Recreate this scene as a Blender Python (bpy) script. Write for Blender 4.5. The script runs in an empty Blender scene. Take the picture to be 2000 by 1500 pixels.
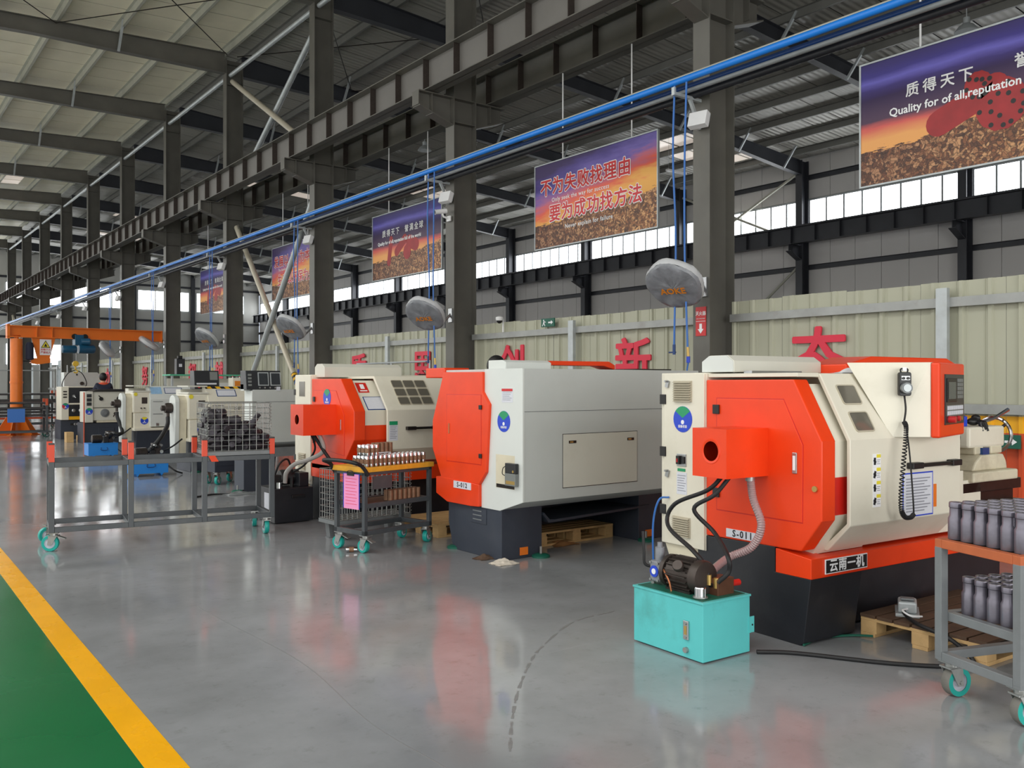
import bpy, bmesh, math, random
from mathutils import Vector, Matrix, Euler
random.seed(7)
R_ = math.radians
scene = bpy.context.scene
COL = scene.collection

# ---------------------------------------------------------------- camera
cam_data = bpy.data.cameras.new('camera')
cam_data.sensor_width = 36.0
cam_data.lens = 1730.0 / 2000.0 * 36.0
cam_data.clip_start = 0.05
cam_data.clip_end = 400
cam = bpy.data.objects.new('camera', cam_data)
cam.location = (0, 0, 1.6)
cam.rotation_euler = (R_(90), 0, R_(-37.24))
COL.objects.link(cam)
scene.camera = cam

# ---------------------------------------------------------------- world, assumed daylight and fill, exposure
world = bpy.data.worlds.new('sky')
scene.world = world
world.use_nodes = True
world.node_tree.nodes['Background'].inputs[0].default_value = (0.80, 0.88, 1.0, 1)
world.node_tree.nodes['Background'].inputs[1].default_value = 1.2

def area(name, loc, rot, sx, sy, power, col=(1, 1, 1)):
    l = bpy.data.lights.new(name, 'AREA')
    l.shape = 'RECTANGLE'; l.size = sx; l.size_y = sy; l.energy = power; l.color = col
    o = bpy.data.objects.new(name, l); o.location = loc; o.rotation_euler = rot
    COL.objects.link(o)
    return o
# assumed daylight, added along the unseen left wall; no windows are built there
area('assumed_left_daylight', (-10.45, 30, 5.0), (0, R_(-90), 0), 7.6, 84, 2900, (1, 0.99, 0.97))
area('rear_fill', (2.0, -9.3, 3.0), (R_(90), 0, 0), 15, 5.6, 1350, (1, 0.99, 0.97))  # added fill from behind for the sides facing -Y; no gate is built
# added overhead fill above the left bay, out of view; no roof strips built
area('overhead_fill', (-5.0, 31, 10.55), (0, R_(-2.3), 0), 7.0, 78, 5300, (0.97, 0.99, 1))

vs = scene.view_settings
vs.view_transform = 'Standard'
vs.look = 'None'
vs.gamma = 1.0
vs.use_curve_mapping = False
vs.exposure = -0.14

# ---------------------------------------------------------------- helpers
def lin(c):
    return tuple(((v / 255.0) / 12.92 if v / 255.0 <= 0.04045 else ((v / 255.0 + 0.055) / 1.055) ** 2.4) for v in c) + (1.0,)

MATS = {}
def pm(name, rgb, rough=0.5, metal=0.0, var=0.0, scale=6.0, bump=0.0, bscale=40.0, dirt=None, dirt_amt=0.0, coat=0.0, spec=0.5, rvar=0.0):
    """procedural principled material with tone variation, dirt patches and fine relief"""
    m = bpy.data.materials.new(name); m.use_nodes = True
    nt = m.node_tree; N = nt.nodes; L = nt.links
    b = N['Principled BSDF']
    b.inputs['Base Color'].default_value = lin(rgb)
    b.inputs['Roughness'].default_value = rough
    b.inputs['Metallic'].default_value = metal
    b.inputs['Specular IOR Level'].default_value = spec
    if coat:
        b.inputs['Coat Weight'].default_value = coat
        b.inputs['Coat Roughness'].default_value = 0.12
    if var or dirt_amt or bump or rvar:
        tc = N.new('ShaderNodeTexCoord')
    if var or dirt_amt:
        n1 = N.new('ShaderNodeTexNoise'); n1.inputs['Scale'].default_value = scale; n1.inputs['Detail'].default_value = 5
        L.new(tc.outputs['Object'], n1.inputs['Vector'])
        r1 = N.new('ShaderNodeMapRange'); r1.inputs[1].default_value = 0.3; r1.inputs[2].default_value = 0.7
        r1.inputs[3].default_value = 1 - var; r1.inputs[4].default_value = 1 + var
        L.new(n1.outputs['Fac'], r1.inputs[0])
        mx = N.new('ShaderNodeVectorMath'); mx.operation = 'SCALE'
        mx.inputs[0].default_value = lin(rgb)[:3]
        L.new(r1.outputs[0], mx.inputs['Scale'])
        out = mx.outputs[0]
        if dirt_amt:
            n2 = N.new('ShaderNodeTexNoise'); n2.inputs['Scale'].default_value = scale * 0.45; n2.inputs['Detail'].default_value = 8
            n2.inputs['Roughness'].default_value = 0.7
            L.new(tc.outputs['Object'], n2.inputs['Vector'])
            r2 = N.new('ShaderNodeMapRange'); r2.inputs[1].default_value = 0.52; r2.inputs[2].default_value = 0.75
            r2.inputs[4].default_value = dirt_amt
            L.new(n2.outputs['Fac'], r2.inputs[0])
            mm = N.new('ShaderNodeMix'); mm.data_type = 'RGBA'
            L.new(r2.outputs[0], mm.inputs[0]); L.new(out, mm.inputs[6]); mm.inputs[7].default_value = lin(dirt)
            out = mm.outputs[2]
        L.new(out, b.inputs['Base Color'])
    if rvar:
        n4 = N.new('ShaderNodeTexNoise'); n4.inputs['Scale'].default_value = scale * 0.7; n4.inputs['Detail'].default_value = 4
        L.new(tc.outputs['Object'], n4.inputs['Vector'])
        r4 = N.new('ShaderNodeMapRange'); r4.inputs[1].default_value = 0.3; r4.inputs[2].default_value = 0.7
        r4.inputs[3].default_value = max(0.03, rough - rvar); r4.inputs[4].default_value = rough + rvar
        L.new(n4.outputs['Fac'], r4.inputs[0]); L.new(r4.outputs[0], b.inputs['Roughness'])
    if bump:
        n3 = N.new('ShaderNodeTexNoise'); n3.inputs['Scale'].default_value = bscale; n3.inputs['Detail'].default_value = 4
        L.new(tc.outputs['Object'], n3.inputs['Vector'])
        bp = N.new('ShaderNodeBump'); bp.inputs['Strength'].default_value = bump; bp.inputs['Distance'].default_value = 0.01
        L.new(n3.outputs['Fac'], bp.inputs['Height']); L.new(bp.outputs[0], b.inputs['Normal'])
    MATS[name] = m
    return m

def emit(name, rgb, s):
    m = bpy.data.materials.new(name); m.use_nodes = True
    b = m.node_tree.nodes['Principled BSDF']
    b.inputs['Base Color'].default_value = lin(rgb)
    b.inputs['Emission Color'].default_value = lin(rgb)
    b.inputs['Emission Strength'].default_value = s
    b.inputs['Roughness'].default_value = 0.3
    MATS[name] = m
    return m

class MB:
    """collects shapes into one mesh"""
    def __init__(s):
        s.v = []; s.f = []; s.mi = []; s.sm = []; s.cur = 0; s.T = None
    def mat(s, i): s.cur = i; return s
    def xf(s, T): s.T = T; return s
    def add(s, vs, fs, smooth=False):
        o = len(s.v)
        if s.T is not None: vs = [tuple(s.T @ Vector(p)) for p in vs]
        s.v += [tuple(p) for p in vs]
        for f in fs:
            s.f.append(tuple(i + o for i in f)); s.mi.append(s.cur); s.sm.append(smooth)
        return s
    def box(s, x0, x1, y0, y1, z0, z1):
        v = [(x, y, z) for z in (z0, z1) for y in (y0, y1) for x in (x0, x1)]
        return s.add(v, [(0, 2, 3, 1), (4, 5, 7, 6), (0, 1, 5, 4), (2, 6, 7, 3), (0, 4, 6, 2), (1, 3, 7, 5)])
    def obox(s, c, sz, rot=(0, 0, 0)):
        M = Matrix.Translation(c) @ Euler(rot).to_matrix().to_4x4()
        h = [d / 2 for d in sz]
        v = [tuple(M @ Vector((x, y, z))) for z in (-h[2], h[2]) for y in (-h[1], h[1]) for x in (-h[0], h[0])]
        return s.add(v, [(0, 2, 3, 1), (4, 5, 7, 6), (0, 1, 5, 4), (2, 6, 7, 3), (0, 4, 6, 2), (1, 3, 7, 5)])
    def bar(s, p, q, w, h, up=(0, 0, 1)):
        p = Vector(p); q = Vector(q); d = (q - p).normalized(); u = Vector(up)
        if abs(d.dot(u)) > 0.98: u = Vector((0, 1, 0))
        r = d.cross(u).normalized(); u = r.cross(d).normalized()
        v = []
        for b in (p, q):
            for (a, c) in ((-1, -1), (1, -1), (1, 1), (-1, 1)):
                v.append(tuple(b + r * (a * w / 2) + u * (c * h / 2)))
        return s.add(v, [(0, 3, 2, 1), (4, 5, 6, 7), (0, 1, 5, 4), (1, 2, 6, 5), (2, 3, 7, 6), (3, 0, 4, 7)])
    def prism(s, poly, axis, a, b):
        n = len(poly)
        def mk(p, t):
            return {'x': (t, p[0], p[1]), 'y': (p[0], t, p[1]), 'z': (p[0], p[1], t)}[axis]
        v = [mk(p, a) for p in poly] + [mk(p, b) for p in poly]
        fs = [tuple(range(n))[::-1], tuple(range(n, 2 * n))]
        fs += [(i, (i + 1) % n, n + (i + 1) % n, n + i) for i in range(n)]
        return s.add(v, fs)
    def cyl(s, p, q, r, n=14, r2=None):
        return s.tube([p, q], [r, r if r2 is None else r2], n)
    def tube(s, pts, r, n=8, caps=True):
        pts = [Vector(p) for p in pts]
        if not isinstance(r, (list, tuple)): r = [r] * len(pts)
        tang = []
        for i in range(len(pts)):
            t = pts[min(i + 1, len(pts) - 1)] - pts[max(i - 1, 0)]
            tang.append(t.normalized())
        u = Vector((0, 0, 1))
        if abs(tang[0].dot(u)) > 0.9: u = Vector((1, 0, 0))
        vs_ = []
        for i, p in enumerate(pts):
            t = tang[i]; u = (u - t * u.dot(t)).normalized(); w = t.cross(u)
            for k in range(n):
                a = 2 * math.pi * k / n
                vs_.append(tuple(p + (u * math.cos(a) + w * math.sin(a)) * r[i]))
        fs = []
        for i in range(len(pts) - 1):
            for k in range(n):
                k2 = (k + 1) % n
                fs.append((i * n + k, i * n + k2, (i + 1) * n + k2, (i + 1) * n + k))
        s.add(vs_, fs, True)
        if caps:
            o = len(s.v) - len(vs_)
            s.f.append(tuple(o + k for k in range(n))[::-1]); s.mi.append(s.cur); s.sm.append(False)
            o2 = o + (len(pts) - 1) * n
            s.f.append(tuple(o2 + k for k in range(n))); s.mi.append(s.cur); s.sm.append(False)
        return s
    def lathe(s, prof, c=(0, 0, 0), ax=(0, 0, 1), n=20, mats=None, caps=True):
        """prof: (radius, height) along ax"""
        a = Vector(ax).normalized(); u = Vector((1, 0, 0)) if abs(a.x) < 0.9 else Vector((0, 1, 0))
        u = (u - a * u.dot(a)).normalized(); w = a.cross(u); c = Vector(c)
        vs_ = []
        for (r, h) in prof:
            for k in range(n):
                t = 2 * math.pi * k / n
                vs_.append(tuple(c + a * h + (u * math.cos(t) + w * math.sin(t)) * r))
        o = len(s.v)
        s.add(vs_, [])
        base = s.cur
        for i in range(len(prof) - 1):
            if mats: s.cur = mats[i]
            for k in range(n):
                k2 = (k + 1) % n
                s.f.append((o + i * n + k, o + i * n + k2, o + (i + 1) * n + k2, o + (i + 1) * n + k)); s.mi.append(s.cur)
                s.sm.append(True)
        for i, idx in ((0, 0), (len(prof) - 1, -1)):
            if caps and prof[idx][0] > 1e-5:
                if mats: s.cur = mats[min(i, len(mats) - 1)]
                s.f.append(tuple(o + i * n + k for k in range(n))); s.mi.append(s.cur); s.sm.append(False)
        s.cur = base
        return s
    def sphere(s, c, r, n=12, m=8, sc=(1, 1, 1)):
        vs_ = []; fs = []
        for i in range(m + 1):
            th = math.pi * i / m
            for k in range(n):
                a = 2 * math.pi * k / n
                vs_.append((c[0] + r * sc[0] * math.sin(th) * math.cos(a), c[1] + r * sc[1] * math.sin(th) * math.sin(a), c[2] + r * sc[2] * math.cos(th)))
        for i in range(m):
            for k in range(n):
                fs.append((i * n + k, (i + 1) * n + k, (i + 1) * n + (k + 1) % n, i * n + (k + 1) % n))
        return s.add(vs_, fs, True)
    def holed(s, y0, y1, z0, z1, cy, cz, r, x, n=32):
        """a rectangle in the plane x with a round hole"""
        vs_ = []
        for k in range(n):
            a = 2 * math.pi * k / n; ca, sa = math.cos(a), math.sin(a)
            t = min(((y1 - cy) / ca if ca > 1e-6 else ((y0 - cy) / ca if ca < -1e-6 else 1e9)),
                    ((z1 - cz) / sa if sa > 1e-6 else ((z0 - cz) / sa if sa < -1e-6 else 1e9)))
            vs_.append((x, cy + ca * t, cz + sa * t))
        for k in range(n):
            a = 2 * math.pi * k / n
            vs_.append((x, cy + r * math.cos(a), cz + r * math.sin(a)))
        for (cy_, cz_) in ((y0, z0), (y1, z0), (y1, z1), (y0, z1)): vs_.append((x, cy_, cz_))
        fs = []
        for k in range(n):
            k2 = (k + 1) % n
            fs.append((k, k2, n + k2, n + k))
            a, b = vs_[k], vs_[k2]
            if abs(a[1] - b[1]) > 1e-6 and abs(a[2] - b[2]) > 1e-6:
                ci = min(range(4), key=lambda i: (vs_[2 * n + i][1] - a[1]) ** 2 + (vs_[2 * n + i][2] - a[2]) ** 2 + (vs_[2 * n + i][1] - b[1]) ** 2 + (vs_[2 * n + i][2] - b[2]) ** 2)
                fs.append((k, 2 * n + ci, k2))
        return s.add(vs_, fs)
    def mesh(s, name, mats):
        me = bpy.data.meshes.new(name)
        me.from_pydata(s.v, [], s.f)
        for m in (mats if isinstance(mats, (list, tuple)) else [mats]):
            me.materials.append(MATS[m] if isinstance(m, str) else m)
        me.polygons.foreach_set('material_index', s.mi)
        me.polygons.foreach_set('use_smooth', s.sm)
        bm = bmesh.new(); bm.from_mesh(me)
        bmesh.ops.remove_doubles(bm, verts=bm.verts, dist=1e-6)
        bmesh.ops.recalc_face_normals(bm, faces=bm.faces)
        bm.to_mesh(me); bm.free()
        if any(s.sm): me.set_sharp_from_angle(angle=R_(38))
        me.update()
        return me
    def build(s, name, mats, parent=None, bevel=0, loc=None, rot=None, seg=2):
        o = bpy.data.objects.new(name, s.mesh(name, mats))
        COL.objects.link(o)
        if parent is not None: o.parent = parent
        if loc: o.location = loc
        if rot: o.rotation_euler = rot
        if bevel:
            md = o.modifiers.new('edge', 'BEVEL'); md.width = bevel; md.segments = seg; md.limit_method = 'ANGLE'; md.angle_limit = R_(40)
        return o

def tag(o, label=None, cat=None, group=None, kind=None):
    if label: o['label'] = label
    if cat: o['category'] = cat
    if group: o['group'] = group
    if kind: o['kind'] = kind
    return o
def thing(name, label, cat, loc=(0, 0, 0), rz=0.0, group=None):
    o = bpy.data.objects.new(name, None); COL.objects.link(o)
    o.empty_display_size = 0.1
    o.location = loc; o.rotation_euler = (0, 0, R_(rz))
    return tag(o, label, cat, group)
def inst(name, me, parent=None, loc=(0, 0, 0), rot=(0, 0, 0), scale=None):
    o = bpy.data.objects.new(name, me); COL.objects.link(o)
    if parent is not None: o.parent = parent
    o.location = loc; o.rotation_euler = rot
    if scale: o.scale = scale
    return o
def dup(root, loc=None, rz=None, label=None, group=None):
    def cp(o, par):
        c = o.copy(); COL.objects.link(c); c.parent = par
        for ch in kids.get(o, []): cp(ch, c)
        return c
    kids = {}
    for o in COL.objects:
        if o.parent is not None: kids.setdefault(o.parent, []).append(o)
    r = cp(root, None)
    if loc is not None: r.location = loc
    if rz is not None: r.rotation_euler = (0, 0, R_(rz))
    if label: r['label'] = label
    if group: r['group'] = group
    return r

def text(name, body, size, m, parent=None, loc=(0, 0, 0), rot=(R_(90), 0, 0), bold=0.0, ext=0.001, align='CENTER', shear=0.0, space=1.0, sx=1.0):
    cu = bpy.data.curves.new(name, 'FONT')
    cu.body = body; cu.size = size; cu.align_x = align; cu.align_y = 'CENTER'
    cu.extrude = ext; cu.shear = shear; cu.space_character = space
    cu.resolution_u = 2
    t = bpy.data.objects.new(name + '_tmp', cu); COL.objects.link(t)
    bpy.context.view_layer.update()
    me = bpy.data.meshes.new_from_object(t.evaluated_get(bpy.context.evaluated_depsgraph_get()))
    bpy.data.objects.remove(t); bpy.data.curves.remove(cu)
    me.name = name
    if bold > 0:                      # heavier strokes: the outline laid down again around itself
        vs_ = [tuple(v.co) for v in me.vertices]; fs_ = [tuple(p.vertices) for p in me.polygons]; V = list(vs_); F = list(fs_)
        for k in range(8):
            dx, dy = bold * math.cos(k * math.pi / 4), bold * math.sin(k * math.pi / 4); o_ = len(V)
            V += [(x + dx, y + dy, z - .00004 * (k + 1)) for x, y, z in vs_]; F += [tuple(i + o_ for i in f) for f in fs_]
        bpy.data.meshes.remove(me); me = bpy.data.meshes.new(name); me.from_pydata(V, [], F); me.update()
    me.materials.clear(); me.materials.append(MATS[m] if isinstance(m, str) else m)
    o = inst(name, me, parent, loc, rot)
    if sx != 1.0: o.scale = (sx, 1, 1)
    return o
FX = (R_(90), 0, R_(-90))      # lettering on a face that looks to -X
FY = (R_(90), 0, 0)            # lettering on a face that looks to -Y
ORD = ['nearest', 'second', 'third', 'fourth', 'fifth', 'sixth', 'seventh', 'eighth', 'ninth', 'tenth', 'eleventh', 'twelfth', 'thirteenth', 'fourteenth', 'fifteenth', 'sixteenth']
def curve(pts, n=8):
    """Catmull-Rom through the points"""
    P = [Vector(p) for p in pts]; P = [P[0] * 2 - P[1]] + P + [P[-1] * 2 - P[-2]]
    out = []
    for i in range(1, len(P) - 2):
        for k in range(n):
            t = k / n
            out.append(0.5 * ((2 * P[i]) + (P[i + 1] - P[i - 1]) * t + (2 * P[i - 1] - 5 * P[i] + 4 * P[i + 1] - P[i + 2]) * t * t + (3 * P[i] - P[i - 1] - 3 * P[i + 1] + P[i + 2]) * t ** 3))
    out.append(P[-2])
    return out

# ---------------------------------------------------------------- materials
pm('red', (236, 64, 14), 0.38, var=0.05, scale=4, dirt=(190, 46, 14), dirt_amt=0.25)
pm('red_dark', (205, 34, 24), 0.4, var=0.06, scale=4)
pm('cream', (226, 221, 204), 0.4, var=0.03, scale=3, dirt=(188, 178, 152), dirt_amt=0.35)
pm('cream_dirty', (214, 206, 182), 0.5, var=0.06, scale=5, dirt=(140, 128, 104), dirt_amt=0.6)
pm('white_paint', (216, 220, 216), 0.4, var=0.02, scale=3, dirt=(196, 194, 184), dirt_amt=0.3)
pm('pale_grey', (196, 200, 197), 0.42, var=0.02, scale=3, dirt=(170, 170, 162), dirt_amt=0.2)
pm('grey_warm', (212, 210, 198), 0.45, var=0.02, scale=3, dirt=(184, 178, 160), dirt_amt=0.3)
pm('beige_vent', (182, 174, 154), 0.5)
pm('navy', (52, 58, 70), 0.5, var=0.08, scale=4, dirt=(90, 92, 96), dirt_amt=0.2)
pm('black_paint', (30, 32, 38), 0.45, var=0.15, scale=5, dirt=(70, 70, 72), dirt_amt=0.25)
pm('black', (22, 22, 24), 0.45)
pm('rubber', (26, 26, 28), 0.6)
pm('dark_metal', (58, 54, 52), 0.38, 0.7, var=0.15, scale=14)
pm('iron', (74, 66, 62), 0.45, 0.55, var=0.15, scale=14, dirt=(52, 46, 42), dirt_amt=0.5)
pm('steel', (176, 178, 180), 0.28, 0.9, var=0.08, scale=12)
pm('chrome', (206, 206, 208), 0.14, 1.0)
pm('galv', (182, 188, 190), 0.42, 0.35, var=0.08, scale=7, dirt=(140, 120, 100), dirt_amt=0.25)
pm('zinc', (160, 162, 160), 0.36, 0.7, var=0.06, scale=30)
pm('teal', (92, 196, 196), 0.42, var=0.05, scale=4, dirt=(66, 122, 112), dirt_amt=0.55, bump=0.03)
pm('wheel_teal', (26, 160, 150), 0.4)
pm('hub_grey', (186, 190, 200), 0.4)
pm('wheel_tread', (112, 110, 104), 0.7, var=0.1, scale=20)
pm('green_dark', (20, 92, 74), 0.5)
pm('blue_tank', (38, 132, 216), 0.4, var=0.06, scale=4)
pm('blue_hose', (54, 112, 190), 0.4)
pm('blue_pipe', (30, 128, 226), 0.3, var=0.05, scale=2)
pm('blue_dark', (24, 62, 120), 0.4)
pm('blue_print', (34, 70, 200), 0.4)
pm('green_print', (32, 150, 100), 0.4)
pm('yellow_print', (232, 216, 60), 0.4)
pm('red_print', (206, 40, 44), 0.4)
pm('white_print', (240, 240, 242), 0.5)
pm('paper', (214, 216, 224), 0.6, var=0.03, scale=60)
pm('paper_blue', (150, 190, 226), 0.4, var=0.08, scale=20)
pm('pink', (240, 150, 196), 0.6)
pm('ink', (30, 30, 36), 0.6)
pm('ink_grey', (140, 142, 152), 0.6)
pm('orange', (232, 120, 36), 0.4, var=0.05, scale=3, dirt=(190, 88, 30), dirt_amt=0.35)
pm('orange_text', (222, 132, 30), 0.5)
pm('rust_orange', (186, 98, 56), 0.55, var=0.1, scale=8, dirt=(150, 80, 50), dirt_amt=0.5)
pm('cart_grey', (68, 73, 77), 0.42, var=0.06, scale=6, dirt=(120, 122, 120), dirt_amt=0.3)
pm('cart_light', (120, 124, 126), 0.42, var=0.08, scale=7, dirt=(96, 96, 94), dirt_amt=0.4)
pm('post_red', (222, 72, 40), 0.45, var=0.05, scale=6)
pm('cap_dark', (70, 62, 62), 0.5)
pm('wood', (206, 170, 118), 0.65, var=0.12, scale=9, dirt=(120, 88, 56), dirt_amt=0.5, bump=0.1)
pm('wood_top', (88, 66, 50), 0.7, var=0.2, scale=7, dirt=(40, 34, 30), dirt_amt=0.8, bump=0.15)
pm('wood_yellow', (224, 164, 44), 0.55, var=0.1, scale=10, dirt=(120, 84, 40), dirt_amt=0.5)
pm('brown_steel', (134, 100, 76), 0.5, 0.25, var=0.15, scale=30)
pm('blank', (122, 119, 130), 0.34, 0.6, var=0.14, scale=16, dirt=(92, 76, 72), dirt_amt=0.5)
pm('forging', (64, 60, 66), 0.5, 0.45, var=0.2, scale=20)
pm('copper', (176, 112, 76), 0.35, 0.7)
pm('brass', (190, 160, 96), 0.35, 0.7)
pm('cover_dark', (136, 139, 145), 0.3, var=0.2, scale=7, bump=0.9, bscale=11)
pm('cover_light', (206, 208, 211), 0.36, var=0.06, scale=6, bump=0.4, bscale=16)
pm('rust_brown', (98, 64, 46), 0.5, 0.3, var=0.15, scale=14)
pm('hose_clear', (164, 138, 138), 0.18, var=0.08, scale=60)
pm('hose_grey', (170, 168, 164), 0.3)
pm('steel_frame', (98, 96, 90), 0.45, 0.08, var=0.14, scale=1.6, dirt=(120, 112, 94), dirt_amt=0.35)
pm('steel_light', (114, 111, 107), 0.5, 0.1, var=0.06, scale=1.4, dirt=(92, 88, 82), dirt_amt=0.3)
pm('steel_dark', (58, 60, 66), 0.45, 0.1, var=0.14, scale=1.6)
pm('purlin', (178, 178, 166), 0.45, 0.2, var=0.08, scale=2)
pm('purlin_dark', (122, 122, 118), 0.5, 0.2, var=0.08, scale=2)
pm('brace', (198, 190, 172), 0.42, 0.15, var=0.08, scale=2)
pm('roof_left', (236, 229, 206), 0.42, var=0.03, scale=0.5, dirt=(176, 172, 150), dirt_amt=0.3, spec=0.6)
pm('wall_panel', (206, 204, 202), 0.6, var=0.02, scale=0.6, dirt=(184, 182, 180), dirt_amt=0.4)
pm('wall_plain', (196, 196, 192), 0.7)
pm('fence_olive', (178, 178, 158), 0.5, var=0.03, scale=1.2, dirt=(168, 166, 140), dirt_amt=0.35)
pm('fence_white', (206, 214, 218), 0.5, var=0.03, scale=1.2)
pm('fence_yellow', (244, 178, 20), 0.5, var=0.03, scale=1.5)
pm('fence_red', (206, 78, 36), 0.5, var=0.06, scale=1.5, dirt=(150, 60, 40), dirt_amt=0.4)
pm('char_red', (222, 44, 70), 0.5, var=0.03, scale=2)
pm('window_dark', (104, 100, 90), 0.12, var=0.06, scale=4, spec=0.6)
pm('screen', (58, 62, 66), 0.12, var=0.1, scale=8)
pm('panel_black', (38, 40, 44), 0.35)
pm('key_grey', (120, 124, 122), 0.5)
pm('lamp_white', (232, 232, 232), 0.35)
pm('cloth_navy', (34, 38, 58), 0.8, bump=0.2, bscale=60)
pm('cloth_orange', (224, 92, 62), 0.8, bump=0.2, bscale=60)
pm('cloth_rag', (206, 196, 182), 0.85, var=0.1, scale=20, bump=0.4)
pm('skin', (206, 158, 128), 0.55)
pm('hair', (18, 17, 18), 0.5, bump=0.3, bscale=120)
pm('card_brown', (168, 120, 76), 0.7, var=0.1, scale=10)
pm('floor_green', (14, 104, 58), 0.22, var=0.05, scale=1.5, dirt=(26, 96, 62), dirt_amt=0.5, rvar=0.08, spec=0.35)
pm('floor_yellow', (244, 174, 2), 0.26, var=0.04, scale=3, dirt=(214, 150, 20), dirt_amt=0.4, rvar=0.08, spec=0.35)
pm('tyre_black', (124, 124, 124), 0.3, var=0.12, scale=30)
pm('crack_grey', (134, 135, 136), 0.3)
pm('galv_worn', (160, 162, 160), 0.45, 0.3, var=0.1, scale=5, dirt=(124, 108, 96), dirt_amt=0.45)
pm('hook_yellow', (220, 180, 50), 0.4)
pm('motor_blue', (28, 84, 116), 0.35, var=0.05, scale=8)
pm('pipe_steel', (92, 90, 92), 0.4, 0.6, var=0.12, scale=5)
pm('rack_orange', (206, 84, 48), 0.5, var=0.08, scale=6)
pm('blue_sheet', (60, 116, 196), 0.45)
pm('mint', (92, 186, 150), 0.5)
emit('window_glow', (250, 253, 255), 6.5)
emit('roof_sheen', (255, 240, 226), 0.42)  # faint glow standing in for daylight reflected off the roof sheets
pm('bit_red', (158, 34, 38), 0.45, var=0.15, scale=5)

def stripes(name, a, b, scale, axis_mix=(1, 0, 1)):
    m = bpy.data.materials.new(name); m.use_nodes = True
    N = m.node_tree.nodes; L = m.node_tree.links; bs = N['Principled BSDF']; bs.inputs['Roughness'].default_value = 0.5
    tc = N.new('ShaderNodeTexCoord'); dt = N.new('ShaderNodeVectorMath'); dt.operation = 'DOT_PRODUCT'
    L.new(tc.outputs['Object'], dt.inputs[0]); dt.inputs[1].default_value = axis_mix
    mu = N.new('ShaderNodeMath'); mu.operation = 'MULTIPLY'; mu.inputs[1].default_value = scale; L.new(dt.outputs['Value'], mu.inputs[0])
    fr = N.new('ShaderNodeMath'); fr.operation = 'FRACT'; L.new(mu.outputs[0], fr.inputs[0])
    gt = N.new('ShaderNodeMath'); gt.operation = 'GREATER_THAN'; gt.inputs[1].default_value = 0.5; L.new(fr.outputs[0], gt.inputs[0])
    mx = N.new('ShaderNodeMix'); mx.data_type = 'RGBA'; mx.inputs[6].default_value = lin(a); mx.inputs[7].default_value = lin(b)
    L.new(gt.outputs[0], mx.inputs[0]); L.new(mx.outputs[2], bs.inputs['Base Color'])
    MATS[name] = m
stripes('hazard', (232, 176, 30), (30, 28, 26), 5.0, (0, 1.0, 1.0))
stripes('hazard_small', (232, 176, 30), (30, 28, 26), 6.0, (1.0, 0, 0.8))

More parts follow.
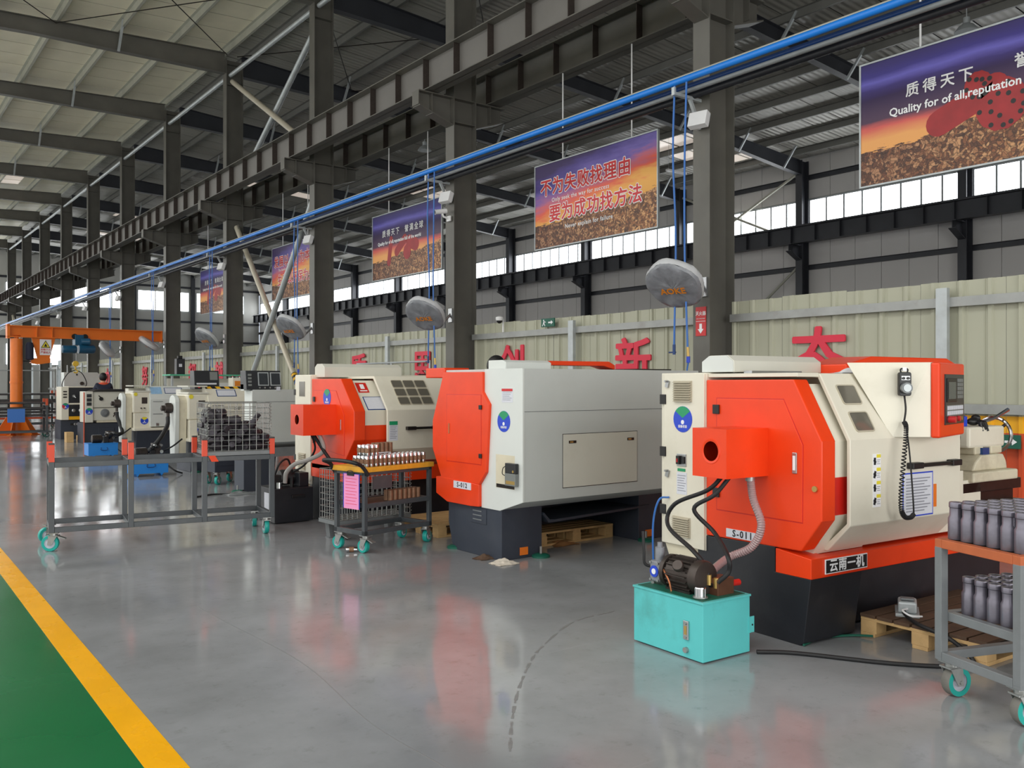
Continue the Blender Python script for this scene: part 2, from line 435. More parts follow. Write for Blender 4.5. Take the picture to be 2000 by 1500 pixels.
def floor_material():
    m = bpy.data.materials.new('floor_grey'); m.use_nodes = True
    N = m.node_tree.nodes; L = m.node_tree.links; b = N['Principled BSDF']
    tc = N.new('ShaderNodeTexCoord')
    n1 = N.new('ShaderNodeTexNoise'); n1.inputs['Scale'].default_value = 0.55; n1.inputs['Detail'].default_value = 8; n1.inputs['Roughness'].default_value = 0.62
    L.new(tc.outputs['Object'], n1.inputs['Vector'])
    cr = N.new('ShaderNodeValToRGB'); cr.color_ramp.elements[0].position = 0.38; cr.color_ramp.elements[1].position = 0.64
    cr.color_ramp.elements[0].color = lin((132, 134, 136)); cr.color_ramp.elements[1].color = lin((158, 160, 163))
    L.new(n1.outputs['Fac'], cr.inputs[0])
    n2 = N.new('ShaderNodeTexNoise'); n2.inputs['Scale'].default_value = 9; n2.inputs['Detail'].default_value = 6; n2.inputs['Roughness'].default_value = 0.75
    L.new(tc.outputs['Object'], n2.inputs['Vector'])
    r2 = N.new('ShaderNodeMapRange'); r2.inputs[1].default_value = 0.56; r2.inputs[2].default_value = 0.78; r2.inputs[4].default_value = 0.42
    L.new(n2.outputs['Fac'], r2.inputs[0])
    mx = N.new('ShaderNodeMix'); mx.data_type = 'RGBA'; mx.inputs[7].default_value = lin((92, 90, 88))
    L.new(r2.outputs[0], mx.inputs[0]); L.new(cr.outputs[0], mx.inputs[6])
    # fine scratches: stretched noise
    mp = N.new('ShaderNodeMapping'); mp.inputs['Rotation'].default_value = (0, 0, 0.5); mp.inputs['Scale'].default_value = (0.8, 26, 1)
    L.new(tc.outputs['Object'], mp.inputs['Vector'])
    n3 = N.new('ShaderNodeTexNoise'); n3.inputs['Scale'].default_value = 1.3; n3.inputs['Detail'].default_value = 3
    L.new(mp.outputs[0], n3.inputs['Vector'])
    r3 = N.new('ShaderNodeMapRange'); r3.inputs[1].default_value = 0.69; r3.inputs[2].default_value = 0.78; r3.inputs[4].default_value = 0.22
    L.new(n3.outputs['Fac'], r3.inputs[0])
    mx2 = N.new('ShaderNodeMix'); mx2.data_type = 'RGBA'; mx2.inputs[7].default_value = lin((186, 187, 188))
    L.new(r3.outputs[0], mx2.inputs[0]); L.new(mx.outputs[2], mx2.inputs[6]); L.new(mx2.outputs[2], b.inputs['Base Color'])
    n4 = N.new('ShaderNodeTexNoise'); n4.inputs['Scale'].default_value = 0.9; n4.inputs['Detail'].default_value = 6
    L.new(tc.outputs['Object'], n4.inputs['Vector'])
    r4 = N.new('ShaderNodeMapRange'); r4.inputs[1].default_value = 0.3; r4.inputs[2].default_value = 0.7; r4.inputs[3].default_value = 0.07; r4.inputs[4].default_value = 0.17
    L.new(n4.outputs['Fac'], r4.inputs[0]); L.new(r4.outputs[0], b.inputs['Roughness'])
    n5 = N.new('ShaderNodeTexNoise'); n5.inputs['Scale'].default_value = 3.2; n5.inputs['Detail'].default_value = 3
    L.new(tc.outputs['Object'], n5.inputs['Vector'])
    bp = N.new('ShaderNodeBump'); bp.inputs['Strength'].default_value = 0.05; bp.inputs['Distance'].default_value = 0.02
    L.new(n5.outputs['Fac'], bp.inputs['Height']); L.new(bp.outputs[0], b.inputs['Normal'])
    b.inputs['Specular IOR Level'].default_value = 0.6
    MATS['floor_grey'] = m
floor_material()

def ribbed(name, rgb, per, rough=0.42, strength=0.6):
    """sheet with fine ribs running along X (relief only)"""
    m = pm(name, rgb, rough, 0.15, var=0.05, scale=0.7, dirt=tuple(int(c * 0.86) for c in rgb), dirt_amt=0.4)
    N = m.node_tree.nodes; L = m.node_tree.links
    tc = N.new('ShaderNodeTexCoord'); w = N.new('ShaderNodeTexWave'); w.bands_direction = 'Y'; w.inputs['Scale'].default_value = 1.0 / per / 1.0 * 0.314
    L.new(tc.outputs['Object'], w.inputs['Vector'])
    bp = N.new('ShaderNodeBump'); bp.inputs['Strength'].default_value = strength; bp.inputs['Distance'].default_value = 0.03
    L.new(w.outputs['Fac'], bp.inputs['Height']); L.new(bp.outputs[0], N['Principled BSDF'].inputs['Normal'])
ribbed('roof_right', (172, 170, 162), 0.2)

def banner_mat(name, mode):
    """printed sunset over a rock field: u runs 0..1 along the banner, v 0..1 up (flat print)"""
    m = bpy.data.materials.new(name); m.use_nodes = True
    N = m.node_tree.nodes; L = m.node_tree.links; b = N['Principled BSDF']; b.inputs['Roughness'].default_value = 0.45
    uv = N.new('ShaderNodeUVMap'); sp = N.new('ShaderNodeSeparateXYZ'); L.new(uv.outputs[0], sp.inputs[0])
    def math_(op, a, c=None, v=0.0):
        n = N.new('ShaderNodeMath'); n.operation = op
        L.new(a, n.inputs[0])
        if c is not None: L.new(c, n.inputs[1])
        else: n.inputs[1].default_value = v
        return n.outputs[0]
    mp = N.new('ShaderNodeMapping'); mp.inputs['Scale'].default_value = (2.2, 5.5, 1); L.new(uv.outputs[0], mp.inputs['Vector'])
    ns = N.new('ShaderNodeTexNoise'); ns.inputs['Scale'].default_value = 1.6; ns.inputs['Detail'].default_value = 5; ns.inputs['Roughness'].default_value = 0.6
    L.new(mp.outputs[0], ns.inputs['Vector'])
    # sky height, tilted so the glow sits at the right
    hv = math_('ADD', sp.outputs[1], math_('MULTIPLY', math_('SUBTRACT', ns.outputs['Fac'], None, 0.5), None, 0.42))
    hv = math_('SUBTRACT', hv, math_('MULTIPLY', math_('SUBTRACT', sp.outputs[0], None, 0.35), None, 0.34 if mode == 0 else 0.02))
    cr = N.new('ShaderNodeValToRGB'); E = cr.color_ramp
    if mode == 0:
        st = [(0.0, (226, 160, 70)), (0.38, (240, 176, 84)), (0.5, (232, 96, 70)), (0.6, (190, 106, 136)), (0.72, (112, 96, 176)), (0.86, (78, 62, 140)), (1.0, (56, 34, 92))]
    else:
        st = [(0.0, (240, 170, 90)), (0.36, (238, 168, 96)), (0.46, (214, 92, 84)), (0.52, (74, 46, 74)), (0.7, (58, 40, 84)), (0.78, (60, 46, 120)), (0.84, (104, 96, 190)), (0.9, (52, 40, 130)), (1.0, (48, 34, 104))]
    E.elements[0].position, E.elements[0].color = st[0][0], lin(st[0][1])
    E.elements[1].position, E.elements[1].color = st[-1][0], lin(st[-1][1])
    for p, c in st[1:-1]:
        e = E.elements.new(p); e.color = lin(c)
    L.new(hv if mode == 0 else math_('ADD', sp.outputs[1], math_('MULTIPLY', math_('SUBTRACT', ns.outputs['Fac'], None, 0.5), None, 0.08)), cr.inputs[0])
    # rocks
    mp2 = N.new('ShaderNodeMapping'); mp2.inputs['Scale'].default_value = (2, 1, 1); L.new(uv.outputs[0], mp2.inputs['Vector'])
    nd = N.new('ShaderNodeTexNoise'); nd.inputs['Scale'].default_value = 9; L.new(mp2.outputs[0], nd.inputs['Vector'])
    ad = N.new('ShaderNodeMix'); ad.data_type = 'RGBA'; ad.blend_type = 'LINEAR_LIGHT'; ad.inputs[0].default_value = 0.06
    L.new(mp2.outputs[0], ad.inputs[6]); L.new(nd.outputs['Color'], ad.inputs[7])
    vo = N.new('ShaderNodeTexVoronoi'); vo.inputs['Scale'].default_value = 40; L.new(ad.outputs[2], vo.inputs['Vector'])
    ve = N.new('ShaderNodeTexVoronoi'); ve.feature = 'DISTANCE_TO_EDGE'; ve.inputs['Scale'].default_value = 40; L.new(ad.outputs[2], ve.inputs['Vector'])
    vb = N.new('ShaderNodeRGBToBW'); L.new(vo.outputs['Color'], vb.inputs[0])
    vc = N.new('ShaderNodeValToRGB'); V = vc.color_ramp
    V.elements[0].position = 0.2; V.elements[0].color = lin((104, 74, 62)); V.elements[1].position = 0.8; V.elements[1].color = lin((226, 188, 150))
    e = V.elements.new(0.5); e.color = lin((160, 112, 82)); L.new(vb.outputs[0], vc.inputs[0])
    vg = N.new('ShaderNodeMapRange'); vg.inputs[2].default_value = 0.16; vg.inputs[3].default_value = 0.3; L.new(ve.outputs['Distance'], vg.inputs[0])
    vr = N.new('ShaderNodeMix'); vr.data_type = 'RGBA'; vr.blend_type = 'MULTIPLY'; vr.inputs[0].default_value = 1.0
    L.new(vc.outputs[0], vr.inputs[6]); L.new(vg.outputs[0], vr.inputs[7])
    hs = N.new('ShaderNodeMix'); hs.data_type = 'RGBA'; hs.blend_type = 'MULTIPLY'; hs.inputs[0].default_value = 0.75
    L.new(vr.outputs[2], hs.inputs[6])
    gr = N.new('ShaderNodeValToRGB'); gr.color_ramp.elements[0].color = lin((150, 96, 84)); gr.color_ramp.elements[1].color = lin((255, 226, 180))
    L.new(math_('ADD', sp.outputs[0], math_('MULTIPLY', ns.outputs['Fac'], None, 0.3)), gr.inputs[0]); L.new(gr.outputs[0], hs.inputs[7])
    # horizon of the rocks
    hz = math_('ADD', math_('MULTIPLY', sp.outputs[0], None, 0.14), None, 0.27)
    hz = math_('ADD', hz, math_('MULTIPLY', math_('SUBTRACT', ns.outputs['Fac'], None, 0.5), None, 0.25))
    ls = math_('LESS_THAN', sp.outputs[1], hz)
    mx = N.new('ShaderNodeMix'); mx.data_type = 'RGBA'
    L.new(ls, mx.inputs[0]); L.new(cr.outputs[0], mx.inputs[6]); L.new(hs.outputs[2], mx.inputs[7])
    L.new(mx.outputs[2], b.inputs['Base Color'])
    MATS[name] = m
banner_mat('banner_slogan', 0)
banner_mat('banner_quality', 1)
# ================================================================= THE BUILDING
COLX0, COLX1 = 9.0, 9.5
GY = [7.74 + 6 * k for k in range(0, 11)]
XL, XR, YN, YF = -10.8, 28.85, -10.0, 74.0
def roof_z(x):                       # underside of the roof sheets
    return 11.5 - (9.25 - x) * 0.040 if x < 9.25 else 11.5 - (x - 9.25) * 0.0735

# floor with painted walkway and line
fl = tag(MB().box(XL, XR, YN, YF, -0.2, 0).build('floor', 'floor_grey'), kind='structure')
def strip(name, x0, x1, m, z):
    k = 0.0148
    q = [(x0 + (y - 3.8) * k, x1 + (y - 3.8) * k, y) for y in (-9.9, 73.5)]
    MB().add([(q[0][0], q[0][2], z), (q[0][1], q[0][2], z), (q[1][1], q[1][2], z), (q[1][0], q[1][2], z),
              (q[0][0], q[0][2], -0.05), (q[0][1], q[0][2], -0.05), (q[1][1], q[1][2], -0.05), (q[1][0], q[1][2], -0.05)],
             [(0, 1, 2, 3), (7, 6, 5, 4), (0, 4, 5, 1), (1, 5, 6, 2), (2, 6, 7, 3), (3, 7, 4, 0)]).build(name, m, fl)
strip('painted_walkway', -1.6, 1.012, 'floor_green', 0.0015)
strip('painted_line', 1.012, 1.166, 'floor_yellow', 0.002)
strip('painted_line', -1.75, -1.6, 'floor_yellow', 0.002)
bk = MB()                            # the end of a stencilled mark at the line
for (x, y, a, l) in ((1.06, 3.72, 0.5, .035), (1.09, 3.74, 0.2, .03), (1.10, 3.70, 0.9, .04), (1.07, 3.69, 1.4, .03), (1.12, 3.73, 0.1, .02)):
    bk.obox((x, y, 0.0022), (l, 0.009, 0.001), (0, 0, a))
bk.build('stencil_mark', 'ink', fl)
def floor_line(nm, pts, w, m, z=.0008, gaps=0):
    c_ = curve([(p[0], p[1], z) for p in pts], 10); q = MB()
    for i in range(len(c_) - 1):
        if gaps and i % 5 == 4: continue
        q.bar(c_[i], c_[i + 1], w * (1 if not gaps else .7 + .3 * math.sin(i * 1.7)), .001)
    q.build(nm, m, fl)
TYRE = [(4.341, 4.531),(3.931, 4.489),(3.421, 4.19),(3.155, 3.981),(2.817, 3.653),(2.538, 3.339),(2.303, 3.045)]
floor_line('tyre_mark', TYRE, .02, 'tyre_black', .0006, 1)
floor_line('hairline_crack', [(2.052, 6.452),(2.068, 5.905),(2.115, 4.772),(1.998, 3.75),(2.013, 3.106)], .004, 'crack_grey')

# ceiling: deck, sheets, purlins, rafters
cd = MB()
cd.add([(XL, YN, roof_z(XL) + .07), (9.25, YN, 11.57), (XR, YN, roof_z(XR) + .07), (XL, YF, roof_z(XL) + .07), (9.25, YF, 11.57), (XR, YF, roof_z(XR) + .07),
        (XL, YN, roof_z(XL) + .3), (9.25, YN, 11.8), (XR, YN, roof_z(XR) + .3), (XL, YF, roof_z(XL) + .3), (9.25, YF, 11.8), (XR, YF, roof_z(XR) + .3)],
       [(0, 1, 4, 3), (1, 2, 5, 4), (6, 9, 10, 7), (7, 10, 11, 8), (0, 3, 9, 6), (2, 8, 11, 5), (0, 6, 7, 1), (1, 7, 8, 2), (3, 4, 10, 9), (4, 5, 11, 10)])
ceil = tag(cd.build('ceiling', 'steel_dark'), kind='structure')
def sheet(xa, xb, m):
    za, zb = roof_z(xa), roof_z(xb)
    b = MB()
    v = []
    for (dz) in (0, 0.010):
        v += [(xa, -0.482, za + dz), (xb, -0.482, zb + dz), (xb, 0.482, zb + dz), (xa, 0.482, za + dz)]
    b.add(v, [(0, 3, 2, 1), (4, 5, 6, 7), (0, 1, 5, 4), (1, 2, 6, 5), (2, 3, 7, 6), (3, 0, 4, 7)])
    return b.mesh('roof_sheet', m)
shl = sheet(XL + .05, 9.24, 'roof_left'); shr = sheet(9.26, XR - .05, 'roof_right')
for i in range(75):
    inst('roof_sheet', shl, ceil, (0, -1.0 + i, 0))
    inst('roof_sheet', shr, ceil, (0, -1.0 + i, 0))
for (x, y, l) in ((25.5, 20.8, 4), (25.5, 21.8, 4), (25.5, 22.8, 4), (22.5, 34.8, 3), (22.5, 35.8, 3), (17, 40.8, 4), (15, 52.8, 5), (15, 53.8, 5), (15, 60.8, 5), (5, 47.8, 4), (5, 48.8, 4), (5, 59.8, 4), (5, 60.8, 4)):  # glowing patches laid on the roof to imitate sunlight reflected there
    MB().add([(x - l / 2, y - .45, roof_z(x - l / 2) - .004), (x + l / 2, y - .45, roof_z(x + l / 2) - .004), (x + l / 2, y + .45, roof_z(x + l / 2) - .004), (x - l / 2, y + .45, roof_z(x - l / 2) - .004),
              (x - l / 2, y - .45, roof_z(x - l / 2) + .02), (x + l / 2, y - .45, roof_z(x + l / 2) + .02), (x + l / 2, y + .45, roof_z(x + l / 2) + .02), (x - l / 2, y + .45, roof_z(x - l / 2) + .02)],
             [(0, 3, 2, 1), (4, 5, 6, 7), (0, 1, 5, 4), (1, 2, 6, 5), (2, 3, 7, 6), (3, 0, 4, 7)]).build('roof_sheen_patch', 'roof_sheen', ceil)
pu = MB(); pu.box(-.004, .004, YN, YF, -.2, 0); pu.box(0, .07, YN, YF, -.2, -.19); pu.box(-.07, 0, YN, YF, -.008, 0); pu.box(.062, .07, YN, YF, -.2, -.175)
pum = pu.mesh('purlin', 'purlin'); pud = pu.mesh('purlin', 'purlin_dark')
for k in range(14):
    x = 9.05 - 1.5 * k
    if x > XL: inst('purlin', pum, ceil, (x, 0, roof_z(x)))
    x = 9.75 + 1.5 * k
    if x < XR: inst('purlin', pud, ceil, (x, 0, roof_z(x)))
def rafter_mesh(pts, m):
    """pts: (x, top, bottom) stations of an I-section"""
    b = MB()
    poly = [(x, t) for x, t, _ in pts] + [(x, bt) for x, _, bt in pts[::-1]]
    b.prism(poly, 'y', -.006, .006)
    for i in range(len(pts) - 1):
        for j, w in ((1, .11), (2, .11)):
            p, q = pts[i], pts[i + 1]
            s_ = .014 if j == 2 else -.014
            b.add([(p[0], -w, p[j]), (q[0], -w, q[j]), (q[0], w, q[j]), (p[0], w, p[j]), (p[0], -w, p[j] + s_), (q[0], -w, q[j] + s_), (q[0], w, q[j] + s_), (p[0], w, p[j] + s_)],
                  [(0, 3, 2, 1), (4, 5, 6, 7), (0, 1, 5, 4), (1, 2, 6, 5), (2, 3, 7, 6), (3, 0, 4, 7)])
    return b.mesh('rafter', m)
T = lambda x: roof_z(x) - .21
rl = rafter_mesh([(XL, T(XL), T(XL) - .55), (-5, T(-5), T(-5) - .45), (4, T(4), T(4) - .42), (9.0, T(9.0), T(9.0) - .60)], 'steel_frame')
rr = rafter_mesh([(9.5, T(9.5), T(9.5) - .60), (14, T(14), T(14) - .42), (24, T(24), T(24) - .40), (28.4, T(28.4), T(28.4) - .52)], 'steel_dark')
fly = MB().bar((0, -.02, -.62), (0, -.55, 0.08), .06, .06).mesh('fly_brace', 'galv')
for y in [1.74] + GY:
    a = inst('rafter', rl, ceil, (0, y, 0)); b_ = inst('rafter', rr, ceil, (0, y, 0))
    for x in (6.05, 3.05, .05, -2.95): inst('fly_brace', fly, a, (x, -.1, T(x) + .1))
    for x in (12.75, 15.75, 18.75, 21.75, 24.75, 27.3): inst('fly_brace', fly, b_, (x, -.1, T(x) + .1))
rod = MB()
for (y, xa, xb) in ((19.74, 9.3, 13), (19.74, 13, 16.5), (13.74, 9.3, 14), (7.74, 10, 15)):
    rod.tube([(xa, y + .2, T(xa) - .1), (xb, y + 5.8, T(xb) - .1)], .014, 6); rod.tube([(xb, y + .2, T(xb) - .1), (xa, y + 5.8, T(xa) - .1)], .014, 6)
for (y, xa, xb) in ((19.74, 9, 4.5), (19.74, 4.5, 0)):
    rod.tube([(xa, y + .2, T(xa) - .1), (xb, y + 5.8, T(xb) - .1)], .014, 6); rod.tube([(xb, y + .2, T(xb) - .1), (xa, y + 5.8, T(xa) - .1)], .014, 6)
rod.build('roof_cross_rods', 'dark_metal', ceil)
tie = MB().tube([(0, 0, 0), (0, 5.72, 0)], .06, 10).mesh('tie_tube', 'galv')
for y in GY[1:-1]: inst('tie_tube', tie, ceil, (9.12, y + .14, 10.62))

# walls
wl = tag(MB().box(XL - .25, XL, YN, YF, 0, 10.8).build('wall_left', 'wall_plain'), kind='structure')
wn = tag(MB().box(XL, XR, YN - .25, YN, 0, 11.7).build('wall_near', 'wall_plain'), kind='structure')
wf = tag(MB().box(XL, XR, YF, YF + .25, 0, 11.7).build('wall_far', 'wall_plain'), kind='structure')
wr = tag(MB().box(XR + .06, XR + .3, YN, YF, 0, 10.2).build('wall_right', 'wall_plain'), kind='structure')
wp1 = MB().box(0, .06, -.492, .492, 0, 7.30).mesh('wall_panel', 'wall_panel')
wp2 = MB().box(0, .06, -.492, .492, 8.52, 10.05).mesh('wall_panel', 'wall_panel')
for i in range(68):
    y = 6.24 + i
    if y > 73.6: break
    inst('wall_panel', wp1, wr, (XR, y, 0)); inst('wall_panel', wp2, wr, (XR, y, 0))
girt = MB(); girt.box(-.10, 0, YN, YF, 0, .012); girt.box(-.10, 0, YN, YF, .17, .182); girt.box(-.012, 0, YN, YF, 0, .18); girt.box(-.10, -.09, YN, YF, 0, .03)
gm = girt.mesh('girt', 'steel_dark')
for z in (3.9, 5.85, 7.14, 9.2): inst('girt', gm, wr, (XR, 0, z))
# window band of the right wall, one window per bay
pane = MB().box(-.006, .006, -.355, .355, 0, 1.06).mesh('pane', 'window_glow')
wfr = MB()
for i in range(9): wfr.box(-.05, .03, -2.86 + i * .715 - .035, -2.86 + i * .715 + .035, 0, 1.16)
wfr.box(-.05, .03, -2.86, 2.86, 0, .06); wfr.box(-.05, .03, -2.86, 2.86, 1.10, 1.16)
wfm = wfr.mesh('window_frame', 'galv')
nwin = 0
for y in GY:
    nwin += 1
    w = thing('window_%d' % nwin, None, None, (XR + .03, y + 3, 7.34)); w['kind'] = 'structure'
    inst('window_frame', wfm, w)
    for i in range(8): inst('pane', pane, w, (0, -2.86 + .3575 + i * .715, .05))
# windows of the far wall
pane2 = MB().box(-.62, .62, -.006, .006, 0, 1.5).mesh('pane', 'window_glow')
wf2 = MB()
for i in range(4): wf2.box(-2 + i * 1.333 - .03, -2 + i * 1.333 + .03, -.03, .03, 0, 1.6)
wf2.box(-2, 2, -.03, .03, 0, .05); wf2.box(-2, 2, -.03, .03, 1.55, 1.6); wf2m = wf2.mesh('window_frame', 'galv')
for x in [-8, -3, 2, 7, 11.7, 16.3, 20.9, 25.5]:
    for z in ((7.5,) if x > 15 else (7.5, 3.0)):
        nwin += 1
        w = thing('window_%d' % nwin, None, None, (x, YF - .05, z)); w['kind'] = 'structure'
        inst('window_frame', wf2m, w)
        for i in range(3): inst('pane', pane2, w, (-1.333 + i * 1.333, 0, .05))
fcol = MB().box(-.15, .15, -.2, 0, 0, 10.6).mesh('wall_post', 'steel_dark')
for x in (-5.5, -.5, 4.5, 14, 18.6, 23.2): inst('wall_post', fcol, wf, (x, YF, 0))
fg = MB().box(XL, XR, -.08, 0, 0, .16).mesh('girt', 'steel_dark')
for z in (5.0, 6.6, 9.4): inst('girt', fg, wf, (0, YF, z))

# right wall columns, their crane beam, diagonal rods
wc = MB()
wc.box(28.38, 28.41, -.14, .14, 0, 9.9); wc.box(28.77, 28.8, -.14, .14, 0, 9.9); wc.box(28.41, 28.77, -.008, .008, 0, 9.9)
wc.prism([(27.75, 6.74), (28.4, 6.74), (28.4, 6.2), (27.75, 6.5)], 'y', -.008, .008)
wc.box(27.75, 28.4, -.12, .12, 6.72, 6.75)
wc.add([(27.75, -.12, 6.5), (27.75, .12, 6.5), (28.4, .12, 6.2), (28.4, -.12, 6.2), (27.75, -.12, 6.48), (27.75, .12, 6.48), (28.4, .12, 6.18), (28.4, -.12, 6.18)],
       [(0, 1, 2, 3), (7, 6, 5, 4), (0, 4, 5, 1), (1, 5, 6, 2), (2, 6, 7, 3), (3, 7, 4, 0)])
wcm = wc.mesh('wall_column', 'steel_dark')
for i, y in enumerate(GY):
    inst('wall_column', wcm, wr, (0, y, 0))
def crane_beam(name, x, z0, z1, web, fl_m, st_m, label, y0=1.0, y1=73):
    t = thing(name, label, 'crane beam', (x, y0, z0))
    b = MB(); b.box(-.006, .006, 0, y1 - y0, 0, z1 - z0); b.build('web', web, t)
    b = MB(); b.box(-.15, .15, 0, y1 - y0, 0, .018); b.build('lower_flange', fl_m, t)
    b = MB(); b.box(-.17, .17, 0, y1 - y0, z1 - z0 - .018, z1 - z0); b.box(-.035, .035, 0, y1 - y0, z1 - z0, z1 - z0 + .07); b.build('upper_flange', fl_m, t)
    sm = MB().box(-.13, .13, -.006, .006, .018, z1 - z0 - .018).mesh('stiffener', st_m)
    y = y0 + .74
    while y < y1:
        inst('stiffener', sm, t, (0, y - y0, 0)); y += 1.0
    return t
crane_beam('crane_runway_beam', 28.0, 6.75, 7.36, 'steel_dark', 'steel_dark', 'steel_dark', 'dark crane runway beam along the far wall below the window band')
crane_beam('crane_runway_beam', 8.55, 6.9, 7.5, 'steel_light', 'steel_frame', 'iron', 'grey crane runway beam on the aisle side of the column row')
crane_beam('crane_runway_beam', 9.95, 6.9, 7.5, 'steel_frame', 'steel_frame', 'iron', 'dark crane runway beam on the fence side of the column row, above the banners')
rb = MB()
for (ya, za, yb, zb) in ((19.9, 9.5, 25.6, 6.9), (25.6, 9.5, 19.9, 6.9), (19.9, 6.0, 25.6, 1.5), (25.6, 6.0, 19.9, 1.5)): rb.tube([(28.6, ya, za), (28.6, yb, zb)], .05, 8)
rb.build('wall_bracing', 'purlin', wr)

# the column row: every column a thing with flanges, web, corbels
def hcol():
    t = thing('steel_column', 'x', 'column')
    b = MB(); b.box(0, .016, -.14, .14, 0, 11.1); fa = b.build('flange', 'steel_frame', t)
    b = MB(); b.box(.484, .5, -.14, .14, 0, 11.1); b.build('flange', 'steel_frame', t)
    b = MB(); b.box(.016, .484, -.005, .005, 0, 11.1)
    for z in (6.42, 6.86, 10.35, 10.95): b.box(.016, .484, -.13, .13, z, z + .014)
    b.build('web', 'steel_frame', t)
    b = MB(); b.prism([(-.72, 6.86), (0, 6.86), (0, 6.38), (-.72, 6.62)], 'y', -.006, .006)
    b.box(-.74, 0, -.12, .12, 6.86, 6.88); b.box(-.45, -.44, -.11, .11, 6.5, 6.86); b.box(-.74, -.725, -.11, .11, 6.62, 6.86)
    b.add([(-.72, -.12, 6.62), (-.72, .12, 6.62), (0, .12, 6.38), (0, -.12, 6.38), (-.72, -.12, 6.60), (-.72, .12, 6.60), (0, .12, 6.36), (0, -.12, 6.36)],
          [(0, 1, 2, 3), (7, 6, 5, 4), (0, 4, 5, 1), (1, 5, 6, 2), (2, 6, 7, 3), (3, 7, 4, 0)])
    b.build('corbel', 'steel_frame', t)
    b = MB(); b.prism([(.5, 6.86), (1.15, 6.86), (1.15, 6.62), (.5, 6.40)], 'y', -.006, .006)
    b.box(.5, 1.18, -.12, .12, 6.86, 6.88); b.box(.85, .86, -.11, .11, 6.55, 6.86)
    b.add([(.5, -.12, 6.40), (.5, .12, 6.40), (1.15, .12, 6.62), (1.15, -.12, 6.62), (.5, -.12, 6.38), (.5, .12, 6.38), (1.15, .12, 6.60), (1.15, -.12, 6.60)],
          [(0, 1, 2, 3), (7, 6, 5, 4), (0, 4, 5, 1), (1, 5, 6, 2), (2, 6, 7, 3), (3, 7, 4, 0)])
    b.build('corbel', 'steel_frame', t)
    b = MB(); b.box(-.1, .6, -.25, .25, 0, .03); b.build('base_plate', 'steel_frame', t)
    return t
c0 = hcol(); c0.location = (COLX0, GY[0], 0)
c0['label'] = 'dark steel H-column with red fire extinguisher sign, nearest of the row'
for i, y in enumerate(GY[1:], 1):
    dup(c0, (COLX0, y, 0), 0, 'dark steel H-column, %s of the long row counted from the nearest' % ORD[i])

# diagonal tube braces in the third bay and far bay
def brace(p, q, m, label, haz=False):
    t = thing('brace_tube', label, 'brace', p)
    d = Vector(q) - Vector(p)
    MB().tube([(0, 0, 0), tuple(d)], .075, 10).build('tube', m, t)
    MB().obox(tuple(d * .985), (.012, .18, .3)).build('gusset', 'steel_frame', t)
    if haz:
        MB().tube([tuple(d * .02), tuple(d * .27)], .079, 10).build('hazard_band', 'hazard', t)
brace((9.18, 25.6, 10.45), (9.18, 20.0, 7.3), 'brace', 'cream diagonal tube of the upper cross brace above the crane beam', False)
brace((9.3, 19.9, 10.45), (9.3, 25.5, 7.3), 'galv', 'galvanized diagonal tube of the upper cross brace above the crane beam', False)
brace((9.3, 19.95, .25), (9.3, 25.6, 6.2), 'brace', 'cream diagonal tube of the lower cross brace with hazard-striped foot', True)
brace((9.18, 25.55, .25), (9.18, 19.95, 6.2), 'galv', 'grey diagonal tube of the lower cross brace with hazard-striped foot', True)
brace((9.3, 61.9, .25), (9.3, 67.6, 6.2), 'brace', 'pale diagonal tube brace in the far bay, leaning away from the camera', False)
brace((9.18, 67.6, .25), (9.18, 61.9, 6.2), 'brace', 'pale diagonal tube brace in the far bay, leaning toward the camera', False)

# fence of ribbed sheets behind the column row
fence = thing('sheet_fence', 'tall olive ribbed sheet-metal fence with galvanized rails behind the columns', 'fence', (9.5, 0, 0))
def fence_sheet(low=True, white=False):
    b = MB(); w = .9
    ys = []
    for r in range(3):
        y = -w / 2 + .15 + r * .3
        ys += [(y - .032, 0), (y - .018, -.028), (y + .018, -.028), (y + .032, 0)]
    prof = [(-w / 2, 0)] + ys + [(w / 2 - .004, 0)]
    # small pencil ribs between
    zs = [(0, 1.10, 0), (1.10, 1.27, 1), (1.27, 2.70, 2)]
    for (z0, z1, mi) in zs:
        b.mat(2 if (not low) else mi)
        for i in range(len(prof) - 1):
            (ya, xa), (yb, xb) = prof[i], prof[i + 1]
            b.add([(xa, ya, z0), (xb, yb, z0), (xb, yb, z1), (xa, ya, z1), (xa + .004, ya, z0), (xb + .004, yb, z0), (xb + .004, yb, z1), (xa + .004, ya, z1)],
                  [(0, 1, 2, 3), (7, 6, 5, 4), (3, 2, 6, 7)])
        for y in (-.3, -.24, -.06, 0.0, .06, .24, .3):
            b.add([(-.005, y - .004, z0), (-.005, y + .004, z0), (-.005, y + .004, z1), (-.005, y - .004, z1), (0, y - .006, z0), (0, y + .006, z0), (0, y + .006, z1), (0, y - .006, z1)],
                  [(0, 1, 2, 3), (0, 3, 7, 4), (1, 5, 6, 2)])
    return b.mesh('fence_sheet', ['fence_red', 'fence_yellow', 'fence_white' if white else 'fence_olive'])
fs = fence_sheet(); fs_w = fence_sheet(False, True)
y = 1.0
while y < 50:
    inst('fence_sheet', fs, fence, (random.uniform(-.004, .004), y, random.uniform(-.012, .012))); y += .9
for y in (52, 52.9, 55.5, 56.4, 58.2, 61.5, 62.4): inst('fence_sheet', fs_w, fence, (0, y, random.uniform(-.1, .3)))
rail = MB(); rail.box(-.1, -.09, -2.86, 2.86, 0, .1); rail.box(-.1, -.03, -2.86, 2.86, .09, .1); rail.box(-.1, -.03, -2.86, 2.86, 0, .01); rm = rail.mesh('rail', 'galv_worn')
post = MB().box(-.16, -.10, -.06, .06, 0, 2.62).mesh('post', 'galv')
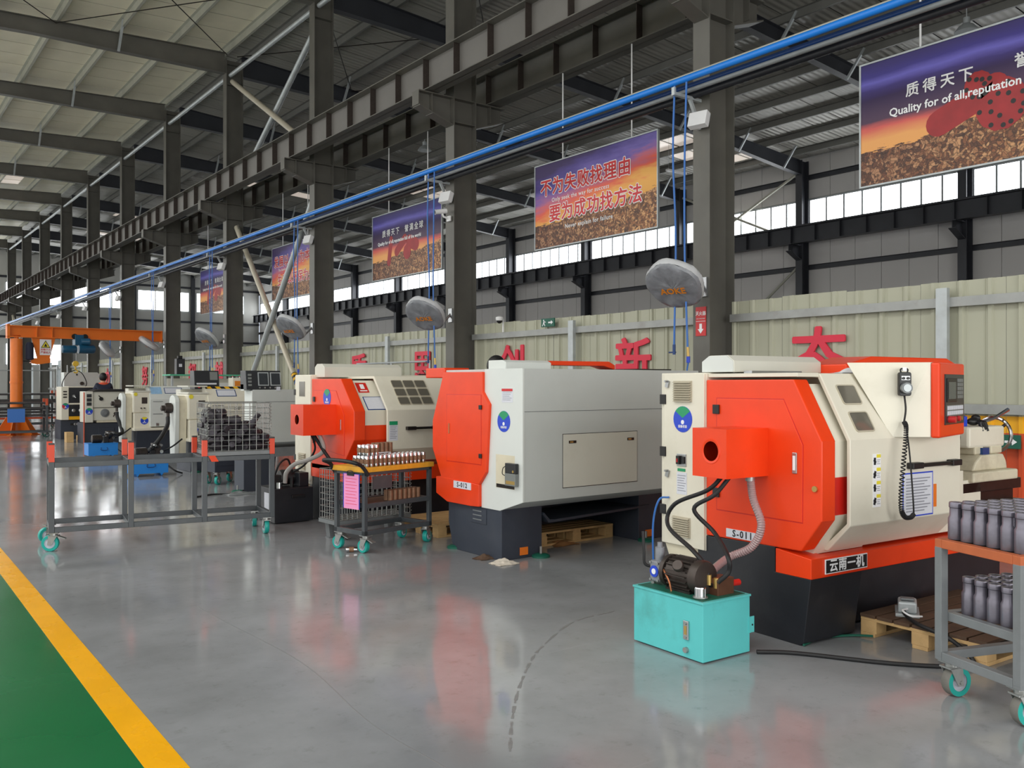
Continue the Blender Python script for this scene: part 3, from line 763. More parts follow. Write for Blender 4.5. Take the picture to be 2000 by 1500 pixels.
for y in [1.74] + GY[:8]:
    if y > 3 or True:
        inst('rail', rm, fence, (0, y + 3, 2.42)); inst('rail', rm, fence, (0, y + 3, 1.29)); inst('post', post, fence, (0, y + 3, 0))

# red cut-out characters along the fence
WCH = [(.667, '态', 'standing above the cream lathe beside the galvanized post'), (1.0, '新', 'left of the nearest column'), (1.316, '创', 'above the grey lathe'), (1.634, '思', 'right of the wire frame'),
       (1.93, '质', 'behind the thin pipe frame'), (2.917, '越', 'beside the fourth column'), (3.195, '超', 'left of the black control screen'), (3.81, '努', 'above the green-topped bench'), (4.44, '力', 'farthest down the fence')]
for k, ch, where in WCH:
    t = text('wall_character', ch, .78, 'char_red', None, (9.455, k * 9.45, 1.86), FX, bold=.016, ext=.012)
    tag(t, 'red cut-out Chinese character on the fence, ' + where, 'lettering')

# exit signs and the fire sign
def exit_sign(loc, rz, label):
    t = thing('exit_sign', label, 'sign', loc, rz)
    MB().box(-.17, .17, -.012, .012, -.07, .07).build('plate', 'green_dark', t, .004)
    b = MB(); b.add([(.02, -.014, -.012), (.09, -.014, -.012), (.09, -.014, -.035), (.14, -.014, 0), (.09, -.014, .035), (.09, -.014, .012), (.02, -.014, .012)], [tuple(range(7))])
    b.build('arrow', 'white_print', t)
    b = MB(); b.sphere((-.10, -.013, .04), .014, 8, 6, (1, .2, 1)); b.obox((-.095, -.014, 0), (.03, .004, .05), (0, .4, 0)); b.obox((-.12, -.014, -.035), (.015, .004, .045), (0, .5, 0)); b.obox((-.075, -.014, -.035), (.015, .004, .045), (0, -.5, 0)); b.obox((-.065, -.014, .015), (.045, .004, .012), (0, .4, 0))
    b.build('running_figure', 'white_print', t)
exit_sign((9.38, 11.35, 2.62), -90, 'small green exit sign with running figure high on the fence')
exit_sign((9.36, 4.12, 1.02), -90, 'green exit sign with pale arrow low on the red fence behind the handwheel')
t = thing('fire_extinguisher_sign', 'red and white fire extinguisher sign with down arrow on the column', 'sign', (8.992, 7.74, 2.42))
MB().box(-.004, .004, -.085, .085, -.19, .19).build('plate', 'red_print', t)
MB().box(-.006, -.004, -.08, .08, -.002, .004).build('divider', 'white_print', t)
text('lettering', '灭火器', .058, 'white_print', t, (-.006, 0, .10), FX, bold=.001)
text('lettering', 'FIRE EXTINGUISHER', .016, 'white_print', t, (-.006, 0, .035), FX)
b = MB(); b.add([(-.006, y_, z_) for (y_, z_) in ((.022, -.03), (-.022, -.03), (-.022, -.1), (-.05, -.1), (0, -.16), (.05, -.1), (.022, -.1))], [tuple(range(7))]); b.build('arrow', 'white_print', t)

# banners under the fence-side crane beam
def uvquad(name, w, h_, m, parent):
    me = bpy.data.meshes.new(name)
    v = [(x, y, z) for x in (0, .02) for (y, z) in ((w, 0), (0, 0), (0, h_), (w, h_))]
    me.from_pydata(v, [], [(0, 1, 2, 3)[::-1], (4, 5, 6, 7), (0, 4, 7, 3), (1, 2, 6, 5), (0, 1, 5, 4), (3, 7, 6, 2)])
    me.materials.append(MATS[m])
    uvl = me.uv_layers.new(name='UVMap')
    for p in me.polygons:
        for li in p.loop_indices:
            c = me.vertices[me.loops[li].vertex_index].co
            uvl.data[li].uv = ((w - c.y) / w, c.z / h_)
    me.update()
    return inst(name, me, parent)
def drill_bits(t, kind):
    """flat print of red drill bits with black buttons"""
    if kind == 1:
        shapes = [((.95, .55), (1.55, .80), .15), ((2.35, .52), (2.75, .75), .16)]
        heads = [((1.62, .60), .27, 16), ((1.38, .86), .15, 9), ((2.42, .60), .2, 11)]
    else:
        shapes = [((.75, .35), (.85, .85), .08), ((1.1, .55), (1.45, .80), .1), ((1.9, .62), (1.65, .72), .14)]
        heads = [((1.55, .5), .16, 0)]
    for (p, q, r) in shapes:
        b = MB()
        d = Vector((q[0] - p[0], q[1] - p[1])); a = math.atan2(d.y, d.x)
        pts = []
        for i in range(9): t_ = a + math.pi / 2 + math.pi * i / 8; pts.append((p[0] + r * math.cos(t_), p[1] + r * math.sin(t_)))
        for i in range(9): t_ = a - math.pi / 2 + math.pi * i / 8; pts.append((q[0] + r * math.cos(t_), q[1] + r * math.sin(t_)))
        b.add([(-.002, 2.93 - u, v) for u, v in pts], [tuple(range(len(pts)))]); b.build('drill_bit_print', 'bit_red', t)
    for (c, r, n) in heads:
        b = MB()
        b.add([(-.003, 2.93 - (c[0] + r * math.cos(i * math.pi / 12)), c[1] + r * (1 + .06 * (i % 2)) * math.sin(i * math.pi / 12)) for i in range(24)], [tuple(range(24))])
        b.build('drill_bit_print', 'bit_red', t)
        for i in range(n):
            k = MB()
            rr_ = r * (.85 if i % 3 else .45); a = i * 2.4
            k.add([(-.004, 2.93 - (c[0] + rr_ * math.cos(a) + .028 * math.cos(j * math.pi / 4)), c[1] + rr_ * math.sin(a) + .028 * math.sin(j * math.pi / 4)) for j in range(8)], [tuple(range(8))]); k.build('button_print', 'black', t)
def banner(yl, kind, label, lines):
    t = thing('hanging_banner', label, 'banner', (9.83, yl * 1.0124 - 2.95, 3.977))
    uvquad('panel', 2.93, 1.45, 'banner_slogan' if kind == 0 else 'banner_quality', t)
    f = MB(); f.box(-.012, .03, -.02, 2.95, -.02, 0); f.box(-.012, .03, -.02, 2.95, 1.45, 1.47); f.box(-.012, .03, -.02, 0, 0, 1.45); f.box(-.012, .03, 2.93, 2.95, 0, 1.45)
    f.build('frame', 'galv', t)
    for y_ in (.55, 2.2): MB().tube([(.01, y_, 1.47), (.01, y_, 2.925)], .012, 6).build('hanging_rod', 'lamp_white', t)
    if kind: drill_bits(t, kind)
    for (s_, size, u, v, m, halo, bold, sp) in lines:
        if halo: text('lettering', s_, size, 'white_print', t, (-.004, 2.93 - u, v), FX, bold=bold + .013, ext=.0005, align='LEFT', space=sp)
        text('lettering', s_, size, m, t, (-.006, 2.93 - u, v), FX, bold=bold, ext=.0005, align='LEFT', space=sp)
def q_lines(size, es, u0, u1, e0):
    return [('质得天下', size, u0, 1.0, 'white_print', False, .003, 1.45), ('誉满全球', size, u1, 1.0, 'white_print', False, .003, 1.45), ('Quality for of all,reputation full of the world', es, e0, .80, 'white_print', False, .0025, 1.0)]
banner(5.91, 1, 'quality banner with red drill bits and white lettering, nearest of the hanging banners', q_lines(.165, .132, .56, 1.75, .36))
banner(12.11, 0, 'sunset banner with two rows of red characters about success and failure', [
    ('不为失败找理由', .31, .14, 1.02, 'red_print', True, .007, 1.08), ('Only seek the way for success', .105, .45, .80, 'white_print', False, .001, 1.1),
    ('要为成功找方法', .31, .38, .55, 'red_print', True, .007, 1.08), ('Never explain for failure', .105, .8, .30, 'white_print', False, .001, 1.1)])
banner(18.04, 2, 'quality banner with red drill bits behind the second column', q_lines(.165, .105, .45, 1.45, .25))
banner(23.93, 0, 'sunset banner with two rows of red characters behind the third column and brace', [('发展以人才为本', .33, .14, 1.02, 'red_print', True, .007, 1.08), ('The development of talents', .1, .45, .80, 'white_print', False, .001, 1.1), ('生产以环保为先', .33, .38, .50, 'red_print', True, .007, 1.08)])
banner(30.13, 2, 'small dark-topped quality banner beside the fourth column, farthest of the hanging banners', q_lines(.165, .105, .45, 1.45, .25))

# pipes along the column row
def pipe(name, x, z, r, m, label):
    tag(MB().tube([(x, 1.5, z), (x, 72.5, z)], r, 12).build(name, m), label, 'pipe')
pipe('air_pipe', 8.62, 5.50, .042, 'blue_pipe', 'bright blue compressed-air pipe running along the columns, foremost of the bundle')
pipe('air_pipe', 8.80, 5.47, .034, 'blue_dark', 'dark blue pipe running behind the bright blue air pipe')
pipe('conduit_pipe', 8.72, 5.38, .030, 'cart_light', 'thin grey conduit pipe under the blue air pipes')
pipe('conduit_pipe', 8.86, 5.36, .050, 'black_paint', 'black conduit pipe at the bottom of the pipe bundle by the columns')
pipe('conduit_pipe', 8.66, 5.565, .016, 'purlin', 'slim pale conduit on top of the blue air pipe')
def bracket():
    t = thing('pipe_bracket', 'x', 'bracket')
    b = MB(); b.box(-.52, 0, -.025, .025, -.01, .03); b.box(-.52, -.49, -.025, .025, -.01, .09); b.build('arm', 'galv', t)
    MB().bar((-.2, 0, 0), (0, 0, -.36), .04, .04).build('strut', 'galv', t)
    return t
def floodlight():
    t = thing('floodlight', 'x', 'floodlight')
    MB().obox((-.1, -.05, 0), (.1, .26, .2), (0, R_(18), R_(12))).build('housing', 'lamp_white', t, .006)
    MB().obox((-.02, .05, -.03), (.06, .07, .12)).build('mount', 'lamp_white', t, .004)
    MB().obox((-.045, -.05, .0), (.03, .22, .16), (0, R_(18), R_(12))).build('heat_sink', 'galv', t)
    return t
br0 = bracket(); fl0 = floodlight()
br0.location = (9.0, GY[0] + .02, 5.30); fl0.location = (8.97, GY[0] - .02, 5.02)
br0['label'] = 'grey pipe bracket on the nearest column'; fl0['label'] = 'white floodlight box on the nearest column under the blue pipe'
for i, y in enumerate(GY[1:9], 1):
    dup(br0, (9.0, y + .02, 5.30), 0, 'grey pipe bracket on the %s column of the row' % ORD[i])
    dup(fl0, (8.97, y - .02, 5.02), 0, 'white floodlight box on the %s column of the row' % ORD[i])
t = thing('security_camera', 'white bullet security camera on the second column below the floodlight', 'camera', (8.98, 13.72, 4.72))
MB().box(-.03, 0, -.06, .06, -.12, -.02).build('mount', 'lamp_white', t, .004)
b = MB(); b.tube([(-.02, 0, -.07), (-.12, .02, -.04), (-.14, .03, .02)], .02, 8); b.build('arm', 'lamp_white', t)
MB().cyl((-.28, .06, .03), (-.06, .01, .07), .045, 12).build('body', 'lamp_white', t)
MB().cyl((-.282, .0605, .0297), (-.27, .057, .0315), .036, 12).build('lens', 'black', t)

# air hoses that drop from the pipe
def hoses(y, i):
    lab = ('the nearest column' if i == 0 else 'the %s column' % ORD[i])
    t = thing('air_hose', 'blue air hose with shut-off cock hanging left of ' + lab, 'hose', (8.60, y + .10, 5.45))
    pts = [(0, 0, 0), (-.01, .02, -.9), (.01, -.01, -2.0), (0, .01, -3.35)]
    MB().tube(curve(pts), .013, 8).build('hose', 'blue_hose', t)
    b = MB(); b.cyl((0, .01, -3.34), (0, .01, -3.47), .02, 8); b.cyl((0, -.02, -3.44), (0, .10, -3.44), .01, 6); b.build('valve', 'blue_dark', t)
    t = thing('air_hose', 'blue air hose with looped tail hanging right of its twin by ' + lab, 'hose', (8.60, y - .10, 5.45))
    pts = [(0, 0, 0), (.01, .04, -1.0), (-.01, .02, -2.2), (0, -.02, -3.4)]
    MB().tube(curve(pts), .013, 8).build('hose', 'blue_hose', t)
    b = MB(); b.cyl((0, -.02, -3.38), (0, -.03, -3.50), .018, 8); b.build('coupling', 'brass', t)
    b = MB(); b.cyl((0, -.03, -3.50), (0, -.03, -3.58), .024, 8); b.build('valve', 'blue_print', t)
    MB().tube(curve([(0, -.03, -3.58), (0, .02, -3.75), (0, .14, -3.78), (0, .2, -3.86)]), .010, 6).build('tail', 'blue_hose', t)
for i in range(0, 6): hoses(GY[i], i)

# shrouded fans on the columns
def fan(loc, n, label, d=.74):
    t = thing('wall_fan', label, 'fan', loc)
    a = Vector(n).normalized(); r = d / 2
    rnd = random.Random(3)
    up = Vector((0, 0, 1)); u = (up - a * up.dot(a)).normalized(); w = a.cross(u)
    vs_ = []; fs_ = []; N_ = 40
    prof = [(.02, .05), (.3, .05), (.55, .045), (.8, .04), (.93, .03), (1.0, .0)]
    for (pr_, h_) in prof:
        for k in range(N_):
            t_ = 2 * math.pi * k / N_
            wob = 1 + .02 * math.sin(5 * t_ + 1) + .012 * rnd.uniform(-1, 1)
            q = (u * math.cos(t_) + w * math.sin(t_)) * (r * pr_ * wob) + a * (h_ + rnd.uniform(-.008, .008))
            vs_.append(tuple(q))
    for i in range(len(prof) - 1):
        for k in range(N_): fs_.append((i * N_ + k, i * N_ + (k + 1) % N_, (i + 1) * N_ + (k + 1) % N_, (i + 1) * N_ + k))
    fs_.append(tuple(range(N_)))
    m = MB(); m.add(vs_, fs_, True); m.build('cover_front', 'cover_dark', t)
    m = MB(); vs2 = []; fs2 = []
    prof2 = [(1.0, .0), (1.03, -.05), (1.0, -.10), (.85, -.14), (.3, -.16)]
    for (pr_, h_) in prof2:
        for k in range(N_):
            t_ = 2 * math.pi * k / N_
            q = (u * math.cos(t_) + w * math.sin(t_)) * (r * pr_ * (1 + .02 * math.sin(5 * t_ + 1) + .012 * rnd.uniform(-1, 1))) + a * h_
            vs2.append(tuple(q))
    for i in range(len(prof2) - 1):
        for k in range(N_): fs2.append((i * N_ + k, i * N_ + (k + 1) % N_, (i + 1) * N_ + (k + 1) % N_, (i + 1) * N_ + k))
    fs2.append(tuple((len(prof2) - 1) * N_ + k for k in range(N_)))
    m.add([], []); m = MB(); m.add(vs2, fs2, True); m.build('cover_rim', 'cover_light', t)
    dx = 9.0 - loc[0]; dy = 0.0
    m = MB(); m.tube([tuple(a * -.15), (dx * .6, 0, -.02 + -a.z * -.2), (dx - .01, 0, .05)], .025, 8); m.box(dx - .03, dx, -.06, .06, -.1, .15); m.build('wall_arm', 'steel', t)
    M = Matrix((( -w.x, u.x, a.x), (-w.y, u.y, a.y), (-w.z, u.z, a.z)))
    tx = text('lettering', 'AOKE', .13, 'orange_text', t, tuple(a * .072 + u * -.03), M.to_euler(), bold=.003, ext=.0015)
    return t
for i, (x, dy, z, n) in enumerate([(8.42, -.05, 2.84, (-.65, -.2, -.73)), (8.42, -.05, 2.84, (-.62, -.3, -.73)), (8.42, -.05, 2.90, (-.65, -.2, -.73)), (8.45, -.0, 2.9, (-.65, -.15, -.73)), (8.45, 0, 2.95, (-.5, .3, -.8)), (8.45, 0, 2.95, (-.6, .5, -.6))]):
    fan((x, GY[i] + dy, z), n, 'fan shrouded in grey plastic on ' + ('the nearest column' if i == 0 else 'the %s column of the row' % ORD[i]))

# pendant lamps and a tube light under the right bay roof
def bell(loc, label):
    t = thing('bell_lamp', label, 'lamp', loc)
    MB().lathe([(.24, 0), (.23, .03), (.15, .13), (.07, .18), (.07, .3), (.02, .32)], n=20).build('hood', 'galv', t)
    MB().lathe([(.2, .012), (.2, .02)], n=20).build('diffuser', 'lamp_white', t)
    MB().tube([(0, 0, .3), (0, 0, roof_z(loc[0]) - loc[2] - .01)], .012, 6).build('stem', 'galv', t)
bell((19, 9.1, 9.05), 'bell-shaped pendant lamp at the upper right above the nearest banner')
bell((16, 26, 9.6), 'bell-shaped pendant lamp above the banner behind the second column')
t = thing('tube_light', 'white tube light strip hung between the roof rafters', 'lamp', (24, 21.8, 9.2))
MB().box(-.5, .5, -.06, .06, 0, .07).build('housing', 'lamp_white', t, .004)
for x in (-.4, .4): MB().tube([(x, 0, .07), (x, 0, roof_z(24 + x) - 9.2)], .006, 5).build('hanger', 'galv', t)

t = thing('dome_camera', 'small white dome camera on a bracket at the fence top behind the second column', 'camera', (9.36, 12.6, 2.52))
MB().tube([(.02, 0, 0), (.02, 0, .22), (-.06, 0, .26)], .016, 8).build('bracket', 'lamp_white', t)
MB().lathe([(.06, 0), (.07, .02), (.07, .06), (.03, .08)], (-.06, 0, .2), n=16).build('housing', 'lamp_white', t)
MB().sphere((-.06, 0, .2), .052, 12, 8).build('dome', 'black', t)
# ================================================================= MACHINES
def sticker(parent, x, y, z, r=.085, top='green_print', face='x', extra=None):
    """round status sticker: blue disc, coloured wedge on top, white print"""
    T_ = Matrix.Translation((x, y, z)) @ (Matrix.Identity(4) if face == 'x' else Matrix.Rotation(R_(90), 4, 'Z'))
    m = MB().xf(T_); m.lathe([(r, 0), (r, .003)], (0, 0, 0), (-1, 0, 0), 28); d = m.build('status_sticker', 'blue_print', parent)
    m = MB().xf(T_)
    pts = [(-.0036, 0, .1 * r)] + [(-.0036, -r * .99 * math.cos(a), r * .99 * math.sin(a)) for a in [R_(38 + i * 104 / 10) for i in range(11)]]
    m.add(pts, [tuple(range(len(pts)))]); m.build('wedge', top, d)
    if extra:
        m = MB().xf(T_); pts = [(-.0036, 0, .0)] + [(-.0036, -r * .99 * math.cos(a), r * .99 * math.sin(a)) for a in [R_(150 + i * 110 / 10) for i in range(11)]]
        m.add(pts, [tuple(range(len(pts)))]); m.build('wedge', extra, d)
    m = MB().xf(T_); m.lathe([(r * .17, .0032), (r * .17, .0042)], (0, 0, -.22 * r), (-1, 0, 0), 12); m.build('emblem', 'white_print', d)
    rot = FX if face == 'x' else FY
    off = (lambda a, c: (x - .0042, y, z + c)) if face == 'x' else (lambda a, c: (x, y - .0042, z + c))
    text('lettering', '设备状态', r * .24, 'white_print', d, off(0, -.56 * r), rot, bold=.0006, ext=.0002)
    return d
def louvre(parent, x, y0, y1, z0, z1, n, m='beige_vent'):
    f = MB(); f.box(x - .006, x, y0, y1, z0, z1); v = f.build('vent', m, parent)
    st = (z1 - z0) / n
    for i in range(n):
        z = z0 + st * (i + .5)
        s_ = MB(); s_.prism([(x - .006, z - st * .3), (x - .022, z - st * .42), (x - .022, z - st * .2), (x - .006, z + st * .3)], 'y', y0 + .008, y1 - .008)
        s_.build('slat', m, v)
def hinge(parent, x, y, z, w=.05, h=.07, face='x'):
    if face == 'x': MB().box(x - .014, x, y - w / 2, y + w / 2, z - h / 2, z + h / 2).build('hinge', 'black', parent, .003)
    else: MB().box(x - w / 2, x + w / 2, y - .014, y, z - h / 2, z + h / 2).build('hinge', 'black', parent, .003)
def sheet_of_text(parent, name, c, w, h, rows, face='x', border=None, m='paper', head=None):
    """a printed sheet on a machine: paper, border, rows of grey print"""
    x, y, z = c
    def bx(a0, a1, b0, b1, t):
        q = MB()
        if face == 'x': q.box(x - t, x, y - a1, y - a0, z + b0, z + b1)
        else: q.box(x + a0, x + a1, y - t, y, z + b0, z + b1)
        return q
    p = bx(-w / 2, w / 2, -h / 2, h / 2, .002).build(name, border or m, parent)
    if border: bx(-w / 2 + .009, w / 2 - .009, -h / 2 + .009, h / 2 - .009, .003).build('page', m, p)
    if head: bx(-w / 2 + .002, w / 2 - .002, h / 2 - h * .2, h / 2 - .002, .0036).build('heading', head, p)
    for i in range(rows):
        b0 = h * (.5 - (.14 if not head else .26)) - i * h * ((.8 if not head else .7) / rows)
        q = bx(-w * .4, w * (.4 - .1 * ((i * 7) % 3)), b0 - h * .012, b0 + h * .012, .004); q.build('print_line', 'ink_grey', p)
    return p
def caster(parent, x, y, z_top, r=.075, rz=0.0, name='caster', brake=False, wheel='wheel_teal', mirror=1, tread=None, hw=.022):
    """swivel caster: plate, fork, tyre, tread, hub"""
    T_ = Matrix.Translation((x, y, 0)) @ Matrix.Rotation(R_(rz), 4, 'Z')
    m = MB().xf(T_); m.box(-.05, .05, -.04, .04, z_top - .008, z_top); m.cyl((0, 0, z_top - .03), (0, 0, z_top - .008), .035, 12)
    o = .03 * mirror
    for s_ in (-1, 1):
        m.prism([(-.04, z_top - .03), (.04, z_top - .03), (o + .018, r - .018), (o - .018, r - .018)], 'y', s_ * .032 - .003, s_ * .032 + .003)
    m.box(-.045, .045, -.035, .035, z_top - .036, z_top - .028)
    c = m.build(name, 'zinc', parent)
    m = MB().xf(T_); m.lathe([(r * .62, -hw), (r * .96, -hw), (r, -hw + .006), (r, hw - .006), (r * .96, hw), (r * .62, hw)], (o, 0, r), (0, 1, 0), 28, mats=[0, 1, 1, 1, 0], caps=False); m.build('tyre', [wheel, tread or wheel], c)
    m = MB().xf(T_); m.lathe([(.01, -.026), (.022, -.026), (.026, -.016), (r * .55, -.012), (r * .63, -.023), (r * .63, .023), (r * .55, .012), (.026, .016), (.022, .026), (.01, .026)], (o, 0, r), (0, 1, 0), 24); m.build('wheel_hub', 'hub_grey', c)
    m = MB().xf(T_); m.lathe([(.010, -.04), (.010, .04)], (o, 0, r), (0, 1, 0), 8); m.build('axle', 'zinc', c)
    if brake:
        m = MB().xf(T_); m.obox((-.075 * mirror, 0, z_top - .05), (.07, .05, .008), (0, R_(-20) * mirror, 0)); m.build('brake_pedal', 'zinc', c)
    return c
def levelling_foot(parent, x, y):
    m = MB(); m.lathe([(.085, 0), (.085, .018), (.06, .03), (.02, .034)], (x, y, 0), n=20); f = m.build('levelling_foot', 'green_dark', parent)
    MB().cyl((x, y, .03), (x, y, .1), .012, 8).build('screw', 'zinc', f)
def rounded(w, h, r, n=4, skew=0.0):
    pts = []
    for (cx, cy, a0) in ((w / 2 - r, h / 2 - r, 0), (-w / 2 + r, h / 2 - r, 90), (-w / 2 + r, -h / 2 + r, 180), (w / 2 - r, -h / 2 + r, 270)):
        for i in range(n + 1):
            a = R_(a0 + 90 * i / n); px = cx + r * math.cos(a); py = cy + r * math.sin(a)
            pts.append((px, py))
    return pts
def slope_window(parent, cx, p0, p1, t, w, h, r=.015):
    """rounded pane set on the sloped guard face that runs from p0 to p1 in (y,z); t is the position along it"""
    d = Vector((0, p1[0] - p0[0], p1[1] - p0[1])).normalized(); n = Vector((1, 0, 0)).cross(d)
    if n.y > 0: n = -n
    c = Vector((cx, p0[0], p0[1])) + d * t
    ring = rounded(w, h, r)
    m = MB(); k = len(ring)
    v = [tuple(c + Vector((1, 0, 0)) * a + d * b + n * .003) for a, b in ring] + [tuple(c + Vector((1, 0, 0)) * a + d * b - n * .004) for a, b in ring]
    m.add(v, [tuple(range(k)), tuple(range(k, 2 * k))[::-1]] + [(i, (i + 1) % k, k + (i + 1) % k, k + i) for i in range(k)])
    wn_ = m.build('guard_window', 'window_dark', parent)
    ring2 = rounded(w + .016, h + .016, r + .006)
    m = MB(); v = []
    for rg, o in ((ring, .003), (ring, .006), (ring2, .006), (ring2, -.004)): v += [tuple(c + Vector((1, 0, 0)) * a + d * b + n * o) for a, b in rg]
    f = []
    for j in range(3): f += [(j * k + i, j * k + (i + 1) % k, (j + 1) * k + (i + 1) % k, (j + 1) * k + i) for i in range(k)]
    m.add(v, f); m.build('window_seal', 'beige_vent', wn_)

# ---------------------------------------------------------------- lathe S-011, front right
m1 = thing('cnc_lathe', 'orange and cream CNC lathe with plate S-011, control pendant and sliding guard, at front right', 'lathe', (4.667, 3.159, 0), -4.05)
b = MB(); b.prism([(.005, .418), (.06, .02), (.09, 0), (.95, 0), (.95, .56), (.278, .578), (.278, .418)], 'x', 0.004, .5); b.build('pedestal', 'black_paint', m1, .004)
b = MB(); b.box(.5, 2.5, .20, .85, .02, .418); b.build('base', 'black_paint', m1, .004)
b = MB(); b.prism([(0, .418), (0, .541), (.27, .57), (.27, .418)], 'x', 0, .16); b.box(.16, 2.5, 0, .9, .418, .541); b.build('base_band', 'red', m1, .004)
np_ = MB().box(.126, .539, -.006, 0, .437, .527).build('maker_plate', 'white_print', m1)
MB().box(.132, .533, -.008, -.006, .443, .521).build('plate_ground', 'black', np_)
text('lettering', '云南一机', .082, 'white_print', np_, (.333, -.0085, .481), FY, bold=.0018, ext=.0004, space=1.12)
PROF = [(.866, 1.628), (.131, 1.628), (-.075, 1.257), (-.075, .779), (.077, .578), (.866, .567)]
b = MB(); b.prism(PROF, 'x', 0, .13); ep = b.build('end_panel', 'red', m1, .008)
b = MB(); b.prism([(.765, 1.502), (.207, 1.502), (.062, 1.228), (.066, .755), (.765, .755)], 'x', -.004, .002); dr = b.build('end_door', 'red', m1, .003)
b = MB(); b.prism([(.771, 1.508), (.205, 1.508), (.056, 1.230), (.060, .749), (.771, .749)], 'x', -.0012, .001); b.build('door_gap', 'red_dark', m1)
for z in (1.43, .87): hinge(dr, -.004, .765, z, .055, .062)
b = MB(); b.box(-.012, -.004, .10, .135, 1.05, 1.18); h_ = b.build('door_handle', 'steel', dr, .004)
b = MB(); b.box(-.016, -.012, .108, .127, 1.07, 1.16); b.build('grip', 'white_print', h_, .003)
MB().cyl((-.012, -.03, .97), (0, -.03, .97), .018, 14).build('knob', 'brass', ep)
pl = MB().box(-.006, 0, .394, .679, .585, .64).build('number_plate', 'paper', m1)
text('lettering', 'S-011', .062, 'ink', pl, (-.007, .537, .612), FX, bold=.0015, ext=.0004, space=1.25)
# electrical cabinet at the back
b = MB(); b.box(.0, 1.9, .868, 1.31, .455, 1.678); cab = b.build('electrical_cabinet', 'cream', m1, .006)
b = MB(); b.box(-.016, 0, .872, 1.268, .46, 1.672); cdr = b.build('cabinet_door', 'cream', m1, .004)
b = MB(); b.prism([(.9, .455), (1.28, .455), (1.2, .28), (.9, .25)], 'x', .01, .5); b.build('cabinet_foot', 'cream_dirty', m1)
for z in (1.49, 1.115, .70): hinge(cdr, -.010, 1.275, z, .06, .07)
louvre(m1, -.016, .985, 1.165, 1.475, 1.622, 9); louvre(m1, -.016, 1.0, 1.175, .525, .665, 9)
sticker(m1, -.016, 1.075, 1.352, .092)
sw = MB().box(-.022, -.016, 1.04, 1.132, 1.02, 1.108).build('switch_plate', 'steel', m1, .002)
MB().box(-.045, -.022, 1.085, 1.118, 1.035, 1.095).build('breaker', 'black', sw, .003); MB().box(-.032, -.022, 1.048, 1.066, 1.04, 1.09).build('lever', 'black', sw, .002); MB().box(-.048, -.044, 1.098, 1.107, 1.05, 1.075).build('marker', 'red_print', sw)
sheet_of_text(m1, 'rating_plate', (-.016, 1.085, .90), .10, .155, 7, 'x', None, 'paper')
MB().box(-.02, -.016, 1.05, 1.125, .985, 1.005).build('green_tag', 'green_print', m1)
for z in (1.6, .96):
    b = MB(); b.obox((-.022, 1.225, z), (.014, .03, .05), (.3, 0, 0)); b.cyl((-.05, 1.225, z + .02), (-.016, 1.225, z + .02), .008, 8); b.build('latch', 'steel', cdr)
MB().tube(curve([(-.02, 1.21, .79), (-.08, 1.25, .77), (-.09, 1.30, .6), (-.06, 1.33, .3), (-.04, 1.33, .05)]), .007, 6).build('cable', 'blue_hose', m1)
# hydraulic chuck guard box
hx0, hx1, hy0, hy1, hz0, hz1 = -.38, -.004, .326, .613, 1.018, 1.322
b = MB(); b.holed(hy0, hy1, hz0, hz1, .455, 1.182, .062, hx0)
b.add([(hx0, hy0, hz0), (hx0, hy1, hz0), (hx0, hy1, hz1), (hx0, hy0, hz1), (hx1, hy0, hz0), (hx1, hy1, hz0), (hx1, hy1, hz1), (hx1, hy0, hz1)], [(0, 4, 7, 3), (1, 2, 6, 5), (3, 7, 6, 2), (0, 1, 5, 4)])
gb = b.build('chuck_guard', 'red', m1)
b = MB()
b.lathe([(.062, .0), (.070, .004), (.078, .004), (.082, -.002)], (hx0 + .001, .455, 1.182), (-1, 0, 0), 28, caps=False); b.build('port_rim', 'red', gb)
MB().box(-.25, -.02, .40, .5, 1.12, 1.24).build('actuator', 'red_dark', gb); MB().cyl((-.3, .42, 1.15), (-.05, .42, 1.15), .02, 10).build('rod', 'steel', gb)
# fixed panel between end panel and sliding guard
INN = [(.866, 1.60), (.15, 1.60), (-.045, 1.25), (-.045, 1.03), (.866, 1.03)]
b = MB(); b.prism(INN, 'x', .13, .60); b.build('fixed_panel', 'cream', m1)
b = MB(); b.prism([(.866, 1.03), (-.045, 1.03), (-.045, .79), (.05, .62), (.866, .62)], 'x', .13, .6); b.build('fixed_panel', 'red_dark', m1)
b = MB(); b.prism([(-.045, .80), (-.055, .80), (.09, .545), (.3, .545), (.3, .62), (.07, .62)], 'x', .131, .62); b.build('drip_tray', 'cream', m1)
# sliding guard
G0, G1 = (.115, 1.668), (-.108, 1.258)
GP = [(.866, 1.668), G0, G1, (-.108, .735), (.055, .562), (.25, .562), (.25, .60), (.07, .60), (-.082, .748), (-.082, 1.25), (.13, 1.64), (.866, 1.64)]
b = MB(); b.prism(GP, 'x', .225, 1.42); gd = b.build('sliding_guard', 'cream', m1, .006)
b = MB(); b.prism([(.866, 1.67), (.12, 1.67), (.12, 1.645), (.866, 1.645)], 'x', .02, .225); b.build('top_strip', 'cream', m1, .003)
L_ = (Vector(G1) - Vector(G0)).length
slope_window(gd, .415, G0, G1, .155, .175, .125); slope_window(gd, .415, G0, G1, .345, .175, .125)
def bar_handle(parent, x0, x1, y, z, m='black'):
    b = MB(); b.box(x0, x0 + .12, y - .05, y, z - .02, z + .02); h = b.build('bar_handle', m, parent, .006)
    MB().box(x1 - .11, x1, y - .05, y, z - .02, z + .02).build('bar_end', m, h, .006)
    MB().cyl((x0 + .1, y - .035, z), (x1 - .1, y - .035, z), .014, 10).build('grip', 'dark_metal', h)
bar_handle(gd, .80, 1.36, -.108, 1.075)
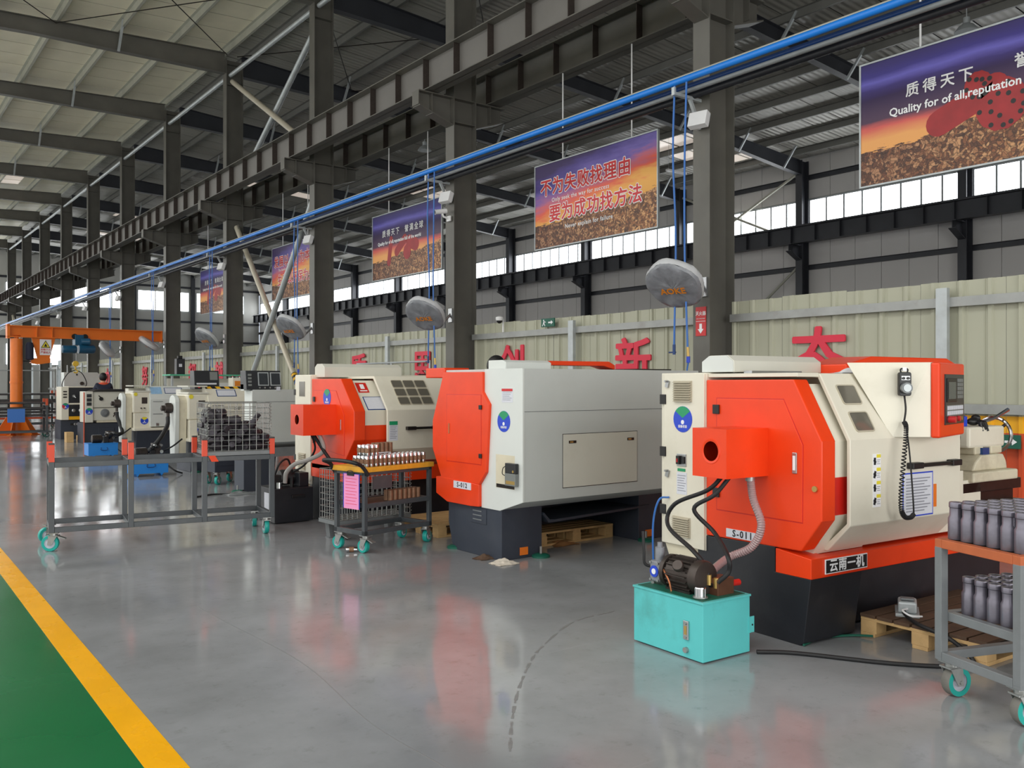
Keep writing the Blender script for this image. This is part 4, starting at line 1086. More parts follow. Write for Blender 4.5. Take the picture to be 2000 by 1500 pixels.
for i in range(4):
    z0 = 1.165 - i * .083
    s_ = MB().box(.447, .525, -.111, -.108, z0 - .082, z0).build('warning_label', 'white_print', gd)
    MB().box(.482, .523, -.1125, -.111, z0 - .024, z0 - .003).build('heading', 'yellow_print', s_)
    b = MB(); b.obox((.464, -.112, z0 - .045), (.02, .001, .045), (0, .3 * (i % 2), 0)); b.obox((.464, -.112, z0 - .045), (.03, .001, .012), (0, .5, 0)); b.build('pictogram', 'ink', s_)
    for k in range(3): MB().box(.486, .518 - .006 * (k % 2), -.112, -.111, z0 - .04 - k * .012, z0 - .036 - k * .012).build('print_line', 'ink_grey', s_)
sheet_of_text(gd, 'instruction_sheet', (.925, -.108, .885), .335, .285, 12, 'y', 'blue_print')
MB().box(1.10, 1.13, -.112, -.108, .79, .94).build('orange_label', 'orange', gd)
b = MB(); b.box(1.42, 1.75, .06, .85, .56, .98); b.build('housing', 'cream', m1, .005)
b = MB(); b.box(1.75, 2.05, .10, .85, .545, .90); b.build('housing', 'cream', m1, .005)
# control pendant
PA, PB, PC, PD = (.858, -.238), (1.44, -.06), (1.40, .14), (.62, .14)
b = MB(); zt, zb = 1.738, 1.262
P0_, P1_ = (.50, .14), (.66, -.10)
v = [(PA[0], PA[1], zt), (PB[0], PB[1], zt), (PC[0], .14, zt), (P0_[0], .12, zt), (PA[0], PA[1], zb), (PB[0], PB[1], zb), (1.43, -.05, zb), (P1_[0], P1_[1], zb), (PC[0], .14, zb + .2)]
b.add(v, [(0, 1, 2, 3), (0, 3, 7, 4), (0, 4, 5, 1), (4, 7, 6, 5), (1, 5, 6, 8, 2), (3, 2, 8, 6, 7)])
pen = b.build('control_pendant', 'cream', m1, .004)
u = Vector((PB[0] - PA[0], PB[1] - PA[1], 0)); wid = u.length; u.normalize(); nn = Vector((u.y, -u.x, 0))
def pbox(a0, a1, z0, z1, d0, d1):
    m = MB(); A = Vector((PA[0], PA[1], 0)); v = []
    for d_ in (d0, d1):
        for (a, z) in ((a0, z0), (a1, z0), (a1, z1), (a0, z1)):
            q = A + u * a + nn * d_; v.append((q.x, q.y, z))
    m.add(v, [(0, 1, 2, 3), (7, 6, 5, 4), (0, 4, 5, 1), (1, 5, 6, 2), (2, 6, 7, 3), (3, 7, 4, 0)])
    return m
pbox(-.005, wid + .005, zb - .004, zt - .002, 0.0, .055).build('bezel', 'red', pen, .012)
fc = pbox(.10, wid - .03, zb + .075, zt - .075, .05, .062).build('face_plate', 'panel_black', pen, .003)
sc_ = pbox(.13, .37, zt - .255, zt - .10, .062, .068).build('screen_frame', 'black', fc, .003); pbox(.15, .33, zt - .235, zt - .125, .068, .070).build('screen', 'screen', sc_)
for i in range(5):
    for j in range(3): pbox(.39 + j * .05, .433 + j * .05, zt - .125 - i * .027, zt - .103 - i * .027, .062, .066).build('key', 'key_grey', fc)
pbox(.13, .54, zt - .345, zt - .275, .062, .064).build('keypad', 'key_grey', fc)
for i in range(8):
    for j in range(2): pbox(.14 + i * .05, .18 + i * .05, zt - .305 - j * .033, zt - .28 - j * .033, .064, .067).build('key', 'paper', fc)
A_ = Vector((PA[0], PA[1], 0))
def pknob(a, z, r, d, m, nm):
    p = A_ + u * a + nn * .06; q = A_ + u * a + nn * (.06 + d); MB().cyl((p.x, p.y, z), (q.x, q.y, z), r, 14).build(nm, m, fc)
pknob(.18, zb + .11, .022, .045, 'red_print', 'emergency_stop'); pknob(.28, zb + .11, .02, .025, 'black', 'dial'); pknob(.40, zb + .11, .018, .02, 'red_print', 'button'); pknob(.47, zb + .11, .014, .015, 'brass', 'button')
# handwheel pulse box hanging on the pendant side, with coiled cable
hs = thing('hand_controller', 'black hand-held pulse wheel with coiled cable hanging on the pendant side', 'controller', (0, 0, 0))
sd = (Vector((P1_[0], P1_[1], 0)) - Vector((PA[0], PA[1], 0))).normalized(); sn = Vector((-abs(sd.y), -abs(sd.x), 0)).normalized()
wm = Matrix.Translation(m1.location) @ Matrix.Rotation(R_(-4.05), 4, 'Z')
ctr = Vector((PA[0], PA[1], 1.60)) + sd * .175 + sn * .02
fr = Matrix(((-sd.x, 0, sn.x), (-sd.y, 0, sn.y), (0, 1, 0))).to_4x4()    # local x right, y up, z out of the face
hs.matrix_world = wm @ Matrix.Translation(ctr) @ fr
MB().prism(rounded(.075, .15, .014), 'z', -.012, .022).build('body', 'black', hs, .003)
MB().box(-.026, .026, .025, .05, .022, .026).build('window', 'steel', hs)
for x in (-.014, .014): MB().cyl((x, .036, .024), (x, .036, .034), .009, 10).build('selector', 'black', hs)
MB().cyl((0, -.025, .022), (0, -.025, .05), .034, 24).build('pulse_wheel', 'cart_light', hs); MB().cyl((0, -.025, .05), (0, -.025, .054), .024, 20).build('dial_plate', 'galv', hs)
b = MB(); b.tube(curve([(-.02, .07, 0), (-.02, .095, 0), (.02, .095, 0), (.02, .07, 0)], 5), .005, 6); b.build('hanger', 'black', hs); MB().box(-.012, .012, .082, .105, -.014, .012).build('hook', 'white_print', hs)
pts = [(0, -.075, .005), (.005, -.16, .012), (-.005, -.24, .012)]
MB().tube(curve(pts), .006, 6).build('cable', 'rubber', hs)
cp_ = curve([(-.005, -.24, .015), (0, -.27, .03), (-.012, -.36, .05), (-.035, -.50, .075), (-.05, -.66, .08), (-.045, -.78, .07), (-.02, -.83, .06), (.02, -.835, .05), (.042, -.815, .045)], 40)
tot = len(cp_); hel = []
for i in range(tot):
    t_ = cp_[min(i + 1, tot - 1)] - cp_[max(i - 1, 0)]; t_.normalize(); s1 = t_.cross(Vector((0, 0, 1))).normalized(); s2 = s1.cross(t_)
    a = i * 1.05; hel.append(cp_[i] + (s1 * math.cos(a) + s2 * math.sin(a)) * .013)
MB().tube(hel, .0042, 5).build('coiled_cable', 'rubber', hs)
MB().tube(curve([(.042, -.815, .045), (.03, -.7, .06), (.015, -.45, .05), (.002, -.27, .03)]), .005, 6).build('cable', 'rubber', hs)
# tops
b = MB(); b.prism([(.66, 1.68), (.66, 1.755), (.72, 1.795), (.88, 1.795), (.95, 1.755), (.95, 1.68)], 'x', .05, .95); tb = b.build('motor_cover', 'grey_warm', m1, .004)
MB().prism([(.665, 1.682), (.665, 1.753), (.722, 1.792), (.878, 1.792), (.945, 1.753), (.945, 1.682)], 'x', .04, .05).build('cover_end', 'white_paint', tb)
b = MB(); b.prism([(.95, 1.67), (.95, 1.74), (1.25, 1.80), (2.2, 1.80), (2.32, 1.76), (2.32, 1.70), (1.4, 1.67)], 'y', .45, .80); b.build('top_cover', 'red', m1, .008)
b = MB(); b.cyl((.12, .72, 1.678), (.12, .72, 1.72), .012, 8); b.box(.1, .6, .55, .62, 1.672, 1.688); b.build('hose_fitting', 'steel', m1)
# bed, chip rail and tailstock
b = MB(); b.box(1.2, 2.62, .10, .50, .80, .88); b.box(1.2, 2.62, .16, .44, .70, .80); b.build('bed', 'dark_metal', m1, .006)
b = MB(); b.prism([(.02, .60), (.0, .66), (.06, .70), (.34, .70), (.34, .60)], 'x', 1.85, 2.75); b.build('chip_rail', 'iron', m1, .004)
b = MB(); b.box(1.9, 2.5, .2, .8, .541, .72); b.build('bed_column', 'cream', m1, .004)
ts = MB(); ts.box(1.88, 2.50, .06, .52, .88, .955); ts.prism([(1.98, .955), (2.46, .955), (2.44, 1.02), (2.40, 1.07), (2.10, 1.07), (2.02, 1.02)], 'y', .12, .48); ts.box(2.08, 2.20, .16, .46, 1.07, 1.13); ts.box(2.3, 2.46, .16, .46, 1.07, 1.13)
tsb = ts.build('tailstock', 'cream_dirty', m1, .012)
MB().box(2.0, 2.5, .16, .46, 1.12, 1.28).build('tailstock_head', 'cream', tsb, .02)
b = MB(); b.lathe([(.075, 0), (.075, .08), (.055, .09), (.055, .2), (.03, .2), (.03, .1)], (2.0, .30, 1.20), (-1, 0, 0), 20); b.build('quill', 'iron', tsb)
b = MB()
ring = [(2.60, .30 + .135 * math.cos(a), 1.20 + .135 * math.sin(a)) for a in [i * math.pi / 12 for i in range(25)]]
b.tube(ring, .014, 8); b.build('handwheel', 'chrome', tsb)
b = MB()
for a in (0.3, 2.4, 4.5): b.tube([(2.57, .30, 1.20), (2.60, .30 + .13 * math.cos(a), 1.20 + .13 * math.sin(a))], .012, 6)
b.cyl((2.5, .30, 1.2), (2.61, .30, 1.2), .03, 12); b.build('wheel_spokes', 'iron', tsb)
b = MB(); b.tube([(2.35, .28, 1.30), (2.48, .24, 1.33), (2.62, .20, 1.40)], [.016, .012, .016], 8); b.build('clamp_lever', 'chrome', tsb)
MB().box(2.15, 2.24, .14, .162, 1.02, 1.12).build('oiler', 'blue_dark', tsb)
b = MB(); b.lathe([(.09, 0), (.09, .22)], (2.25, .3, .541), (0, 0, 1), 16); b.build('coolant_pump', 'iron', m1)
# things lying on it
gl = MB(); gl.sphere((0, 0, .03), .05, 10, 8, (1.4, .8, .6)); gl.sphere((.05, .01, .055), .035, 8, 6, (1, 1, .8))
for i, (dx, dy) in enumerate(((.07, -.05), (.045, -.06), (.02, -.062), (-.01, -.055))): gl.tube([(dx * .6, dy * .4, .03), (dx, dy, .02), (dx * 1.15, dy * 1.35, -.03 - .012 * (i % 2))], [.017, .015, .011], 7)
g1 = gl.build('work_glove', 'black'); tag(g1, 'black work glove lying over the tailstock of the front lathe', 'glove'); g1.matrix_world = wm @ Matrix.Translation((2.20, .24, 1.285))
t = MB().prism(rounded(.09, .06, .01), 'z', 0, .075).build('plastic_box', 'blue_print', None, .004); tag(t, 'small blue plastic box on the tailstock beside the black glove', 'box'); t.matrix_world = wm @ Matrix.Translation((2.06, .26, 1.281))
MB().box(-.03, .03, -.02, .02, .075, .082).build('lid', 'blue_dark', t)
def rag(name, loc, size, m, label, seed):
    rnd = random.Random(seed); n = 10; v = []; f = []
    for j in range(n):
        for i in range(n):
            v.append(((i / (n - 1) - .5) * size[0] * (1 + .2 * rnd.uniform(-1, 1)), (j / (n - 1) - .5) * size[1] * (1 + .2 * rnd.uniform(-1, 1)), max(.004, size[2] * rnd.random() * math.sin(math.pi * i / (n - 1)) * math.sin(math.pi * j / (n - 1)) + .004)))
    for j in range(n - 1):
        for i in range(n - 1): f.append((j * n + i, j * n + i + 1, (j + 1) * n + i + 1, (j + 1) * n + i))
    k = len(v)
    b = MB(); b.add(v + [(x, y, z - .004) for x, y, z in v], f + [tuple(q + k for q in g[::-1]) for g in f], True)
    o = b.build(name, m); o.location = loc; tag(o, label, 'cloth')
    md = o.modifiers.new('soft', 'SUBSURF'); md.levels = 1; md.render_levels = 1
    return o
r_ = rag('rag', (0, 0, 0), (.5, .14, .09), 'white_print', 'white rag lying on top of the front lathe by the red cover', 5); r_.matrix_world = wm @ Matrix.Translation((.92, .30, 1.672))

# ---------------------------------------------------------------- teal hydraulic power unit
hu = thing('hydraulic_power_unit', 'teal hydraulic tank with motor, pump and hoses in front of lathe S-011', 'hydraulic unit', (3.92, 3.36, 0), -2.5)
TW, TD, TH = .40, .575, .350
b = MB(); b.box(0, TW, 0, TD, .008, TH - .012); tk = b.build('tank', 'teal', hu, .003)
b = MB(); b.box(-.006, TW + .006, -.006, TD + .006, TH - .012, TH); b.build('lid', 'teal', hu, .002)
b = MB(); b.box(.015, TW - .02, .02, TD - .02, TH, TH + .003); b.build('lid_plate', 'green_dark', hu)
sg = MB().box(-.012, 0, .105, .145, .115, .225).build('sight_gauge', 'steel', tk, .003); MB().box(-.014, -.011, .115, .135, .145, .195).build('gauge_glass', 'brass', sg); 
for z in (.13, .21): MB().cyl((-.02, .125, z), (-.011, .125, z), .009, 8).build('gauge_bolt', 'zinc', sg)
MB().cyl((-.018, .125, .055), (0, .125, .055), .017, 12).build('drain_plug', 'zinc', tk)
b = MB(); b.box(TW, TW + .035, -.004, .002, .12, .215); b.box(TW - .012, TW, -.006, .0, .12, .215); br = b.build('side_bracket', 'teal', tk); MB().cyl((TW + .018, -.006, .165), (TW + .018, .004, .165), .006, 8).build('bolt_hole', 'black', br)
# motor with fins along y
mo = MB(); mo.lathe([(.075, 0), (.088, .01), (.088, .20), (.075, .21)], (.16, .18, TH + .10), (0, 1, 0), 24); mt = mo.build('motor', 'iron', hu)
for i in range(20):
    a = i * math.pi / 10
    MB().obox((.16 + .094 * math.cos(a), .285, TH + .10 + .094 * math.sin(a)), (.022, .17, .005), (0, -a, 0)).build('cooling_fin', 'iron', mt)
mo = MB(); mo.lathe([(.03, 0), (.095, .005), (.102, .02), (.102, .06), (.09, .06)], (.16, .12, TH + .10), (0, 1, 0), 24); mo.build('fan_cowl', 'iron', mt)
mo = MB(); mo.lathe([(.10, 0), (.10, .03), (.06, .04), (.06, .06)], (.16, .39, TH + .10), (0, 1, 0), 24); mo.build('motor_flange', 'iron', mt)
MB().box(.08, .24, .18, .38, TH, TH + .016).build('motor_foot', 'dark_metal', mt)
pu_ = MB().box(.10, .20, .455, .54, TH + .02, TH + .15).build('pump', 'cover_dark', hu, .01)
MB().cyl((.095, .497, TH + .085), (.1, .497, TH + .085), .036, 20).build('pump_plate', 'blue_print', pu_); MB().cyl((.092, .497, TH + .085), (.095, .497, TH + .085), .018, 16).build('plate_mark', 'white_print', pu_)
for (y_, z_) in ((.466, .032), (.53, .032), (.466, .138), (.53, .138)): MB().cyl((.093, y_, TH + z_), (.1, y_, TH + z_), .008, 8).build('bolt', 'zinc', pu_)
b = MB(); b.cyl((.15, .50, TH + .15), (.15, .50, TH + .23), .03, 12); b.cyl((.15, .5, TH + .23), (.15, .5, TH + .26), .016, 10); b.build('relief_valve', 'cover_dark', pu_)
MB().cyl((.12, .53, TH), (.12, .53, TH + .05), .014, 10).build('pipe_stub', 'zinc', pu_)
b = MB(); b.lathe([(.034, 0), (.034, .02), (.03, .028)], (.06, .25, TH + .16), (-.7, -.35, .5), 20); b.tube([(.065, .252, TH + .155), (.12, .20, TH + .08), (.2, .12, TH + .05)], .006, 6); pg = b.build('pressure_gauge', 'iron', hu)
fc_ = MB(); fc_.lathe([(.03, .0), (.044, .005), (.044, .012), (.036, .012)], (.07, .085, TH + .002), (0, 0, 1), 20); fcap = fc_.build('filler_flange', 'zinc', hu)
b = MB()
for i in range(24):
    a0, a1 = i * math.pi / 12, (i + 1) * math.pi / 12; rr0 = .033 if i % 2 else .029; rr1 = .033 if (i + 1) % 2 else .029
    b.add([(.07 + rr0 * math.cos(a0), .085 + rr0 * math.sin(a0), TH + .014), (.07 + rr1 * math.cos(a1), .085 + rr1 * math.sin(a1), TH + .014), (.07 + rr1 * math.cos(a1), .085 + rr1 * math.sin(a1), TH + .062), (.07 + rr0 * math.cos(a0), .085 + rr0 * math.sin(a0), TH + .062)], [(0, 1, 2, 3)])
b.lathe([(.033, .062), (.031, .069), (.001, .07)], (.07, .085, TH), (0, 0, 1), 24); b.build('filler_cap', 'chrome', fcap)
mb_ = MB().box(.19, .33, .06, .17, TH, TH + .10).build('manifold_block', 'rust_brown', hu, .003)
MB().cyl((.18, .11, TH + .06), (.19, .11, TH + .06), .014, 10).build('port', 'black', mb_); MB().cyl((.33, .11, TH + .05), (.42, .10, TH + .05), .02, 10).build('solenoid', 'red_dark', mb_)
MB().tube(curve([(.13, .45, TH + .12), (.08, .40, TH + .12), (.06, .33, TH + .06), (.06, .31, TH + .0)]), .006, 8).build('copper_line', 'copper', hu)
MB().tube(curve([(.14, .53, TH + .10), (.09, .57, TH + .12), (.09, .58, TH + .2), (.10, .60, TH + .32)]), .009, 8).build('hose', 'rubber', hu)
# hoses up to the chuck guard (local frame of the unit)
Bx = lambda x, y, z: (x, y, z)
def to_hu(p):      # from the lathe's frame
    q = wm @ Vector(p); return tuple((Matrix.Translation(hu.location) @ Matrix.Rotation(R_(-2.5), 4, 'Z')).inverted() @ q)
MB().tube(curve([to_hu((-.22, .50, 1.02)), to_hu((-.28, .58, .92)), to_hu((-.30, .86, .80)), to_hu((-.34, .88, .66)), (.20, .27, TH + .24), (.185, .16, TH + .17), (.18, .12, TH + .10)]), .014, 10).build('hose', 'rubber', hu)
MB().tube(curve([to_hu((-.22, .44, 1.02)), to_hu((-.30, .50, .90)), to_hu((-.36, .62, .80)), to_hu((-.30, .50, .66)), (.25, .04, TH + .24), (.24, .02, TH + .15), (.20, .07, TH + .08)]), .014, 10).build('hose', 'rubber', hu)
for p in ((.18, .12, TH + .09), (.20, .08, TH + .075)): MB().cyl((p[0], p[1], p[2] - .03), (p[0], p[1], p[2] + .03), .016, 10).build('hose_ferrule', 'brass', hu)
cv = curve([to_hu((-.12, .37, 1.02)), to_hu((-.12, .345, .88)), to_hu((-.12, .28, .72)), to_hu((-.14, .34, .58)), to_hu((-.22, .46, .50)), (.24, .20, TH + .09), (.2, .22, TH + .06)], 22)
hh = MB(); hh.tube(cv, [.023 + (.0035 if i % 2 else 0) for i in range(len(cv))], 12); hh.build('clear_hose', 'hose_clear', hu)
MB().cyl(to_hu((-.12, .37, .99)), to_hu((-.12, .37, 1.02)), .03, 12).build('hose_clamp', 'zinc', hu)

# ---------------------------------------------------------------- lathe S-012, back turned to the camera
m2 = thing('cnc_lathe', 'grey and orange CNC lathe with plate S-012, its plain long back side facing the camera', 'lathe', (4.75, 6.1, 0), 0)
b = MB(); b.box(.012, .48, .32, 1.08, .0, .47); p1 = b.build('pedestal', 'navy', m2, .004)
b = MB(); b.prism([(1.08, .0), (1.08, .47), (1.2, .47), (1.2, .25), (1.13, .03)], 'x', .02, .45); b.build('pedestal', 'navy', m2)
pd2 = MB().box(1.755, 2.3, .32, 1.08, .0, .50).build('pedestal', 'navy', m2, .004)
for x_ in (.22, 1.85):
    MB().box(x_, x_ + .09, .312, .322, .03, .10).build('lifting_port', 'orange', m2)
MB().box(.004, .012, .55, .80, .30, .44).build('access_plate', 'navy', p1, .002)
for z in (.33, .37, .41): MB().box(.0, .006, .62, .76, z, z + .01).build('slot', 'cart_light', p1)
for (x_, y_) in ((.42, .26), (1.80, .26), (.05, 1.12)): levelling_foot(m2, x_, y_)
MB().box(.48, 1.755, 1.06, 1.12, .0, .5).build('base_beam', 'navy', m2)
b = MB(); b.prism([(.48, .38), (.55, .30), (.62, .30), (1.9, .34), (1.9, .36), (.62, .325), (.56, .33), (.49, .40)], 'y', .30, .9); b.build('chip_tray', 'navy', m2)
# main back cover with underside slope
b = MB(); b.prism([(0, 1.736), (0, .563), (.33, .46), (1.25, .46), (1.25, 1.736)], 'x', .02, 2.3); b.build('back_cover', 'pale_grey', m2, .004)
MB().box(.022, 2.05, -.0025, .001, 1.355, 1.358).build('seam', 'navy', m2)
b = MB(); b.prism([(-.004, 1.738), (-.004, .563), (.332, .455), (.617, .455), (.617, .67), (.508, .79), (.459, 1.413), (.566, 1.529), (.566, 1.738)], 'x', 0, .02); wpn = b.build('end_panel', 'white_paint', m2, .002)
b = MB(); b.prism([(.566, 1.712), (.566, 1.529), (.459, 1.413), (.508, .79), (.617, .67), (1.259, .68), (1.42, .959), (1.42, 1.237), (1.219, 1.716)], 'x', -.03, .05); rpn = b.build('end_panel', 'red', m2, .006)
b = MB(); b.prism([(.617, .67), (.617, .462), (.75, .455), (1.15, .455), (1.35, .523), (1.35, .687), (1.259, .69)], 'x', -.034, .05); b.build('lower_panel', 'red', m2, .006)
b = MB(); b.box(-.034, -.028, .582, 1.157, .855, 1.496); d2 = b.build('end_door', 'red', m2, .003); MB().box(-.0315, -.029, .576, 1.163, .849, 1.502).build('door_gap', 'red_dark', m2)
for z in (1.385, .935): hinge(d2, -.030, .585, z, .04, .04)
MB().box(-.04, -.034, 1.10, 1.125, 1.12, 1.22).build('door_handle', 'rust_orange', d2, .003)
pl = MB().box(-.04, -.034, .736, 1.027, .605, .672).build('number_plate', 'paper', m2); text('lettering', 'S-012', .062, 'ink', pl, (-.041, .882, .638), FX, bold=.0015, ext=.0004, space=1.25)
sheet_of_text(m2, 'warning_sheet', (0, .218, 1.498), .165, .125, 5, 'x', None, 'paper', 'red_print')
sticker(m2, 0, .269, 1.264, .095)
# recess with the oil pump
rc = MB().box(-.001, .004, .109, .389, .664, .964).build('recess', 'cream_dirty', wpn); MB().box(-.003, -.001, .112, .38, .667, .70).build('recess_floor', 'dark_metal', rc)
op = thing('oil_pump', 'small black lubrication pump with clear oil reservoir in the recess of lathe S-012', 'pump', (4.735, 6.235, .70))
MB().box(-.03, .008, -.09, .06, .11, .20).build('pump_head', 'panel_black', op, .004); MB().box(-.028, .006, -.09, .065, 0.0, .11).build('reservoir', 'key_grey', op, .004); MB().box(-.029, -.026, -.08, .05, .015, .045).build('oil', 'brass', op)
MB().cyl((-.034, -.06, .13), (-.03, -.06, .13), .012, 8).build('plug', 'brass', op); MB().tube(curve([(-.02, .06, .17), (-.02, .1, .15), (-.02, .11, .10), (-.02, .07, .085)]), .004, 6).build('tube', 'rubber', op)
hp = MB().box(.465, 1.405, -.006, 0, .662, 1.143).build('hatch', 'grey_warm', m2, .002); MB().box(.46, 1.41, -.003, .001, .657, 1.148).build('hatch_gap', 'dark_metal', m2)
for x_ in (.53, 1.27):
    l_ = MB().box(x_, x_ + .09, -.010, -.006, 1.06, 1.085).build('latch', 'dark_metal', hp, .002); MB().box(x_ + .01, x_ + .05, -.013, -.010, 1.066, 1.079).build('latch_tab', 'brass', l_)
b = MB(); b.prism([(.35, 1.736), (.35, 1.80), (.40, 1.82), (.62, 1.82), (.62, 1.736)], 'x', .08, .62); b.build('motor_cover', 'white_paint', m2, .006)
b = MB(); b.prism([(.50, 1.74), (.50, 1.82), (1.42, 1.825), (1.5, 1.79), (1.5, 1.745), (1.35, 1.78), (.6, 1.78)], 'y', .40, .62); b.build('top_cover', 'red', m2, .006)
MB().box(1.5, 2.0, .1, .5, 1.736, 1.75).build('top_plate', 'dark_metal', m2)
MB().box(.0, .3, 1.25, 1.6, 1.66, 1.76).build('operator_door_top', 'red', m2, .01)
tag_rag = rag('rag', (4.72, 6.33, .0), (.22, .2, .07), 'cloth_rag', 'crumpled pale rag on the floor under the corner of lathe S-012', 9)
rag('rag', (4.72, 6.62, .0), (.2, .16, .06), 'wood_top', 'dirty brown rag on the floor behind the pale one at lathe S-012', 12)
rag('waste_paper', (5.75, 6.75, .0), (.3, .22, .06), 'card_brown', 'torn brown paper lying under lathe S-012', 14)

# ---------------------------------------------------------------- third lathe with nine windows
m3 = thing('cnc_lathe', 'orange and cream CNC lathe with nine small guard windows behind the parts trolley', 'lathe', (4.5, 8.8, 0), 0)
b = MB(); b.prism([(.2, 0), (.2, .55), (1.1, .55), (1.1, 0)], 'x', .01, 2.3); b.build('pedestal', 'black_paint', m3, .004)
b = MB(); b.box(0, 2.3, -.02, 1.1, .50, .66); b.build('base_band', 'red', m3, .004)
b = MB(); b.prism([(1.075, 1.66), (.306, 1.66), (-.015, 1.301), (-.015, .98), (.217, .72), (.217, .60), (1.075, .60)], 'x', 0, .14); b.build('end_panel', 'red', m3, .008)
b = MB(); b.prism([(1.0, 1.52), (.42, 1.52), (.22, 1.25), (.22, .80), (1.0, .86)], 'x', -.004, .001); d3 = b.build('end_door', 'red', m3, .002)
b = MB(); b.prism([(1.006, 1.526), (.417, 1.526), (.214, 1.252), (.214, .794), (1.006, .854)], 'x', -.0012, .001); b.build('door_gap', 'red_dark', m3)
for z in (1.42, .93): hinge(d3, -.004, .99, z, .05, .06)
MB().box(-.01, -.004, .29, .31, 1.08, 1.2).build('door_handle', 'steel', d3, .002)
sticker(m3, -.004, .647, 1.443, .1)
b = MB(); b.box(.0, 1.9, 1.078, 1.545, .40, 1.712); b.build('electrical_cabinet', 'cream', m3, .006)
b = MB(); b.box(-.012, 0, 1.084, 1.53, .44, 1.706); cd3 = b.build('cabinet_door', 'cream', m3, .004)
MB().box(-.018, -.012, 1.24, 1.40, 1.45, 1.63).build('meter_window', 'window_dark', cd3, .003); louvre(m3, -.012, 1.22, 1.42, .56, .76, 9)
for z in (1.5, .70): hinge(cd3, -.006, 1.535, z, .05, .07)
sheet_of_text(m3, 'rating_plate', (-.012, 1.31, 1.05), .12, .13, 5)
hx0, hx1, hy0, hy1, hz0, hz1 = -.40, -.004, .419, .763, 1.025, 1.368
b = MB(); b.holed(hy0, hy1, hz0, hz1, .59, 1.20, .055, hx0)
b.add([(hx0, hy0, hz0), (hx0, hy1, hz0), (hx0, hy1, hz1), (hx0, hy0, hz1), (hx1, hy0, hz0), (hx1, hy1, hz0), (hx1, hy1, hz1), (hx1, hy0, hz1)], [(0, 4, 7, 3), (1, 2, 6, 5), (3, 7, 6, 2), (0, 1, 5, 4)])
g3 = b.build('chuck_guard', 'red', m3); MB().box(-.33, -.05, .44, .74, 1.05, 1.34).build('actuator', 'black', g3)
b = MB(); b.prism([(1.07, 1.64), (.33, 1.64), (.01, 1.30), (.01, 1.14), (1.07, 1.14)], 'x', .14, .8); fx = b.build('fixed_panel', 'cream', m3)
b = MB(); b.prism([(1.07, 1.14), (.01, 1.14), (.01, .98), (.23, .66), (1.07, .66)], 'x', .14, .8); b.build('fixed_panel', 'red', m3)
S0, S1 = (.33, 1.64), (.01, 1.30)
def on_slope(parent, nm, cx, t, w, h, m, s0=S0, s1=S1, off=.004):
    d = Vector((0, s1[0] - s0[0], s1[1] - s0[1])).normalized(); n = Vector((1, 0, 0)).cross(d)
    if n.y > 0: n = -n
    c = Vector((cx, s0[0], s0[1])) + d * t
    q = MB(); v = []
    for o in (0, off):
        for (a, b_) in ((-1, -1), (1, -1), (1, 1), (-1, 1)): v.append(tuple(c + Vector((1, 0, 0)) * a * w / 2 + d * b_ * h / 2 + n * o))
    q.add(v, [(0, 1, 2, 3), (7, 6, 5, 4), (0, 4, 5, 1), (1, 5, 6, 2), (2, 6, 7, 3), (3, 7, 4, 0)])
    return q.build(nm, m, parent)
bd = on_slope(fx, 'maker_badge', .238, .115, .135, .15, 'red_dark'); on_slope(bd, 'badge_mark', .24, .10, .05, .07, 'white_print', off=.006); on_slope(bd, 'badge_line', .24, .165, .09, .015, 'white_print', off=.006)
p3 = on_slope(fx, 'instruction_sheet', .31, .355, .24, .20, 'blue_dark'); on_slope(p3, 'page', .31, .355, .22, .18, 'paper', off=.006)
H0, H1 = (.22, 1.69), (-.10, 1.31)
b = MB(); b.prism([(1.07, 1.69), H0, H1, (-.10, .87), (.0, .72), (.2, .68), (.2, .70), (.02, .74), (-.07, .88), (-.07, 1.30), (.24, 1.66), (1.07, 1.66)], 'x', .37, 1.62); g3b = b.build('sliding_guard', 'cream', m3, .006)
for j in range(3):
    for i in range(3): slope_window(g3b, .63 + i * .155, H0, H1, .12 + j * .125, .135, .10)
sheet_of_text(g3b, 'notice_sheet', (.445, -.10, 1.075), .11, .22, 8, 'y', None, 'paper', 'green_print')
bar_handle(g3b, .60, 1.06, -.10, 1.10, 'dark_metal')
for i in range(2):
    s_ = MB().box(1.03, 1.10, -.103, -.10, 1.28 - i * .1, 1.36 - i * .1).build('warning_label', 'white_print', g3b); MB().box(1.06, 1.098, -.1045, -.103, 1.33 - i * .1, 1.355 - i * .1).build('heading', 'yellow_print', s_)
MB().cyl((.42, .005, 1.0), (.62, .005, 1.0), .015, 10).build('bar', 'dark_metal', fx)
b = MB(); b.prism([(.85, 1.68), (.85, 1.80), (.92, 1.84), (1.06, 1.84), (1.12, 1.80), (1.12, 1.68)], 'x', .06, 1.1); tb = b.build('motor_cover', 'grey_warm', m3, .004)
b = MB(); b.box(1.2, 1.75, .6, .62, 1.71, 1.725); b.build('top_rail', 'black', m3)
MB().tube(curve([(-.2, .6, 1.03), (-.12, .5, .85), (-.06, .42, .72)]), .02, 10).build('hose', 'rubber', m3)
gl2 = MB().sphere((0, 0, 0), .05, 10, 8, (1.2, .7, .9)).build('work_glove', 'blue_tank'); gl2.location = (5.52, 8.60, 1.15); tag(gl2, 'blue work glove hung over the guard handle of the nine-window lathe', 'glove')

